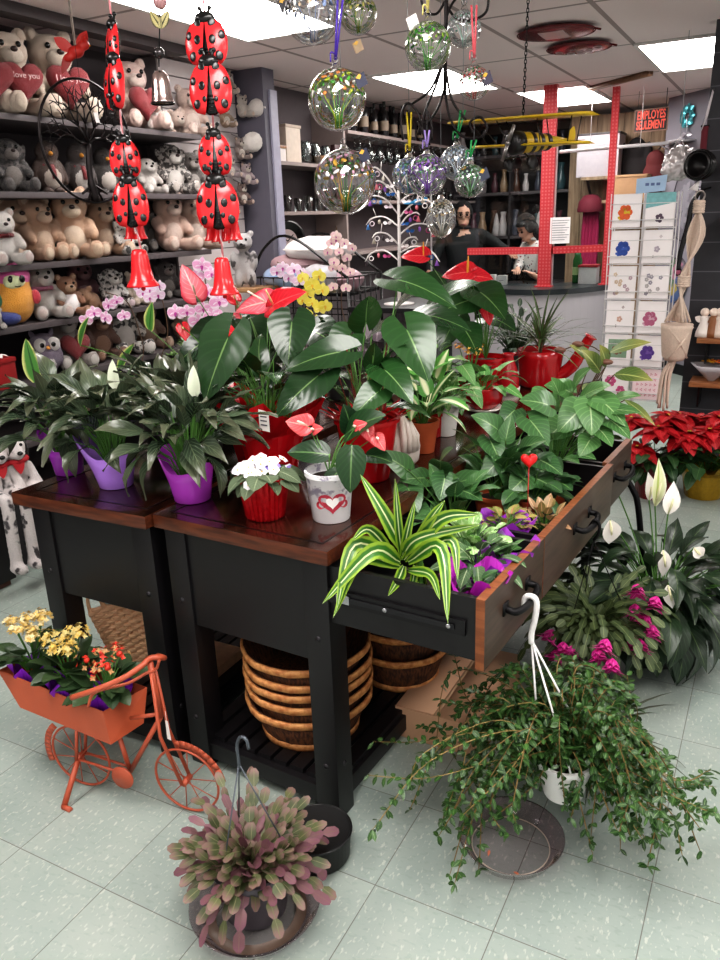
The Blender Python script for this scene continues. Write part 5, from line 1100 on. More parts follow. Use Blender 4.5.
# ---------------- foil balloons resting under the ceiling
MRN = M('#6a1e22', .22, .3, var=.2, scale=9)
for (x, y, rx, ry, lab, wh) in ((556, 33, .21, .15, 'flat maroon foil balloon with a white patch against the ceiling', 1), (579, 48, .19, .14, 'smaller maroon foil balloon with swirls behind the one with a white patch', 0)):
    p = gz(x, y, ZC-.022); t = thing('foil_balloon', lab, 'balloon', p, 0, 'foil balloons'); b = MB(); b.ball(p, (rx, ry*1.3, .018), 30, 14); b.build('balloon', MRN, t)
    b = MB(); b.loop([p+V((math.cos(a)*rx*1.03, math.sin(a)*ry*1.34, 0)) for a in [i*PI/18 for i in range(36)]], .005, 4); b.build('seam', MRN, t)
    b = MB()
    if wh:
        n = 7; rows = [[b.vert(p+V((u*rx*.34, v*ry*1.3*.5-.03, -.0185*math.sqrt(max(0, 1-(u*.34)**2-(v*.5-.03/ry/1.3)**2))-.001))) for u in [j*2/n-1 for j in range(n+1)]] for v in [j*2/n-1 for j in range(n+1)]]
        for r, q in zip(rows, rows[1:]):
            for j in range(n): b.face(r[j], r[j+1], q[j+1], q[j])
        b.build('white_patch', M('#b9aaa8', .35), t)
    else:
        for i in range(5): b.loop([p+V((-.12+.06*i+.022*math.cos(a), .05*math.sin(i)+.03*math.sin(a), -.0175*math.sqrt(max(.05, 1-((-.12+.06*i)/rx)**2)))) for a in [j*PI/6 for j in range(12)]], .004, 4)
        b.build('swirl_print', M('#a89494', .4), t)
    b = MB(); b.tube([p+V((rx, 0, 0)), p+V((rx+.04, 0, -.012))], .006, 6); b.build('valve', MRN, t)
# ------------------------------------------------------------------ toy shelves along the left wall
SHM = M('#4c4547', .6, var=.1); SZ = (2.075, 1.745, 1.425, 1.15, .88, .6)
t = thing('toy_shelving', 'dark grey toy shelving along the wall, full of plush animals', 'shelving', (-3.375, 2.4, 0))
for z in SZ:
    b = MB(); b.box((-3.585, .9, z-.028), (-3.15, 4.02, z)); b.build('shelf', SHM, t, bevel=.003)
b = MB(); b.box((-3.597, .9, .0), (-3.586, 4.02, 2.52)); b.build('back_panel', M('#3a3437', .7), t, smooth=False)
for y in (.9, 2.46, 4.0):
    b = MB(); b.box((-3.585, y, 0), (-3.56, y+.025, 2.52)); b.build('upright', SHM, t, smooth=False)
b = MB(); b.box((-3.585, .9, 0), (-3.17, 4.02, .32)); b.build('plinth', M('#2e2a2d', .6), t, smooth=False)
b = MB(); b.box((-3.3, .9, 2.5), (-3.2, 4.02, ZC-.001)); structure(b.build('trim_1', M('#4c4547', .6), smooth=False))
# low black bench under the dalmatians
t = thing('low_bench', 'low black display bench below the toy shelves', 'bench', (-3.04, 1.9, 0)); b = MB(); b.box((-3.165, 1.5, .03), (-3.03, 2.18, .40)); b.build('body', M('#1f1c1e', .5), t, bevel=.004)
b = MB(); b.box((-3.16, 1.52, 0), (-3.05, 2.16, .03)); b.build('plinth', M('#5a3a30', .6), t, smooth=False)
EYE = M('#0a0909', .1); NOSE = M('#2a1a18', .3); MUZ = {}
def mk(kind):
    """one plush of each kind, one unit high, sitting and facing +x"""
    R = lambda ax, a: Matrix.Rotation(a, 3, ax)
    t = thing('plush_'+kind if kind != 'bear' else 'teddy_bear', 'x', 'plush toy', (0, 0, 0), 0, 'plush toys on the shelves')
    S = [((0, 0, .28), (.21, .25, .28)), ((.03, 0, .70), (.215, .25, .21)), ((.02, 0, .48), (.15, .17, .14))]
    for s in (-1, 1):
        S += [((.30, s*.17, .10), (.25, .11, .105), R('Z', s*.25)), ((.50, s*.22, .13), (.07, .105, .125)), ((.14, s*.25, .37), (.18, .085, .085), R('Y', .55) @ R('Z', s*.1)), ((.04, s*.23, .45), (.09, .1, .1))]
    ear = []
    if kind in ('bear',): ear = [((.02, s*.19, .89), (.05, .085, .085)) for s in (-1, 1)]
    if kind == 'cat': ear = [((.02, s*.15, .9), (.04, .055, .1), R('X', -s*.3)) for s in (-1, 1)]
    if kind == 'dog': ear = [((.04, s*.25, .66), (.07, .05, .17), R('X', -s*.25)) for s in (-1, 1)]
    if kind == 'owl': S = [((0, 0, .42), (.32, .34, .42)), ((.0, 0, .66), (.3, .33, .28))]+[((-.02, s*.33, .4), (.15, .08, .26)) for s in (-1, 1)]; ear = [((0, s*.22, .93), (.05, .06, .1), R('X', -s*.4)) for s in (-1, 1)]
    if kind == 'bird': S = [((0, 0, .34), (.25, .27, .34)), ((.04, 0, .74), (.2, .22, .21))]+[((.0, s*.27, .38), (.12, .06, .24), R('X', s*.25)) for s in (-1, 1)]+[((.16, s*.12, .05), (.14, .09, .05)) for s in (-1, 1)]
    if kind == 'lying': S = [((-.15, 0, .3), (.5, .3, .3)), ((.45, 0, .5), (.24, .28, .25))]+[((.45, s*.28, .1), (.28, .12, .11)) for s in (-1, 1)]+[((-.45, s*.3, .12), (.2, .14, .12)) for s in (-1, 1)]; ear = [((.4, s*.22, .72), (.06, .1, .1)) for s in (-1, 1)]
    blob('body', S+ear, fur('#d8b9a0'), t, .026, 2, .012)
    hx_, hz = (.03, .70) if kind != 'lying' else (.45, .5)
    if kind in ('bear', 'dog', 'cat', 'lying'):
        b = MB(); b.ball((hx_+.2, 0, hz-.06), (.1, .125, .095), 14, 9); b.build('muzzle', fur('#efdccb'), t)
        b = MB(); b.ball((hx_+.295, 0, hz-.01), (.03, .042, .03), 10, 6); b.build('nose', NOSE, t)
        for s in (-1, 1):
            b = MB(); b.ball((hx_+.195, s*.092, hz+.06), (.026, .03, .032), 10, 6); b.build('eye', EYE, t)
            if kind != 'dog' and kind != 'lying':
                b = MB(); b.ball((.065, s*.19 if kind == 'bear' else s*.15, .885), (.02, .05 if kind == 'bear' else .03, .055), 10, 6); b.build('inner_ear', fur('#e8cdb8'), t)
            if kind != 'lying':
                b = MB(); b.ball((.555, s*.225, .13), (.022, .07, .085), 10, 6); b.build('paw_pad', fur('#e8d2c2'), t)
        if kind != 'lying': b = MB(); b.ball((.12, 0, .27), (.12, .17, .2), 14, 9); b.build('belly', fur('#efdccb'), t)
    if kind in ('owl', 'bird'):
        z, x, d = (.7, .25, .15) if kind == 'owl' else (.77, .19, .09)
        for s in (-1, 1):
            if kind == 'owl': b = MB(); b.ball((x-.0, s*d, z), (.05, .15, .16), 14, 8); b.build('face_disc', fur('#f3ece6'), t)
            b = MB(); b.ball((x+.045 if kind == 'owl' else x, s*d*.85, z), (.025, .055 if kind == 'owl' else .03, .055 if kind == 'owl' else .03), 12, 7); b.build('eye', EYE, t)
        b = MB(); b.lathe([(0, .12), (.03, .06), (.05, 0)], (x+.02, 0, z-.06), 10, V((1, 0, -.25))); b.build('beak', M('#c98a3a', .5), t)
        b = MB(); b.ball((.1, 0, .3), (.17 if kind == 'bird' else .235, .2, .24), 14, 9); b.build('belly', fur('#efe6df'), t)
    return t
PRO = {}
def heart3(t, p, S, mat, face):
    b = MB(); x = V((-face.y, face.x, 0)).normalized(); hp = heartpts(S, 24); fr = []
    for k, o_ in ((.6, .3), (.9, .22), (1, 0), (.9, -.22), (.6, -.3)): fr.append([b.vert(p+x*(-a*k)+Z*(q*k)+face*(o_*S)) for a, q in hp])
    for r, q in zip(fr, fr[1:]):
        for j in range(24): b.face(r[j], r[(j+1) % 24], q[(j+1) % 24], q[j])
    b.face(*fr[0][::-1]); b.face(*fr[-1]); return b.build('heart_cushion', mat, t)
PLUSHRED = fur('#8f1824')
def toy(kind, label, x, yb, h, z, cols, X0=-3.34, turn=None, acc=None, mult=1.0, zz=None, txt=None):
    """place a plush whose seat shows at pixel (x, yb), h pixels high, on the shelf at height z"""
    P = gx(x, yb, X0); P.z = z; H = h*pxm(P)*mult; rz = (turn if turn is not None else -.35)
    if kind not in PRO: PRO[kind] = mk(kind); r = PRO[kind]; first = True
    else: first = False
    c1, c2, c3 = (list(cols)+[None, None])[:3]; c2 = c2 or c1; c3 = c3 or c2
    mats = {'body': fur(*c1) if isinstance(c1, tuple) else fur(c1), 'muzzle': fur(c2), 'belly': fur(c2), 'inner_ear': fur(c3), 'paw_pad': fur(c3), 'face_disc': fur(c2)}
    r = dup(PRO[kind], P, rz, label, H, mats)
    P0 = P; ROOTM[r.name] = (Matrix.Translation(P) @ Matrix.Rotation(rz, 4, 'Z') @ Matrix.Scale(H, 4)).inverted()
    fdir = V((math.cos(rz), math.sin(rz), 0))
    if acc == 'heart':
        o = heart3(r, P+fdir*.42*H+Z*.36*H, .26*H, PLUSHRED, fdir)
        if txt:
            T = Matrix.Translation(P+fdir*.505*H+Z*.40*H) @ Matrix(((-fdir.y, 0, fdir.x, 0), (fdir.x, 0, fdir.y, 0), (0, 1, 0, 0), (0, 0, 0, 1))); textmesh(txt, .085*H, M('#d8b0b0', .6), T, o)
    if acc in ('scarf', 'bow', 'pinkbow'):
        m_ = PLUSHRED if acc != 'pinkbow' else fur('#e58fb5'); b = MB(); b.loop([P+(V((math.cos(a)*.17, math.sin(a)*.19, .5)))*H for a in [i*.524 for i in range(12)]], .04*H, 7)
        if acc == 'scarf': b.tube([P+fdir*.2*H+Z*.5*H, P+fdir*.26*H+Z*.38*H, P+fdir*.27*H+Z*.26*H], .045*H, 7)
        else:
            sd_ = V((-fdir.y, fdir.x, 0))
            for s in (-1, 1): b.leaf(P+fdir*.21*H+Z*.49*H, sd_*s+fdir*.4, Z, .16*H, .13*H, 'oval', .2, .2)
        b.build('scarf' if acc == 'scarf' else 'ribbon_bow', m_, r)
    if acc == 'shirt':
        b = MB(); b.lathe([(.22*H, .12*H), (.265*H, .28*H), (.2*H, .47*H), (.17*H, .5*H)], P, 18); b.build('shirt', M('#e9e4e4', .8), r)
    return r
TAN = ('#dcb496', '#eed0b6', '#eed4bc'); CRE = ('#e3cfbd', '#eadbcb', '#e6d2c0'); WHT_ = ('#e4dcd6', '#efe9e4', '#e9d5cf')
# top shelf
z = SZ[0]
toy('bear', 'white teddy bear with a big red heart, first on the top shelf', 14, 117, 86, z, CRE, acc='heart', txt='I love you')
toy('bear', 'cream teddy bear with a red heart, second on the top shelf behind the ring', 58, 120, 88, z, CRE, acc='heart', txt='I love you')
toy('bear', 'pale pink teddy bear with a red heart behind the narrower ladybug chime', 134, 128, 70, z, ('#d9b8ae', '#e8d0c6', '#e6c9be'), acc='heart')
toy('lying', 'cream lying plush bear behind the silver bell on the top shelf', 172, 132, 30, z, ('#dcc0b2', '#ead8cc'), X0=-3.36)
toy('bear', 'small white teddy bear beside the silver bell on the top shelf', 150, 129, 44, z, WHT_, X0=-3.3)
toy('bear', 'blush teddy bear at the far end of the top shelf', 190, 133, 50, z, ('#d9bcb0', '#ead4c8'))
toy('bear', 'cream teddy bear at the outer start of the top shelf', -14, 113, 84, z, CRE, acc='heart')
# second shelf
z = SZ[1]
toy('dog', 'dark grey wolf plush on the second shelf', 14, 196, 56, z, (('#3a3636', '#6a6260'), '#8a817c', '#57504e'))
toy('bird', 'brown eagle plush with a red scarf on the second shelf', 52, 195, 52, z, ('#5a4238', '#d9c9bd'), acc='scarf')
toy('bird', 'black and white penguin plush with a red scarf on the second shelf', 82, 194, 50, z, ('#4a3d3b', '#e4dcd6'), acc='scarf')
toy('bird', 'dark brown bird plush behind the narrower ladybug chime on the second shelf', 107, 193, 46, z, ('#3d3432', '#e0d4cb'))
toy('dog', 'white puppy plush beside the narrower ladybug chime', 149, 194, 38, z, ('#ddd3cd', '#efe8e2'))
toy('dog', 'grey and white husky plush on the second shelf', 173, 194, 52, z, (('#5a524f', '#d8d0ca'), '#e8e0da', '#cfc4bc'))
toy('bear', 'grey koala plush behind the wider ladybug chime', 192, 194, 44, z, ('#6f6662', '#b5aca6'))
# third shelf
z = SZ[2]
toy('bear', 'small white bear plush with a red ribbon at the start of the third shelf', 6, 262, 56, z, WHT_, X0=-3.22, acc='bow')
toy('bear', 'small tan teddy bear behind the white one on the third shelf', 22, 260, 66, z, TAN, X0=-3.42)
toy('bear', 'big tan teddy bear leaning in the middle of the third shelf', 42, 262, 64, z, TAN, X0=-3.34, turn=-.1)
toy('bear', 'biggest tan teddy bear facing out on the third shelf', 76, 261, 70, z, ('#e0b697', '#f0d8c0', '#e8c9ae'), X0=-3.3, turn=-.6)
toy('bear', 'little brown teddy bear peeking behind the biggest tan one', 93, 258, 56, z, ('#a37a62', '#cfa98f'), X0=-3.47)
toy('bear', 'tan teddy bear with a pale muzzle left of the narrower ladybug chime', 106, 261, 58, z, TAN, X0=-3.36)
toy('dog', 'white plush with black paw spots behind the narrower red bell', 128, 260, 40, z, (('#e4dcd6', '#3a3433', .09), '#efe8e2', '#3a3433'), X0=-3.26)
toy('bear', 'dark grey plush bear in the shadow of the third shelf', 153, 259, 50, z, ('#57504d', '#8a827c'), X0=-3.45)
toy('bear', 'curly pink cream bear plush on the third shelf', 172, 258, 60, z, ('#dcb7a6', '#ecd2c5'), X0=-3.32)
toy('bear', 'second curly cream bear plush left of the wider ladybug chime', 195, 257, 54, z, ('#dfc0b0', '#ecd6ca'), X0=-3.32)
# fourth shelf
z = SZ[3]
P = gx(18, 322, -3.24); P.z = z; H = 60*pxm(P); t = thing('plush_caterpillar', 'colourful egg shaped plush with pink hood and orange belly', 'plush toy', P, 0, 'plush toys on the shelves'); f_ = V((.93, -.36, 0)); s_ = V((.36, .93, 0)); q = lambda a, c_, e: P+f_*a*H+s_*c_*H+Z*e*H
blob('body', [(q(0, 0, .4), (.3*H, .33*H, .4*H)), (q(0, 0, .68), (.27*H, .3*H, .26*H))], fur('#e8a23f'), t, .008)
b = MB(); b.ball(q(-.02, 0, .76), (.3*H, .325*H, .26*H), 18, 10); b.build('hood', fur('#d95fa0'), t)
b = MB(); b.ball(q(.17, 0, .7), (.13*H, .21*H, .15*H), 16, 9); b.build('face', fur('#dfe6b8'), t)
for s in (-1, 1):
    b = MB(); b.ball(q(.29, s*.09, .73), (.025*H, .055*H, .06*H), 10, 7); b.build('eye', EYE, t)
    b = MB(); b.ball(q(.14, s*.31, .42), (.09*H, .07*H, .12*H), 10, 7); b.build('arm', fur('#3f8f6a' if s < 0 else '#c93f4f'), t)
b = MB(); b.ball(q(.05, -.2, .12), (.3*H, .2*H, .13*H), 12, 7); b.build('foot', fur('#3f4a8f'), t)
b = MB(); b.tube(spline([q(.3, -.05, .625), q(.315, 0, .61), q(.3, .05, .625)], 3), .008*H, 5); b.build('mouth', EYE, t)
toy('cat', 'white kitten plush with a pink bow on the fourth shelf', 46, 322, 58, z, WHT_, acc='pinkbow', X0=-3.3)
toy('bear', 'small brown teddy bear in a white shirt on the fourth shelf', 71, 318, 42, z, ('#b07a58', '#dcb491'), acc='shirt', X0=-3.24)
toy('lying', 'small tan teddy bear lying on its belly on the fourth shelf', 90, 315, 32, z, ('#b98a66', '#dcb491'), X0=-3.28, turn=-1.1)
toy('cat', 'dusty pink cat plush at the back of the fourth shelf', 84, 309, 50, z, ('#a8707a', '#cfa0a6'), X0=-3.47)
toy('dog', 'black and white spotted pup plush on the fourth shelf', 114, 311, 42, z, (('#e6dfdb', '#2d2828', .03), '#efe8e4', '#e8cfd4'), X0=-3.28)
toy('bear', 'little cream bear plush beside the narrower red bell on the fourth shelf', 137, 309, 34, z, CRE, X0=-3.26)
toy('dog', 'grey puppy plush at the far end of the fourth shelf', 168, 305, 40, z, ('#6a6260', '#a89f9a'), X0=-3.36)
toy('lying', 'white long haired plush at the near edge of the fourth shelf', -4, 331, 26, z, WHT_, X0=-3.2, turn=-.6)
# fifth shelf
z = SZ[4]
toy('owl', 'lilac grey owl plush with huge eyes on the fifth shelf', 50, 388, 44, z, ('#8a7a8f', '#e9e2e0'), X0=-3.24)
toy('bear', 'grey bear plush holding a red heart on the fifth shelf', 70, 378, 62, z, ('#b5aaa4', '#e4dcd6'), acc='heart', X0=-3.34)
toy('dog', 'brown puppy plush on the fifth shelf behind the leaves', 104, 374, 52, z, ('#7a5240', '#b58a70'), X0=-3.34)
toy('dog', 'black and white puppy plush on the fifth shelf', 126, 372, 62, z, (('#dcd4ce', '#3a3433', 0), '#e8e0da'), X0=-3.34)
toy('bear', 'brown bear plush at the far end of the fifth shelf', 150, 366, 50, z, ('#8a6a56', '#b99a84'), X0=-3.34)
# gift box with white flower
P = gx(4, 392, -3.18); t = thing('gift_box', 'red heart gift box with a white bow at the near edge of the fifth shelf', 'gift box', V((P.x, P.y, SZ[4]))); RDB = M('#8f1f22', .4)
b = MB(); b.box((P.x-.08, P.y-.1, SZ[4]), (P.x+.05, P.y+.05, SZ[4]+.12)); b.build('box', RDB, t, bevel=.004)
b = MB(); b.box((P.x-.085, P.y-.105, SZ[4]+.12), (P.x+.055, P.y+.055, SZ[4]+.14)); b.build('lid', RDB, t, bevel=.003)
b = MB()
for i in range(8): b.leaf(V((P.x-.01, P.y-.02, SZ[4]+.141)), az_el(i*.8, .5), Z, .07, .04, 'oval', .8, .3)
b.build('bow', M('#ede6e2', .6), t)
# dalmatians sitting on the low bench, legs hanging
DAL = fur('#e3dad8', '#3a3336', .08)
for (x, y, lab, dx) in ((2, 462, 'spotted dalmatian plush with a red scarf and dangling legs, nearer the shelf', -3.1), (20, 452, 'second spotted dalmatian plush with long dangling legs beside the table leg', -3.08)):
    P = gx(x, 495, dx); P.z = .4005; t = thing('plush_dalmatian', lab, 'plush toy', P, 0, 'dalmatian plush toys')
    f_ = V((.9, -.3, 0)).normalized(); s_ = V((.3, .9, 0)).normalized(); q = lambda a, c_, e: P+f_*a+s_*c_+Z*e
    B_ = [(q(-.02, 0, .09), (.055, .06, .1)), (q(0, 0, .22), (.062, .062, .058)), (q(.055, 0, .205), (.045, .034, .032)), (q(-.01, 0, .15), (.045, .05, .06))]
    for s in (-1, 1):
        e_ = .17
        for k in range(25): u = k/24; B_.append((q(.02+min(.155, .3*u), s*(.035+.012*u), .03-max(0, u-.5)*.62), (.032, .028, .03)))
        B_.append((q(.2, s*.05, -.285), (.055, .03, .028)))
        for k in range(8): B_.append((q(.02+.009*k, s*(.055+.003*k), .13-.016*k), (.024, .022, .022)))
    blob('body', B_, DAL, t, .009, 2, .002)
    for s in (-1, 1):
        b = MB(); b.ball(q(-.01, s*.062, .205), (.022, .012, .05), 10, 7); b.build('ear', fur('#2f292b'), t)
        b = MB(); b.ball(q(.052, s*.026, .24), .008, 8, 6); b.build('eye', EYE, t)
    b = MB(); b.ball(q(.1, 0, .213), (.012, .014, .01), 8, 6); b.build('nose', EYE, t)
    b = MB(); b.loop([q(.055*math.cos(a), .058*math.sin(a), .165) for a in [i*.5 for i in range(12)]], .012, 6); b.leaf(q(.055, 0, .165), f_*.3-Z, f_, .06, .07, 'tri', .2, .1); b.build('scarf', M('#b3202a', .7), t)
# leopard plush standing further on
for o in list(PRO.values()):   # the pattern toys themselves take the last places
    pass
last = {'bear': ('tan teddy bear at the far back of the fifth shelf', (184, 362), SZ[4], -3.4), 'dog': ('brown puppy plush low on the sixth shelf behind the table', (60, 470), SZ[5], -3.34), 'cat': ('pale cat plush low on the sixth shelf behind the table', (90, 466), SZ[5], -3.34),
        'owl': ('tan owl plush low on the sixth shelf', (120, 460), SZ[5], -3.34), 'bird': ('dark bird plush low on the sixth shelf', (150, 455), SZ[5], -3.34), 'lying': ('tan lying bear plush low on the sixth shelf', (175, 450), SZ[5], -3.34)}
for k, o in PRO.items():
    l, (x, y), z, X0 = last[k]; P = gx(x, y, X0); o.location = (X0, P.y, z); o.scale = (.2,)*3; o.rotation_euler.z = -.4; o['label'] = l
# ------------------------------------------------------------------ slat panel with clip-on plush, grey column
t = thing('slat_panel', 'white slatted display panel at the end of the toy shelves', 'display panel', (-3.5, 4.45, 0)); b = MB()
for i in range(24): b.box((-3.46, 4.05, .3+i*.093), (-3.445, 4.8, .3+i*.093+.086))
b.build('slats', M('#cfc6c6', .5, var=.05), t, smooth=False)
b = MB(); b.box((-3.597, 4.05, 0), (-3.46, 4.8, 2.53)); b.build('backing', M('#7a7274', .6), t, smooth=False)
b = MB(); b.box((-3.6, 4.84, 0), (-3.24, 4.98, ZC)); structure(b.build('column', M('#63606c', .6, var=.05), smooth=False))
b = MB(); b.box((-3.243, 4.9, 1.2), (-3.225, 4.985, 2.42)); structure(b.build('trim_2', M('#9f9db0', .5), smooth=False))
POM = fur('#efe8e2')
for i, (x, y, r, lab) in enumerate(((258, 108, 9, 'upper white pompom plush clipped to the slat panel'), (253, 142, 9.5, 'lower white pompom plush clipped to the slat panel'))):
    P = gx(x, y, -3.3); t = thing('pompom_plush', lab, 'plush toy', P, 0, 'pompoms on the slat panel'); k = pxm(P); blob('body', [(P, (r*k,)*3), (P+V((-.04, 0, -.01)), (r*k*.8,)*3)], POM, t, .008, 1, .006)
    b = MB(); b.tube([P-X*.03+Z*.02, P-X*.145+Z*.03], .004, 5); b.build('hook', M('#a8a2a4', .3, .8), t)
for i, (x, y, c1, lab) in enumerate(((228, 95, '#d9cbbd', 'cream keyring plush high on the slat panel'), (243, 118, '#e3d8cf', 'ivory keyring plush on the slat panel'), (226, 128, '#b59a80', 'brown keyring plush on the slat panel'), (241, 160, '#a3908a', 'grey brown keyring plush on the slat panel'), (231, 178, '#c0aeb2', 'mauve keyring plush on the slat panel'), (247, 185, '#cdb8bc', 'pink grey bunny keyring plush on the slat panel'), (243, 205, '#8a7068', 'brown fox keyring plush low on the slat panel'), (229, 215, '#3f3432', 'dark keyring plush low on the slat panel'))):
    P = gx(x, y, -3.38); r = dup(PRO['bear' if i % 2 else 'cat'], P, -.4, lab, .15, {'body': fur(c1), 'muzzle': fur('#e8ddd2'), 'belly': fur('#e8ddd2')}); r['group'] = 'keyring plush on the slat panel'; r.name = 'keyring_plush'
    ROOTM[r.name] = (Matrix.Translation(P) @ Matrix.Rotation(-.4, 4, 'Z') @ Matrix.Scale(.15, 4)).inverted(); b = MB(); b.tube([P+V((-.0, 0, .14)), P+V((-.068, 0, .17))], .004, 5); b.build('hook', M('#a8a2a4', .3, .8), r)
# spotted grey plush on a wooden stand
P = gy(246, 278, 4.15); LE = fur('#b9b4b4', '#4a4647', .06); t = thing('plush_leopard', 'grey spotted leopard plush standing behind the table near the slat panel', 'plush toy', V((P.x, P.y, 1.19)));
q = lambda a, c_, e: V((P.x, P.y, 1.19))+CAMH*a+xx*c_+Z*e
blob('body', [(q(0, 0, .12), (.05, .055, .11)), (q(.02, 0, .27), (.06, .062, .055)), (q(.07, 0, .255), (.035, .035, .028)), (q(0, -.05, .32), (.02, .02, .02)), (q(0, .05, .32), (.02, .02, .02))]+[(q(.03, s*.04, .05), (.03, .028, .06)) for s in (-1, 1)]+[(q(.03, s*.06, .16), (.028, .025, .06)) for s in (-1, 1)], LE, t, .009, 2, .003)
for s in (-1, 1): b = MB(); b.ball(q(.068, s*.026, .285), .009, 8, 6); b.build('eye', EYE, t)
b = MB(); b.ball(q(.105, 0, .26), (.01, .012, .008), 8, 6); b.build('nose', EYE, t)
t = thing('wooden_stand', 'small plain wooden display stand under the spotted leopard plush', 'stand', (P.x, P.y, 0)); b = MB(); b.box((P.x-.2, P.y-.14, 1.165), (P.x+.16, P.y+.14, 1.189)); b.build('top', woodM('#8f6a4a', '#b08a64'), t, bevel=.003)
for dx in (-.18, .12):
    for dy in (-.12, .1): b = MB(); b.box((P.x+dx, P.y+dy, 0), (P.x+dx+.025, P.y+dy+.025, 1.165)); b.build('leg', woodM('#8f6a4a', '#b08a64'), t)
# ------------------------------------------------------------------ glassware shelves along the left wall
GSM = M('#8d7f7c', .5, var=.08); CG2 = glassM('#f0f4f4', .35, .04, .95)
t = thing('glassware_shelving', 'open wall shelves crowded with glasses and jars beyond the grey column', 'shelving', (-3.45, 7, 0))
GZ = (1.985, 1.64, 1.28); 
for z in GZ: b = MB(); b.box((-3.6, 5.0, z-.025), (-3.3, 6.05, z)); b.build('shelf', GSM, t, smooth=False)
b = MB(); b.box((-3.6, 6.05, 1.0), (-3.3, 6.08, 2.4)); b.build('upright', GSM, t, smooth=False)
for z in (2.26, 1.72, 1.3): b = MB(); b.box((-3.6, 6.1, z-.025), (-3.28, 9.15, z)); b.build('shelf', GSM, t, smooth=False)
b = MB(); b.box((-3.6, 5.0, .0), (-3.3, 9.15, .5)); b.build('base', M('#3a3436', .6), t, smooth=False)
jar = None
def jarset(P, kind, label, h, group, rad=None):
    global _gj
    if kind not in _gj:
        t = thing(kind, label, kind.replace('_', ' '), P, 0, group); b = MB(); P = V(P)
        if kind == 'wine_glass': b.lathe([(0, 0), (.03, 0), (.03, .003), (.004, .008), (.004, .07), (.02, .085), (.034, .11), (.036, .14), (.03, .175), (.0285, .175), (.034, .14), (.032, .112), (0, .088)], P, 18)
        if kind == 'glass_jar': b.lathe([(0, 0), (.04, 0), (.044, .01), (.044, .13), (.034, .15), (.036, .165), (.033, .165), (.03, .15), (.041, .13), (.041, .012), (0, .01)], P, 20)
        if kind == 'tumbler': b.lathe([(0, 0), (.032, 0), (.04, .12), (.038, .12), (.03, .01), (0, .01)], P, 18)
        if kind == 'bottle': b.lathe([(0, 0), (.036, 0), (.038, .01), (.038, .17), (.03, .2), (.014, .225), (.013, .28), (.016, .282), (.016, .3), (0, .3)], P, 18)
        b.build('glass' if kind != 'bottle' else 'body', CG2 if kind != 'bottle' else M('#1c1a1c', .15), t)
        if kind == 'bottle': b = MB(); b.lathe([(.0386, 0), (.0386, .08)], P+Z*.05, 18); b.build('bottle_label', M('#8a7a6a', .6), t)
        _gj[kind] = (t, h); return t
    o, h0 = _gj[kind]; return dup(o, P, R_(0, 6), label, h/h0)
_gj = {}
for i in range(7): jarset((-3.42+.06*(i % 2), 5.48+.075*i, GZ[0]), 'glass_jar', 'clear glass jar in the row on the upper glassware shelf', R_(.15, .19), 'glass jars on the upper shelf')
for i in range(9): jarset((-3.4+.05*(i % 2), 5.3+.078*i, GZ[1]), 'tumbler', 'clear tumbler in the row on the middle glassware shelf', R_(.11, .15), 'tumblers on the middle shelf')
for i in range(16): jarset((-3.42+.08*(i % 2), 6.2+.1*i, 2.26), 'bottle', 'dark bottle in the row on the high far shelf', R_(.2, .27), 'bottles on the high shelf')
for i in range(26):   # stemware hanging upside down under the high shelf
    o = jarset((-3.4+.1*(i % 2), 6.25+.09*i, 2.232), 'wine_glass', 'clear wine glass hanging upside down below the high far shelf', R_(.17, .2), 'hanging wine glasses'); o.rotation_euler = (PI, 0, 0)
for i in range(22): jarset((-3.44+.1*(i % 2), 6.2+.11*i, 1.72), 'tumbler', 'clear tumbler in the row on the far glassware shelf', R_(.11, .16), 'tumblers on the far shelf')
def bxthing(name, label, cat, a, b_, mat, lid=None, group=None):
    t = thing(name, label, cat, ((a[0]+b_[0])/2, (a[1]+b_[1])/2, a[2]), 0, group); b = MB(); b.box(a, b_); b.build('body', mat, t, bevel=.003)
    if lid:
        b = MB(); b.box((a[0]-.006, a[1]-.006, b_[2]), (b_[0]+.006, b_[1]+.006, b_[2]+.02)); b.build('lid', lid, t, bevel=.002)
    return t
bxthing('storage_box', 'tall cream box on the upper glassware shelf', 'box', (-3.5, 5.25, GZ[0]), (-3.34, 5.45, GZ[0]+.24), M('#cfc0b2', .6), M('#bfae9e', .6))
bxthing('storage_box', 'white and wood box beside the grey column on the upper shelf', 'box', (-3.5, 5.03, GZ[0]), (-3.33, 5.22, GZ[0]+.09), M('#e3dbd6', .6), woodM('#8a6040', '#a87c56'))
bxthing('picture_panel', 'dark wine red panel at the end of the glassware shelves', 'panel', (-3.34, 5.9, 1.66), (-3.3, 6.12, 2.14), M('#35161a', .4), None)
t = thing('round_box', 'round tan wooden box at the end of the upper glassware shelf', 'box', (-3.38, 5.75, GZ[0])); b = MB(); b.lathe([(0, 0), (.07, 0), (.072, .05), (0, .05)], (-3.36, 5.78, GZ[0]+.001), 24); b.build('body', M('#b08a6a', .6), t); b = MB(); b.lathe([(.074, 0), (.074, .02), (0, .022)], (-3.36, 5.78, GZ[0]+.045), 24); b.build('lid', M('#a27c5c', .6), t)
P = gx(287, 210, -3.34); P.z = GZ[1]-.36; P = V((-3.4, 5.22, GZ[2])); t = thing('drum_clock', 'black round drum shaped clock on the low glassware shelf', 'clock', P); b = MB(); c_ = P+Z*.15; ax = (X*.9-Y*.45).normalized()
b.lathe([(0, -.09), (.145, -.09), (.15, -.08), (.15, .08), (.13, .085), (.12, .06), (0, .06)], c_, 36, ax); b.build('drum', BLKG, t)
b = MB(); b.lathe([(.0, .0), (.085, 0)], c_+ax*.063, 30, ax); b.build('dial', M('#bcaaa8', .4, var=.3, scale=20), t)
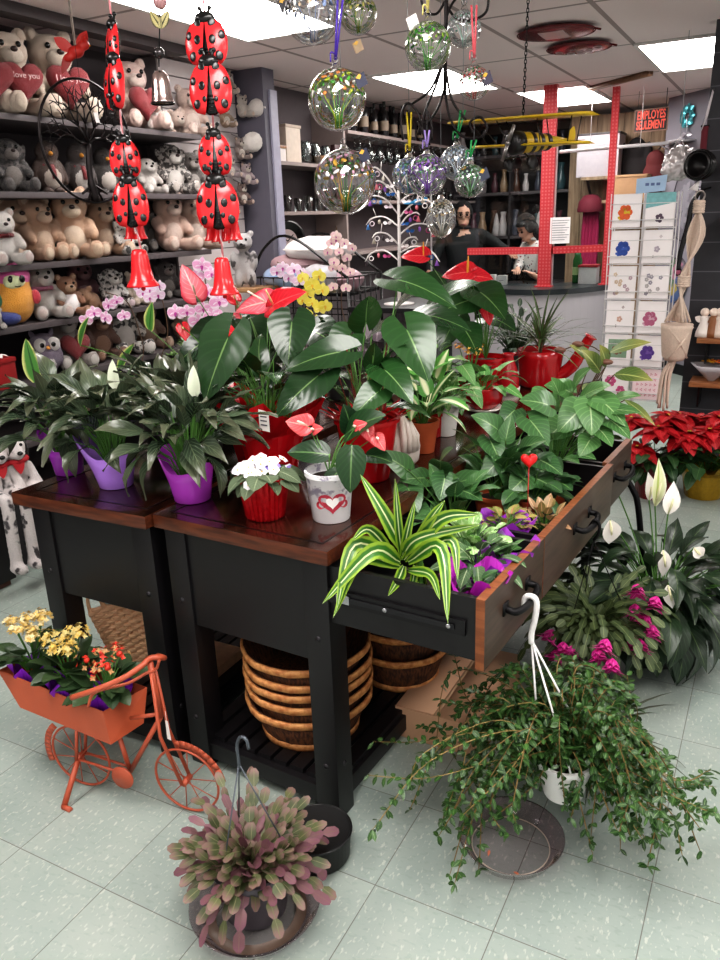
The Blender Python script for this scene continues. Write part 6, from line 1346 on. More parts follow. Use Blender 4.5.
for a in (.6, 2.4): b = MB(); u = ax.cross(Z).normalized(); b.bar(c_+ax*.065, c_+ax*.065+(u*math.cos(a)+Z*math.sin(a))*.07, .006, .002, up=ax); b.build('hand', BLKG, t)
for i, (y, c1, lab) in enumerate(((5.5, '#c9783a', 'orange figurine on the low glassware shelf'), (5.62, '#d9a88a', 'peach figurine on the low glassware shelf'), (5.75, '#b05a4a', 'rust red figurine on the low glassware shelf'), (5.88, '#8f8a4a', 'olive figurine at the end of the low glassware shelf'))):
    P = V((-3.36, y, GZ[2])); t = thing('figurine', lab, 'figurine', P, 0, 'figurines on the low shelf'); b = MB(); b.lathe([(0, 0), (.03, 0), (.032, .02), (.018, .07), (.022, .09), (.012, .1), (0, .1)], P, 14); b.build('body', M(c1, .4), t); b = MB(); b.ball(P+Z*.118, .022, 10, 7); b.build('head', M('#e0c2a8', .5), t)
# ------------------------------------------------------------------ black stand with wire baskets, linens and the jewellery tree
t = thing('wire_stand', 'black wire grid stand with baskets behind the plant tables', 'stand', (-2.5, 4.4, 0)); 
for (a, c_, z0, z1) in (((-2.98, 4.2), (-2.3, 4.2), .6, 1.24), ((-2.3, 4.2), (-2.3, 4.65), .6, 1.24), ((-2.98, 4.65), (-2.3, 4.65), .6, 1.24), ((-2.98, 4.2), (-2.98, 4.65), .6, 1.24)):
    b = MB(); a = V((*a, 0)); c_ = V((*c_, 0)); n = int((c_-a).length/.07)
    for i in range(n+1): p = a.lerp(c_, i/n); b.tube([p+Z*z0, p+Z*z1], .004, 4)
    for i in range(8): z = z0+(z1-z0)*i/7; b.tube([a+Z*z, c_+Z*z], .004, 4)
    b.build('wire_mesh', BLKG, t)
for x in (-2.98, -2.3):
    for y in (4.2, 4.65): b = MB(); b.tube([(x, y, 0), (x, y, 1.24)], .009, 6); b.build('leg', BLKG, t)
b = MB(); b.box((-2.97, 4.21, 1.13), (-2.31, 4.64, 1.145)); b.build('shelf', BLKG, t, smooth=False)
for (x0, x1) in ((-2.98, -2.3),):
    for y in (4.2, 4.65): b = MB(); b.tube(spline([(x0-.02, y, 1.22), (x0+.1, y, 1.42), (x0+.3, y, 1.48), (x1, y, 1.24)], 6), .009, 6); b.build('curved_rail', BLKG, t)
def pillow(name, label, c, r, mat, cat='folded linen', group='linens on the wire stand', rot=0, wr=.012):
    t = thing(name, label, cat, (c[0], c[1], c[2]-r[2]), 0, group); b = MB(); b.ball(c, r, 22, 12, None); o = b.build('cover', mat, t)
    for v in o.data.vertices: v.co += v.normal*(noise.noise(v.co*9)*wr*2)
    b = MB(); b.loop([V(c)+V((math.cos(a)*r[0]*1.0, math.sin(a)*r[1]*1.0, 0)) for a in [i*.3 for i in range(21)]], .005, 5); b.build('piping', mat, t); return t
pillow('cushion', 'plump white cushion on top of the wire stand', (-2.64, 4.45, 1.40), (.24, .17, .075), M('#ece6e4', .8, var=.04)); pillow('cushion', 'dusty rose cushion under the white one on the wire stand', (-2.78, 4.42, 1.31), (.17, .15, .06), M('#a3858a', .8))
pillow('wrapped_blanket', 'pale blue wrapped baby blanket at the front of the wire stand', (-2.82, 4.32, 1.235), (.14, .1, .075), M('#9fb2cf', .25, var=.25, scale=20)); pillow('wrapped_blanket', 'grey white wrapped baby blanket beside the blue one', (-2.56, 4.33, 1.235), (.13, .1, .075), M('#c3bfc4', .25, var=.25, scale=20)); pillow('wrapped_blanket', 'pink grey wrapped bundle at the end of the wire stand', (-2.42, 4.42, 1.22), (.1, .12, .065), M('#b08f98', .3, var=.3, scale=20))
# side table for the tree and small things
t = thing('side_table', 'black side table behind the plants carrying the white jewellery tree', 'table', (-1.95, 4.35, 0)); b = MB(); b.box((-2.25, 4.1, 1.05), (-1.6, 4.7, 1.08)); b.build('tabletop', BLK, t, bevel=.003)
for x in (-2.23, -1.66):
    for y in (4.12, 4.64): b = MB(); b.box((x, y, 0), (x+.04, y+.04, 1.05)); b.build('leg', BLK, t, smooth=False)
TW = M('#dcd6d4', .35, var=.05); p0 = gy(399, 290, 4.3); p0.z = 1.08; t = thing('jewellery_tree', 'white metal jewellery tree hung with trinkets', 'jewellery tree', p0)
b = MB(); b.lathe([(0, 0), (.09, 0), (.09, .008), (0, .015)], p0, 24); b.build('base', TW, t); top = gy(398, 168, 4.3)
b = MB(); b.tube([p0, p0.lerp(top, .5)+X*.004, top], [.012, .01, .007], 8); b.build('trunk', TW, t); k = pxm(p0); ends = []
for (ty, ex, ey, hump) in ((182, 372, 168, 6), (186, 375, 182, 5), (190, 425, 196, 5), (200, 368, 200, 8), (205, 432, 203, 7), (212, 366, 225, 8), (222, 436, 232, 9), (230, 372, 238, 7), (240, 440, 262, 10), (246, 365, 262, 10), (178, 412, 172, 4), (215, 420, 215, 6), (236, 418, 240, 6)):
    a = gy(398, ty+14, 4.3); e = gy(ex, ey, 4.3+R_(-.12, .12)); P = spline([a, a.lerp(e, .4)+Z*hump*k, a.lerp(e, .8)+Z*hump*k*.8, e], 5); b = MB(); b.tube(P, [.005]*(len(P)-3)+[.004, .003, .002], 6); ends += P[4::3]
    b.m = 0; b.tube([P[8], P[8]+V((R_(-.04, .04), 0, .05))], .002, 5); b.build('branch', TW, t)
tc = ['#e8e2e4', '#4a7ab0', '#b04a7a', '#3a3438', '#d8c8d0', '#8a5ab0', '#efe8e8', '#b0a89a', '#2a5a9a', '#c9707a']
for i, p in enumerate(ends[:54]):
    b = MB(); b.tube([p, p-Z*.02], .0008, 4); q = p-Z*.03; n_ = i % 4
    if n_ == 0: b.leaf(q, X+Z*.3, CAMH, .03, .02, 'oval', 0, .2); b.leaf(q, -X+Z*.3, CAMH, .03, .02, 'oval', 0, .2)
    elif n_ == 1: b.ball(q, (.01, .01, .014), 8, 6)
    elif n_ == 2: b.loop(ring(q, .013, 12, xx, Z), .003, 5)
    else: b.lathe([(0, .02), (.004, .012), (.014, -.015), (0, -.015)], q, 10)
    b.build('trinket', M(tc[i*7 % 10], .25), t)
pb = gy(418, 202, 4.25); t = thing('bird_ornament', 'small bright blue bird ornament perched on the jewellery tree', 'ornament', pb); blob('body', [(pb, (.045, .016, .018)), (pb+X*.045+Z*.012, (.016, .014, .014)), (pb-X*.06-Z*.006, (.035, .008, .007))], M('#1f7aa8', .35), t, .005)
b = MB(); b.lathe([(0, .014), (.004, 0)], pb+X*.06+Z*.012, 8, X); b.build('beak', M('#d9b04a', .4), t)
# ------------------------------------------------------------------ service counter
CF = M('#b5b0b5', .5, var=.05, scale=4); CT = M('#2c3134', .3)
pl = [V((-3.25, 7.75, 0)), V((-2.9, 7.22, 0)), V((-2.5, 6.93, 0)), V((-2.1, 6.76, 0)), V((-1.75, 6.78, 0)), V((-1.48, 7.05, 0)), V((-1.32, 7.55, 0)), V((-1.3, 8.1, 0))]
pl = spline(pl, 5); cn = V((-2.2, 8.3, 0))
def offs(d): return [p+(p-cn).normalized()*d for p in pl]
t = thing('service_counter', 'curved grey service counter with a dark worktop', 'counter', (-2.1, 7.4, 0))
def strip(o, i, z0, z1, name, mat):
    b = MB(); n = len(o)
    for k in range(n-1): b.hexa([o[k]+Z*z0, o[k+1]+Z*z0, i[k+1]+Z*z0, i[k]+Z*z0, o[k]+Z*z1, o[k+1]+Z*z1, i[k+1]+Z*z1, i[k]+Z*z1])
    return b.build(name, mat, t, smooth=False)
strip(offs(0), offs(-.05), .1, .9, 'front_panel', CF); strip(offs(.005), offs(-.04), 0, .1, 'kick_board', M('#1f1e21', .5)); strip(offs(.03), offs(-.55), .9, .945, 'worktop', CT)
# red perforated posts and rail, glass
t_ = NT('perforated_red'); g = t_.n('NewGeometry').outputs['Position']; s3 = t_.n('SeparateXYZ', Vector=g); ff = t_.math('ABSOLUTE', t_.math('SUBTRACT', t_.math('FRACT', t_.math('MULTIPLY', s3.outputs[2], 36.0)), .5)); ff2 = t_.math('ABSOLUTE', t_.math('SUBTRACT', t_.math('FRACT', t_.math('MULTIPLY', s3.outputs[0], 36.0)), .5))
dt = t_.smooth(t_.math('ADD', t_.math('POWER', ff, 2.0), t_.math('POWER', ff2, 2.0)), .1, .06); PERF = t_.out(t_.princ(t_.mix(t_.math('MULTIPLY', dt, .35), hx('#b8323a'), hx('#dc8a88')), .45))
YP = 7.0
posts = []
for (x, w_, lab, top) in ((546, .11, 'wide red perforated post on the counter, nearer one', 0), (608, .055, 'slimmer red perforated post on the counter under the wooden batten', 1)):
    a = gy(x, 230, YP if not top else 7.25); Yp = a.y; t = thing('counter_post', lab, 'post', (a.x, Yp, .945), 0, 'red counter posts'); b = MB(); b.box((a.x-w_/2, Yp-.02, .9455), (a.x+w_/2, Yp+.02, ZC-(.001 if not top else .032))); b.build('post', PERF, t, smooth=False); posts.append(a)
    b = MB(); b.box((a.x-w_/2-.02, Yp-.04, .9452), (a.x+w_/2+.02, Yp+.04, .956)); b.build('foot_plate', PERF, t, smooth=False)
a = gz(595, 92, ZC-.015); c_ = gz(648, 76, ZC-.015); t = thing('ceiling_batten', 'brown wooden batten on the ceiling above the slimmer red post', 'batten', (a+c_)/2); b = MB(); b.bar(V((a.x, 7.35, ZC-.016)), V((a.x+.55, 6.85, ZC-.016)), .07, .03); b.build('wood', woodM('#6a4a34', '#84604a'), t)
za = gy(500, 251, YP).z; t = thing('counter_rail', 'red perforated rail crossing between the counter posts', 'rail', (-1.9, YP, za)); b = MB(); b.box((gy(468, 251, YP).x, YP-.018, za-.03), (posts[0].x-.061, YP+.018, za+.03)); b.build('rail', PERF, t, smooth=False)
b = MB(); b.bar(V((posts[0].x+.061, YP+.0, za)), V((posts[1].x-.04, posts[1].y, za)), .036, .06); b.build('rail', PERF, t, smooth=False)
PANE = glassM('#f4f8f8', .12, .02, .985)
for (x0, x1, y0, y1, lab) in ((gy(430, 200, YP).x, posts[0].x-.062, YP, YP, 'clear glass screen on the counter to the left of the wide red post'), (posts[0].x+.062, posts[1].x-.04, YP, posts[1].y, 'clear glass screen between the two red counter posts')):
    t = thing('glass_screen', lab, 'glass screen', ((x0+x1)/2, y0, .946), 0, 'counter glass screens'); b = MB(); z1 = 2.09; b.hexa([V((x0, y0+.024, .946)), V((x1, y1+.024, .946)), V((x1, y1+.03, .946)), V((x0, y0+.03, .946)), V((x0, y0+.024, z1)), V((x1, y1+.024, z1)), V((x1, y1+.03, z1)), V((x0, y0+.03, z1))]); b.build('pane', PANE, t, smooth=False)
    b = MB(); b.bar(V((x0, y0+.027, .946)), V((x0, y0+.027, z1)), .014, .014, up=Y); b.build('edge_strip', M('#c9c6c8', .3, .6), t, smooth=False)
t = thing('curtain_rail', 'thin white rail crossing above the counter', 'rail', gy(590, 150, 7.3)); b = MB(); b.tube([gy(560, 152, 7.25), gy(668, 143, 7.75)], .014, 8); b.build('rail', M('#d5d0d2', .4), t)
for x, yy in ((590, 7.4), (640, 7.6)): b = MB(); p = gy(x, 148, yy); b.tube([p, V((p.x, p.y, ZC))], .003, 5); b.build('hanger_wire', M('#d5d0d2', .4), t)
pn = gy(559, 230, YP+.01); t = thing('paper_notice', 'white typed paper notice taped to the counter glass', 'notice', pn); u = (posts[1]-posts[0]); u = V((u.x, u.y, 0)).normalized(); k = pxm(pn); b = MB(); q = pn+V((0, .0, 0)); b.quad(q-u*9*k-Z*13*k, q+u*11*k-Z*13*k, q+u*11*k+Z*12*k, q-u*9*k+Z*12*k); pp = b.build('sheet', M('#efeaea', .6), t)
b = MB(); q = pn-V((-u.y, u.x, 0))*.003
for i in range(9): zz_ = (9-2.3*i)*k; w2 = (17-(i % 3)*2)*k; b.quad(q-u*7*k+Z*(zz_-.3*k), q-u*7*k+u*w2+Z*(zz_-.3*k), q-u*7*k+u*w2+Z*(zz_+.3*k), q-u*7*k+Z*(zz_+.3*k))
b.build('typed_lines', M('#8a868c', .6), pp)
# counter top things
WB = M('#e6e0de', .6)
for i, (x, y, lab) in enumerate(((480, 277, 'first small white card box on the counter'), (491, 278, 'second small white card box on the counter'), (502, 279, 'third small white card box on the counter'))):
    P = gz(x, y+6, .946); t = bxthing('card_box', lab, 'box', (P.x-.05, P.y, .9462), (P.x+.035, P.y+.06, 1.03), WB, None, 'white boxes on the counter'); b = MB(); b.box((P.x-.03, P.y-.001, .985), (P.x+.015, P.y, .99)); b.build('print', M('#8a8088', .6), t)
P = gz(588, 284, .946); bxthing('white_box', 'white box with a red lid by the slimmer red post', 'box', (P.x-.09, P.y, .9462), (P.x+.07, P.y+.12, 1.09), WB, M('#c23a40', .4))
P = gz(574, 284, .946)+Y*.1; t = thing('green_bottle', 'dark green bottle on the counter near the slimmer post', 'bottle', P); b = MB(); b.lathe([(0, 0), (.04, 0), (.042, .02), (.042, .2), (.028, .24), (.028, .27), (0, .272)], V((P.x, P.y, .9462)), 18); b.build('body', M('#2f6a34', .2), t); b = MB(); b.lathe([(.0425, 0), (.0425, .07)], V((P.x, P.y, 1.02)), 18); b.build('bottle_label', M('#a8c98a', .5), t)
P = gz(512, 283, .946)+Y*.25; t = thing('cash_register', 'black cash terminal on the counter between the two staff', 'cash register', P); b = MB(); b.box((P.x-.16, P.y, .9462), (P.x+.2, P.y+.25, 1.02)); b.build('drawer', BLKG, t, bevel=.004)
T = Matrix.Translation(V((P.x, P.y+.15, 1.1))) @ Matrix.Rotation(-.4, 4, 'X'); b = MB(); b.box((-.13, -.02, -.08), (.13, .02, .1), T); b.build('screen', M('#2a2c30', .15), t, bevel=.004); b = MB(); b.box((P.x-.03, P.y+.12, 1.02), (P.x+.03, P.y+.17, 1.08)); b.build('stem', BLKG, t)
# ------------------------------------------------------------------ staff behind the counter
SKIN = M('#c99a84', .5, var=.06, scale=12); HAIR = M('#0c0807', .95, var=.3, scale=80)
def skin_mesh(name, pts, edges, radii, mat, parent, sub=2):
    me = bpy.data.meshes.new(name); iv = ROOTM[parent.name]; me.from_pydata([tuple(iv @ V(p)) for p in pts], edges, []); o = bpy.data.objects.new(name, me); COL.objects.link(o)
    md = o.modifiers.new('skin', 'SKIN'); md.use_smooth_shade = True
    for i, r in enumerate(radii): sv = me.skin_vertices[0].data[i]; sv.radius = r if isinstance(r, tuple) else (r, r); sv.use_root = (i == 0)
    ms = o.modifiers.new('s', 'SUBSURF'); ms.levels = ms.render_levels = sub; bpy.context.view_layer.update()
    m2 = bpy.data.meshes.new_from_object(o.evaluated_get(bpy.context.evaluated_depsgraph_get())); o.modifiers.clear(); o.data = m2; m2.materials.clear(); m2.materials.append(mat); m2.shade_smooth(); m2.name = name
    o.parent = parent; ROOTM[o.name] = ROOTM[parent.name]; return o
def person(label, foot, yaw, Hh, hair_long, cloth, pant, hands, lean=.0, headpitch=0.0, glasses=False, cl2=None):
    """yaw: direction faced; hands: two world points the hands reach"""
    foot = V(foot); t = thing('person', label, 'person', foot); fw = V((math.cos(yaw), math.sin(yaw), 0)); lf = V((-math.sin(yaw), math.cos(yaw), 0)); S = Hh/1.66
    Pt = lambda f_, l_, z: foot+(fw*(f_+lean*max(0, z-.9))+lf*l_+Z*z)*S
    hc = Pt(.03, 0, 1.53)
    sh = [Pt(0, s*.185, 1.34) for s in (1, -1)]; hip = Pt(0, 0, .92)
    # one continuous body: head, neck, trunk, legs, arms and fingers
    pts = [hip, Pt(0, 0, 1.1), Pt(0, 0, 1.27), Pt(-.005, 0, 1.40), Pt(.01, 0, 1.455)]; ed = [(0, 1), (1, 2), (2, 3), (3, 4)]; rad = [(.16, .12), (.15, .11), (.165, .115), (.06, .06), (.05, .055)]
    cpts = [hip, Pt(0, 0, 1.1), Pt(0, 0, 1.27), Pt(-.01, 0, 1.42)]; ced = [(0, 1), (1, 2), (2, 3)]; crad = [(.19, .145), (.17, .13), (.178, .128), (.068, .072)]
    wr = []
    for i, s in enumerate((1, -1)):
        h = V(hands[i]); d = h-sh[i]; mid = sh[i]+d*.5; L1 = .29*S; off = max(0, (L1*L1-(d.length/2)**2))**.5; el = mid+(lf*s*.5-Z*.85).normalized()*off
        w_ = h-(h-el).normalized()*.075*S
        a = len(pts); pts += [sh[i]*.9+Pt(0, s*.14, 1.33)*.1, el, w_]; ed += [(2, a), (a, a+1), (a+1, a+2)]; rad += [.052*S, .04*S, .027*S]
        q = len(cpts); cpts += [sh[i], el, w_+(el-w_)*.12]; ced += [(2, q), (q, q+1), (q+1, q+2)]; crad += [.068*S, .054*S, .042*S]
        hd = (h-el).normalized(); sdv = hd.cross(Z).normalized(); palm = w_+hd*.05*S; p_ = len(pts); pts += [palm]; ed += [(a+2, p_)]; rad += [(.034*S, .018*S)]
        for f_ in range(4):
            b0 = palm+hd*.03*S+sdv*(f_-1.5)*.019*S; l = (.055, .066, .062, .048)[f_]*S; b1 = b0+hd*l*.55-Z*.006; b2 = b0+hd*l*.95-Z*.024; k = len(pts); pts += [b0, b1, b2]; ed += [(p_, k), (k, k+1), (k+1, k+2)]; rad += [.0095*S, .0085*S, .007*S]
        th = palm-hd*.02*S-sdv*s*.03*S; k = len(pts); pts += [th, th+(hd*.6-sdv*s*.6)*.035*S, th+(hd*.9-sdv*s*.35)*.06*S]; ed += [(p_, k), (k, k+1), (k+1, k+2)]; rad += [.012*S, .01*S, .008*S]
    for s in (1, -1):
        a = len(pts); pts += [Pt(0, s*.1, .85), Pt(.02, s*.1, .47), Pt(-.01, s*.1, .08), Pt(.13, s*.11, .03)]; ed += [(0, a), (a, a+1), (a+1, a+2), (a+2, a+3)]; rad += [.085*S, .06*S, .04*S, .035*S]
    body = skin_mesh('body', pts, ed, rad, SKIN, t, 2)
    hb = [(hc+Z*.02, (.083, .078, .105)), (hc+fw*.025-Z*.06, (.06, .056, .055)), (hc+fw*.088-Z*.012, (.016, .014, .022)), (hc+fw*.07-Z*.075, (.02, .03, .02))]+[(hc+lf*s*.08-Z*.01, (.012, .012, .028)) for s in (1, -1)]+[(hc-Z*.12, (.048, .048, .07))]
    RX = Matrix.Rotation(headpitch, 4, lf); TH = Matrix.Translation(hc-Z*.1) @ RX @ Matrix.Translation(-(hc-Z*.1)); r3 = RX.to_3x3() @ Matrix(((fw.x, lf.x, 0), (fw.y, lf.y, 0), (0, 0, 1)))
    blob('head', [(TH @ c_, r_, r3) for c_, r_ in hb], SKIN, t, .008, 3)
    hp = lambda f_, l_, z: TH @ (hc+fw*f_+lf*l_+Z*z)
    for s in (1, -1):
        b = MB(); b.ball(hp(.075, s*.032, .012), .012, 10, 7); b.build('eye', M('#1a1210', .2), t)
        b = MB(); b.tube([hp(.078, s*.015, .036), hp(.082, s*.034, .04), hp(.07, s*.052, .034)], .005, 5); b.build('eyebrow', HAIR, t)
        if glasses: b = MB(); b.loop([hp(.098, s*.034+.026*math.cos(a), .01+.021*math.sin(a)) for a in [i*.45 for i in range(14)]], .0028, 5); b.tube([hp(.098, s*.06, .014), hp(.02, s*.082, .014)], .0025, 5); b.build('glasses_rim', BLKG, t)
    b = MB(); b.tube([hp(.088, .024, -.075), hp(.094, 0, -.073), hp(.088, -.024, -.075)], .0055, 6); b.build('mouth', M('#8f4a46', .5), t)
    hr = [(TH @ (hc-fw*.022+Z*.045), (.092, .09, .1), r3), (TH @ (hc-fw*.05-Z*.02), (.062, .085, .09), r3)]+[(TH @ (hc+fw*.0+lf*s*.078+Z*.02), (.05, .018, .06), r3) for s in (1, -1)]
    if hair_long: hr += [(TH @ (hc-fw*.045+lf*s*.06-Z*.13), (.045, .035, .13), r3) for s in (1, -1)]+[(TH @ (hc+fw*.055+lf*.03+Z*.085), (.04, .055, .025), r3)]
    blob('hair', hr, HAIR, t, .009, 2, .004)
    skin_mesh('jacket' if cl2 is None else 'blouse', cpts, ced, crad, cloth, t, 2)
    b = MB(); b.loop(ring(Pt(.005, 0, 1.415), .066*S, 18, fw, lf), .017*S, 7); b.build('collar', cloth, t)
    lp = [hip]; le = []; lr = [(.17, .13)]
    for s in (1, -1): a = len(lp); lp += [Pt(0, s*.1, .82), Pt(.02, s*.1, .47), Pt(-.01, s*.1, .1)]; le += [(0, a), (a, a+1), (a+1, a+2)]; lr += [.1*S, .078*S, .065*S]
    skin_mesh('trousers', lp, le, lr, pant, t, 2)
    for s in (1, -1): b = MB(); b.ball(Pt(.06, s*.105, .045), (.13, .05, .045), 14, 8, Matrix.Rotation(yaw, 3, 'Z')); b.build('shoe', BLKG, t)
    return t
h1 = gy(463, 213, 7.9); person('woman with short dark hair and glasses in a black jacket, reaching over the counter', (h1.x+.0, 7.9, 0), -1.15, 1.70, False, M('#141416', .8, var=.2, scale=40), M('#1a1a1e', .8), [gy(512, 254, 7.55), V((h1.x-.2, 7.5, 1.0))], .03, .12, True)
tt = NT('patterned_cloth'); vv = tt.n('TexVoronoi', Vector=tt.obj(), Scale=26.0); cc = tt.mix(tt.smooth(vv.outputs['Distance'], .32, .24), hx('#d8d2ce'), tt.mix(tt.smooth(tt.noise(30), .45, .55), hx('#8a3f4a'), hx('#4f5f6a'))); BL = tt.out(tt.princ(cc, .8))
h2 = gy(537, 226, 7.7); person('woman with long dark hair in a white patterned blouse looking down at the counter', (h2.x, 7.78, 0), -2.3, 1.56, True, BL, M('#23232a', .8), [gy(528, 272, 7.42), gy(517, 271, 7.4)], .1, .55, False, 1)
# ------------------------------------------------------------------ office behind the counter
SG = M('#3f3a3c', .5); 
t = thing('back_shelving', 'dark shelving with supplies on the wall behind the staff', 'shelving', (-3.0, 9.4, 0))
for z in (1.32, 1.80, 2.2, .8): b = MB(); b.box((-3.58, 9.2, z-.03), (-2.2, 9.58, z)); b.build('shelf', M('#5d5658', .5), t, smooth=False)
b = MB(); b.box((-3.59, 9.585, .3), (-2.2, 9.599, 2.45)); b.build('back_panel', M('#2a2627', .7), t, smooth=False)
for x in (-3.59, -2.9, -2.22): b = MB(); b.box((x, 9.2, 0), (x+.025, 9.58, 2.45)); b.build('upright', SG, t, smooth=False)
random.seed(5); sup = None
spc = ('grey', 'brown', 'black', 'plum', 'white', 'teal', 'tan', 'slate')
spm = {'grey': '#8a8486', 'brown': '#5a4036', 'black': '#262224', 'plum': '#5f3a44', 'white': '#cfc8c8', 'teal': '#3f5a60', 'tan': '#a08468', 'slate': '#4a4c58'}
vase0 = None
for row, z in enumerate((1.32, 1.80, 2.2)):
    for i in range(10):
        x = -3.5+.128*i; cn_ = spc[(i*3+row*2) % 8]; P = V((x, 9.3+.05*(i % 2), z)); lb = 'supply vase in the rows on the dark shelving behind the staff'; s_ = R_(.8, 1.25)
        if vase0 is None:
            vase0 = thing('supply_vase', lb, 'vase', P, 0, 'supply vases on the back shelving'); b = MB(); b.lathe([(0, 0), (.04, 0), (.045, .02), (.05, .09), (.03, .16), (.024, .2), (.034, .25), (.03, .25), (.02, .2), (0, .05)], P, 16); b.build('body', M(spm[cn_], .25), vase0)
        else: dup(vase0, P, 0, lb, s_*.95, {'body': M(spm[cn_], .25)})
for i, (x, lab) in enumerate(((-3.05, 'white paper cone on the back shelf, first of a close pair'), (-2.98, 'white paper cone on the back shelf, second of a close pair'), (-2.55, 'white cone on the dark shelving near the wood wall'))):
    P = V((x, 9.24, 1.3205)); t = thing('paper_cone', lab, 'paper cone', P, 0, 'white cones on the back shelving'); b = MB(); b.lathe([(0, 0), (.06, 0), (.045, .08), (.012, .24), (0, .26)], P, 18); b.build('cone', M('#bdb6b6', .6), t)
    b = MB(); b.loop(ring(P+Z*.012, .061, 18), .004, 5); b.build('rim', M('#9a9494', .6), t)
PW = woodM('#7d6650', '#a58b70', 4, (9, 9, .9), .6)
b = MB(); 
for i in range(9): b.box((-2.17+.135*i, 9.0, 0), (-2.17+.135*i+.13, 9.02, 2.5))
t = thing('wood_partition', 'tall tan wooden plank partition behind the counter', 'partition', (-1.6, 9.0, 0)); b.build('planks', PW, t, smooth=False)
b = MB(); b.box((-2.17, 9.02, 0), (-.96, 9.05, 2.5)); b.build('backing', M('#5a4a3c', .7), t, smooth=False)
t = thing('office_shelf', 'high wooden shelf carrying boxes on the plank partition', 'shelf', (-1.4, 8.8, 1.9)); b = MB(); b.box((-1.95, 8.6, 1.86), (-1.05, 8.99, 1.89)); b.build('board', PW, t, smooth=False)
for x in (-1.9, -1.1): b = MB(); b.bar((x, 8.98, 1.62), (x, 8.65, 1.86), .02); b.build('bracket', SG, t, smooth=False)
P = gy(604, 150, 8.7); bxthing('storage_box', 'grey white storage box with a dark lid on the high office shelf', 'box', (P.x-.25, 8.62, 1.8905), (P.x+.16, 8.95, 2.28), M('#b5aab0', .6), M('#3a3436', .5))
P = gy(632, 178, 8.4); t = bxthing('cardboard_box', 'brown cardboard box with a lid below the staff only sign', 'box', (P.x-.17, 8.3, 1.66), (P.x+.15, 8.55, 1.86), M('#a88564', .8), M('#b5926e', .8))
t2 = thing('box_shelf', 'narrow wall shelf holding the brown cardboard box', 'shelf', (P.x, 8.5, 1.64)); b = MB(); b.box((P.x-.25, 8.28, 1.63), (P.x+.2, 8.99, 1.6595)); b.build('board', PW, t2, smooth=False)
for dx in (-.2, .15): b = MB(); b.bar((P.x+dx, 8.98, 1.4), (P.x+dx, 8.4, 1.63), .02); b.build('bracket', SG, t2, smooth=False)
# staff only sign
P = gy(651, 120, 7.9); k = pxm(P); uu = V((.92, -.2, 0)).normalized(); t = thing('staff_sign', 'black sign with red capital letters hanging below the ceiling', 'sign', P); nn = uu.cross(Z)
Tm = Matrix.Translation(P) @ Matrix(((uu.x, 0, nn.x, 0), (uu.y, 0, nn.y, 0), (0, 1, 0, 0), (0, 0, 0, 1)))
b = MB(); b.box((-17*k, -10.5*k, -.006), (17*k, 10.5*k, 0), Tm); b.build('board', M('#0e0809', .5), t, smooth=False); b = MB()
for a, c_ in (((-17, 9.6), (17, 10.5)), ((-17, -10.5), (17, -9.6)), ((-17, -9.6), (-16.2, 9.6)), ((16.2, -9.6), (17, 9.6))): b.box((a[0]*k, a[1]*k, 0), (c_[0]*k, c_[1]*k, .003), Tm)
b.build('border', M('#8a6a5a', .5), t, smooth=False); LR = M('#f0604e', .5)
textmesh('EMPLOYES', 11*k, LR, Tm @ Matrix.Translation(V((0, 4.6*k, .002))), t, 'lettering', .001, sx=.56, bold=.025); textmesh('SEULEMENT', 11*k, LR, Tm @ Matrix.Translation(V((0, -4.6*k, .002))), t, 'lettering', .001, sx=.5, bold=.025)
for s in (-14, 14): b = MB(); p = Tm @ V((s*k, 10*k, -.003)); b.tube([p, V((p.x, p.y, ZC))], .003, 5); b.build('hanger', SG, t)
# magenta scarf and hat on a hook, dark coat
P = gy(590, 215, 8.7); t = thing('hanging_scarf', 'magenta scarf hanging with a wine red cap on the plank partition', 'scarf', P); SCF = M('#a01f4f', .8, var=.25, scale=30); b = MB()
for j in range(5): b.tube(spline([P+X*(j*.03-.05)+Z*.05, P+X*(j*.035-.06)-Z*.3, P+X*(j*.028-.05)-Z*.72-Z*.02*j], 6), .022, 7)
b.build('scarf', SCF, t); b = MB(); b.lathe([(.13, -.02), (.135, .0), (.12, .08), (.07, .14), (0, .155)], P+Z*.05, 20); b.build('cap', M('#6a1a2c', .8), t)
b = MB(); b.tube([P+Z*.2, V((P.x, 8.99, P.z+.2))], .006, 5); b.build('hook', SG, t)
P = gy(636, 152, 8.85); t = thing('dark_jacket', 'black jacket hanging on the plank partition below the sign', 'jacket', P); blob('cloth', [(P+Z*.02, (.1, .05, .12)), (P-Z*.22, (.14, .06, .2)), (P-Z*.1+X*.12, (.05, .04, .2)), (P-Z*.1-X*.12, (.05, .04, .2))], M('#1c181b', .8), t, .015)
b = MB(); b.tube([P+Z*.1, V((P.x, 8.995, P.z+.16))], .006, 5); b.build('hook', SG, t)
P = gy(655, 165, 8.6); t = thing('red_garment', 'dark red garment hanging beside the black jacket', 'garment', P); blob('cloth', [(P+Z*.04, (.09, .05, .1)), (P-Z*.12, (.12, .06, .18))], M('#5a1d20', .8), t, .015); b = MB(); b.tube([P+Z*.12, V((P.x, 8.995, P.z+.2))], .006, 5); b.build('hook', SG, t)
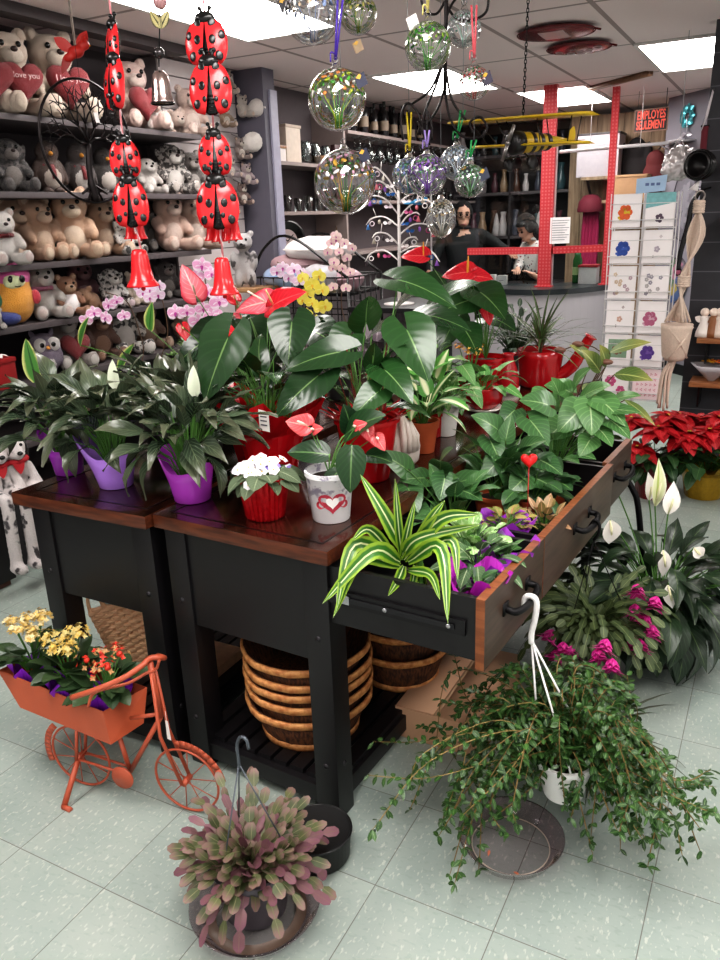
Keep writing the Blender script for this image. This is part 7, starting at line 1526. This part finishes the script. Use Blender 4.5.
# ------------------------------------------------------------------ card rack
Yk = 5.0; base = V((-.768, 5.06, 0)); t = thing('card_rack', 'white wire greeting card rack behind the plants', 'rack', base); WM = M('#d9d6d6', .35, .2)
k = pxm(gy(632, 300, Yk)); u = X; zt = gy(640, 200, Yk).z; rows = [(208, 632, 654), (245, 629, 655), (288, 625, 652), (319, 624, 651), (343, 620, 648), (379, 618, 645)]
b = MB(); b.tube([base+Z*.02, base+Z*(zt+.1)], .012, 8); b.build('pole', WM, t); b = MB(); b.lathe([(0, .025), (.18, .02), (.2, 0), (0, 0)], base, 30); b.build('base', M('#c9c5c6', .4), t)
for xo in (-.17, 0, .17): b = MB(); b.tube([V((base.x+xo, Yk+.012, .5)), V((base.x+xo, Yk+.012, zt+.03))], .004, 5); b.build('upright', WM, t)
for xo in (-.185, .185):
    for yy in (.0, .16): b = MB(); b.tube([V((base.x+xo, Yk+yy, .5)), V((base.x+xo, Yk+yy, zt+.04))], .0035, 5); b.build('side_wire', WM, t)
cards = []
zl = [zt-.15-.203*i for i in range(6)]
for z in zl:
    b = MB()
    for dz, dy in ((-.005, -.022), (.04, -.026), (.13, .0)): b.loop([V((base.x-.185, Yk+.01, z+dz)), V((base.x+.185, Yk+.01, z+dz)), V((base.x+.185, Yk+dy, z+dz)), V((base.x-.185, Yk+dy, z+dz))], .0028, 5)
    b.build('pocket_wire', WM, t)
P1 = [('orange and yellow flower', '#d9622f', '#d9b82f'), ('teal sky and white flower', '#7fb5b8', '#5a4a5a'), ('deep blue flower', '#2f4fa0', '#3f62b8'), ('faint grey sketch', '#b5aab5', '#cfc6c8'), ('pale gold blossoms', '#cfb8a0', '#b8a0a8'), ('small grey butterflies', '#9a94a0', '#b5b0b0'), ('tiny peach mark', '#cfa898', '#b0a0a0'), ('mauve orchid', '#b0607f', '#d0a8b8'), ('green framed teacup', '#7f9a80', '#7a4a3a'), ('violet iris', '#5a3a90', '#7a5ab0'), ('two pink roses', '#c05080', '#d880a0'), ('rows of pink lettering', '#d08a98', '#d8a0a8')]
for i, (nm, c1, c2) in enumerate(P1):
    r_, cl = divmod(i, 2); x0 = base.x+(-.172 if cl == 0 else .012); z0 = zl[r_]+.001; tl_ = .012
    t = thing('greeting_card', 'white greeting card with '+nm+' in the wire rack', 'greeting card', (x0+.08, Yk-.01, z0), 0, 'cards in the wire rack'); q = lambda u_, v_, o=0: V((x0+.16*u_, Yk-.014+.02*v_-o, z0+.185*v_))
    b = MB(); b.hexa([q(0, 0), q(1, 0), q(1, 0, -.004), q(0, 0, -.004), q(0, 1), q(1, 1), q(1, 1, -.004), q(0, 1, -.004)]); cd = b.build('card', M('#efeaea' if i != 11 else '#ecd6d8', .6), t, smooth=False)
    b = MB(); random.seed(40+i); b.m = 2; b.ngon([q(*w_, .0005) for w_ in ((.03, .03), (.97, .03), (.97, .97), (.03, .97))]); b.m = 0
    def pet(u_, v_, r, n_, ph=0):
        for j in range(n_):
            a = j*2*PI/n_+ph; cu, cv = u_+r*.6*math.cos(a), v_+r*.6*math.sin(a); b.ngon([q(cu+r*.5*math.cos(w_*PI/4), cv+r*.42*math.sin(w_*PI/4), .0012+.0002*j) for w_ in range(8)])
    if i == 8:
        b.ngon([q(*w_, .001) for w_ in ((.15, .25), (.85, .25), (.85, .85), (.15, .85))]); b.m = 1; pet(.45, .5, .16, 5); pet(.62, .48, .1, 4)
    elif i == 11:
        for r in range(5):
            for c_ in range(5): b.m = (r+c_) % 2; pet(.18+.16*c_, .15+.17*r, .05, 3, r)
    elif i in (4, 5):
        for j in range(9): b.m = j % 2; pet(.2+.6*random.random(), .15+.7*random.random(), .07, 5)
    elif i in (3, 6): pet(.5, .42, .1, 5); b.m = 1; pet(.6, .8, .05, 4); pet(.4, .2, .05, 3)
    elif i == 1:
        b.ngon([q(*w_, .001) for w_ in ((.0, .55), (1, .7), (1, 1), (0, 1))]); b.m = 1; pet(.5, .25, .14, 5)
    elif i == 10: pet(.32, .55, .2, 6); pet(.72, .25, .16, 6); b.m = 1; pet(.32, .55, .1, 5, .5); pet(.72, .25, .08, 5, .5)
    else: pet(.45, .45, .24, 6); b.m = 1; pet(.5, .5, .14, 5, .4); pet(.3, .3, .1, 4)
    b.build('printed_picture', [M(c1, .6, var=.25, scale=60), M(c2, .6, var=.25, scale=60), M('#f2eded' if i != 11 else '#efd9dc', .6, var=.03)], cd, smooth=False)
t = thing('rack_topper', 'pale blue card standing on top of the greeting card rack', 'sign', (base.x+.02, Yk, zt+.04)); x0 = base.x-.05; b = MB(); b.hexa([V((x0, Yk, zt+.035)), V((x0+.16, Yk, zt+.045)), V((x0+.16, Yk+.004, zt+.045)), V((x0, Yk+.004, zt+.035)), V((x0, Yk, zt+.115)), V((x0+.165, Yk, zt+.13)), V((x0+.165, Yk+.004, zt+.13)), V((x0, Yk+.004, zt+.115))]); b.build('card', M('#a9c3de', .6), t, smooth=False)
b = MB(); 
for i in range(3): b.box((x0+.05+.03*i, Yk-.001, zt+.075), (x0+.07+.03*i, Yk, zt+.09))
b.build('printed_mark', M('#5f6f9a', .6), t, smooth=False)
# ------------------------------------------------------------------ right display wall: shelves, macrame, plaques
SW = woodM('#7a4a2c', '#a06a42', 5, (2, 12, 12), .5)
def wshelf(label, x0, z, x1=.6):
    t = thing('wall_shelf', label, 'shelf', (x0, 5.25, z), 0, 'wooden shelves on the dark planks'); b = MB(); b.box((x0, 5.08, z-.03), (x1, 5.299, z)); b.build('board', SW, t, bevel=.003)
    for x in (x0+.05, x1-.1): b = MB(); b.box((x, 5.12, z-.16), (x+.012, 5.299, z-.03)); b.build('bracket', BLKG, t, smooth=False)
    return t
zs = [gy(705, 216, 5.1).z, gy(705, 338, 5.1).z, gy(700, 382, 5.1).z, gy(705, 158, 5.1).z]
wshelf('small brown shelf beside the black basket on the dark planks', -.36, zs[3]); wshelf('brown shelf high on the dark planks behind the hanging rope', -.36, zs[0]); wshelf('brown shelf with white figurines on the dark planks', -.42, zs[1]); wshelf('lowest brown shelf with the wrapped flowers on the dark planks', -.44, zs[2])
for i, (px_, c1, lab) in enumerate(((703, '#e6ddd6', 'white angel figurine on the middle brown shelf'), (712, '#8a5a3a', 'brown figurine with a candle on the middle brown shelf'), (718, '#d9c9bd', 'cream figurine at the frame edge on the middle brown shelf'))):
    P = gy(px_, 333, 5.15); P.z = zs[1]+.0005; t = thing('figurine', lab, 'figurine', P, 0, 'figurines on the brown shelf'); b = MB(); b.lathe([(0, 0), (.045, 0), (.042, .03), (.02, .09), (.026, .11), (.014, .125), (0, .125)], P, 16); b.build('body', M(c1, .4), t); b = MB(); b.ball(P+Z*.145, .026, 10, 7); b.build('head', M('#e8d6c8', .5), t)
    for s in (-1, 1): b = MB(); b.leaf(P+Z*.09, X*s+Z*.5, CAMH, .06, .04, 'oval', .2, .1); b.build('wing', M(c1, .4), t)
P = gy(712, 370, 5.16); P.z = zs[2]+.0005; t = thing('wrapped_bouquet', 'orange flowers in clear wrap on the lowest brown shelf', 'bouquet', P); b = MB(); b.lathe([(.02, 0), (.08, .06), (.12, .1), (.1, .1), (.06, .05), (0, .01)], P, 22, wob=lambda a, i: .12*math.sin(a*2*PI*5)); b.build('wrap', M('#b5b0b4', .2), t)
for i in range(7): b = MB(); p = P+Z*.11+az_el(i*2.4, 0)*.05*math.sqrt(i/6); [b.leaf(p, az_el(j*1.257, .6), Z, .035, .02, 'oval', .4, .1, 3, 2) for j in range(5)]; b.build('blossom', M('#d9622a' if i % 2 else '#d9a02f', .5), t)
P = gy(716, 305, 5.2); P = V((P.x+.06, 5.2, zs[0])); 
# macrame hanger
Ym = 4.75; ROP = M('#cbb7a8', .9, var=.2, scale=120, bump=.5); tp = gy(700, 196, Ym); t = thing('macrame_hanger', 'cream macrame plant hanger with a woven basket and long tail', 'macrame hanger', tp)
b = MB(); b.loop([tp+xx*.026*math.cos(a)+Z*.026*math.sin(a) for a in [i*.45 for i in range(14)]], .005, 7); b.build('ring', M('#8f8682', .3, .8), t)
b = MB(); b.tube([tp+Z*.026, V((tp.x, 5.3, tp.z+.05))], .006, 6); b.build('hook', IRON, t)
G = lambda x, y, o=0: gy(x, y, Ym+o); kn = G(684, 280); bl, br_ = G(665, 322), G(690, 322)
for j in range(9):
    u_ = j/8; e = bl.lerp(br_, u_); o = .05*math.sin(PI*u_*2); b = MB(); b.tube(spline([tp-Z*.02+xx*(u_-.5)*.05, G(697-9+u_*16, 235)+Y*o*.3, kn+xx*(u_-.5)*.045+Y*o*.3, e+Y*o]), .0075, 6); b.build('cord', ROP, t)
for p_, h in ((tp-Z*.05, .05), (kn, .05)):
    b = MB(); q = p_ if h else p_; 
    for j in range(5): b.loop(ring(q+Z*(j*.012-.03), .028 if p_ is kn else .024, 14, xx, CAMH), .008, 6)
    b.build('wrapped_knot', ROP, t)
c_ = (G(662, 326)+G(692, 326))/2; k = pxm(c_); b = MB(); b.lathe([(0, -34*k), (9*k, -34*k), (12*k, -30*k), (15*k, -2*k), (15.5*k, 2*k), (14*k, 2*k), (0, -4*k)], c_, 24, wob=lambda a, i: .02*math.sin(a*2*PI*16)); b.build('basket', ROP, t)
for s in (0, 1):
    b = MB(); b.tube([c_+az_el(AZC+(-.9+1.8*s), 0)*15.6*k, c_+CAMH*14.5*k-Z*16*k, c_+az_el(AZC+(-.9+1.8*s)*-1, 0)*12.5*k-Z*31*k], .006, 6); b.build('cross_cord', ROP, t)
b = MB()
for j in range(9): b.tube(spline([c_-Z*33*k+az_el(j*.7, 0)*.012, G(666, 375)+az_el(j*.7, 0)*.024, G(662+R_(-1, 2), 404+R_(-6, 6))+az_el(j*.7, 0)*.028]), .007, 6)
b.build('tail', ROP, t)
# things on the corner wall
def onwall(x, y, o=.01):
    d = ray(x, y); n = -nv_; t_ = ((A0-CAM).dot(n))/d.dot(n); return CAM+d*t_+n*o
dvw = dv; nw = -nv_
def plaque(name, label, x, y, rx, ry, mat, cat='plaque', deco=None, hang=True):
    P = onwall(x, y, .012); k = pxm(P); t = thing(name, label, cat, P); T = Matrix((dvw, Z, nw)).transposed(); b = MB(); b.ball(P, (rx*k*1.25, ry*k, .012), 30, 10, T); b.build('board', mat, t)
    b = MB(); b.loop(ring(P+nw*.002, 1, 36, dvw*rx*k*1.25, Z*ry*k), .008, 6); b.build('rim', tint_m(mat), t)
    if deco: deco(t, P, k)
    return t
def tint_m(m_): return M('#4f4a52', .5)
def flowers(cols, n, rx, ry, s):
    def f(t, P, k):
        for i in range(n):
            a = i*2.4; r = math.sqrt((i+.5)/n); c_ = P+dvw*rx*k*1.2*r*math.cos(a)+Z*ry*k*r*math.sin(a)+nw*.016; b = MB()
            for j in range(5): b.leaf(c_, dvw*math.cos(j*1.257)+Z*math.sin(j*1.257), nw, s*k, s*k*.7, 'round', .1, .05, 3, 2)
            b.build('painted_flower', M(cols[i % len(cols)], .5), t)
    return f
plaque('oval_plaque', 'grey oval relief plaque on the corner wall beside the rope hanger', 685, 205, 15, 34, M('#77757d', .5, var=.2, scale=20), deco=flowers(('#8f8d95',), 5, 8, 20, 9))
plaque('flower_wreath_sign', 'round dark sign ringed with pink and blue flowers on the corner wall', 678, 280, 13, 22, M('#8a7f8a', .5), 'sign', flowers(('#5a6f9a', '#c08aa0', '#b0a060', '#a05a70', '#6f8a70'), 16, 11, 19, 6))
P = onwall(689, 116, .02); k = pxm(P); t = thing('wall_flower', 'shiny turquoise metal flower on a stem on the corner wall', 'wall ornament', P); TQ = M('#58b5c0', .2, .5, var=.4, scale=20)
for j in range(9): b = MB(); a = j*.7; b.leaf(P+(dvw*math.cos(a)*1.2+Z*math.sin(a))*3*k, dvw*math.cos(a)+Z*math.sin(a)+nw*.25, nw, 9*k, 7*k, 'round', .5, .2, 4, 4); b.build('petal', TQ, t)
b = MB(); b.tube(spline([P, P-Z*14*k+dvw*2*k, P-Z*24*k-dvw*1*k]), .008, 6); b.build('stem', M('#b5b0b8', .3, .6), t)
for s in (-1, 1): b = MB(); b.leaf(P-Z*16*k, dvw*s-Z*.2, nw, 9*k, 4*k, 'oval', .3, .2); b.build('leaf', M('#c9c4cc', .3, .5), t)
P = onwall(682, 142, .1); t = thing('glass_wall_shelf', 'thin white ledge under the turquoise flower on the corner wall', 'shelf', P); k = pxm(P); b = MB(); b.bar(P-dvw*17*k*1.3, P+dvw*17*k*1.3, .2, .012); b.build('ledge', M('#d9d6da', .4), t)
for s in (-1, 1): b = MB(); b.bar(P+dvw*s*14*k-nw*.09-Z*.08, P+dvw*s*14*k+nw*.06, .012); b.build('bracket', M('#d9d6da', .4), t)
# silver lampshade-like bag and black basket on the plank corner
P = gy(678, 163, 5.5); k = pxm(P); t = thing('silver_gift_bag', 'crumpled silver fabric bag hanging before the corner wall', 'bag', P); SB = M('#cfcaca', .25, .5, var=.25, scale=14, bump=.3)
o = blob('bag', [(P, (15*k, 8*k, 15*k)), (P-Z*6*k, (16*k, 9*k, 11*k)), (P+Z*8*k+X*2*k, (12*k, 7*k, 8*k))], SB, t, .012, 1, .02); b = MB(); b.tube([P+Z*14*k-X*6*k, P+Z*24*k, P+Z*14*k+X*6*k], .004, 5); b.build('handle', SB, t)
b = MB(); b.tube([P+Z*24*k, V((P.x, P.y, ZC))], .002, 4); b.build('thread', SB, t)
P = gy(701, 165, 5.05); k = pxm(P); t = thing('black_basket', 'ribbed black round basket lying on its side on the small brown shelf', 'basket', V((P.x, 5.15, zs[3]))); c_ = P; b = MB(); ax = (CAMH*.75-X*.6).normalized(); b.lathe([(0, -9*k), (9*k, -9*k), (12*k, -6*k), (13.5*k, 2*k), (12*k, 9*k), (11*k, 9*k), (12*k, 1*k), (0, -7*k)], c_, 30, ax); b.build('body', M('#1a1718', .35), t)
for j in range(6): b = MB(); q = ax.cross(Z).normalized(); q2 = q.cross(ax); b.loop(ring(c_+ax*(-5+2.4*j)*k, (12.6+.5*min(j, 3)-(.5 if j > 4 else 0))*k, 28, q, q2), .005, 5); b.build('rib', BLKG, t)
P = gy(706, 112, 5.2); t = thing('pennant', 'folded white paper pennant at the top edge of the dark planks', 'pennant', P); b = MB(); k = pxm(P); b.ngon([P-X*3*k-Z*18*k, P+X*4*k+Z*20*k, P+X*5*k+Z*18*k+Y*.02, P+X*2*k-Z*4*k]); b.build('paper', M('#d9d2d6', .6), t, solid=.002)
b = MB(); b.tube([P+Z*20*k+X*4*k, V((P.x+4*k, 5.3, P.z+22*k))], .003, 5); b.build('pin', IRON, t)
P = gy(703, 150, 5.25); t = thing('wine_banner', 'narrow wine red cloth hanging at the edge of the dark planks', 'cloth', P); k = pxm(P); b = MB(); b.bar(P-Z*20*k, P+Z*22*k, 6*k, .01, up=Y); b.build('cloth', M('#6a2430', .8), t); b = MB(); b.tube([P+Z*22*k-X*4*k, P+Z*22*k+X*4*k], .006, 6); b.build('rod', IRON, t)
P = gy(695, 187, 5.1); t = thing('paper_tag', 'small white paper flag above the rope hanger', 'tag', P); k = pxm(P); b = MB(); b.ngon([P-X*6*k-Z*2*k, P+X*3*k-Z*4*k, P+X*4*k+Z*7*k]); b.build('paper', M('#ebe6e4', .6), t, solid=.002); b = MB(); b.tube([P+X*3*k, V((P.x+3*k, 5.3, P.z))], .003, 5); b.build('pin', IRON, t)
t = thing('leather_collar', 'black leather strap hanging in a loop behind the rope hanger', 'strap', gy(684, 240, 5.2)); b = MB(); b.tube(spline([gy(700, 190, 5.2), gy(692, 205, 5.2), gy(688, 225, 5.2), gy(680, 255, 5.2), gy(678, 270, 5.2)]), .016, 6); b.build('strap', BLKG, t); b = MB(); b.loop(ring(gy(678, 272, 5.2), .02, 14, xx, Z), .005, 5); b.build('buckle', IRON, t)
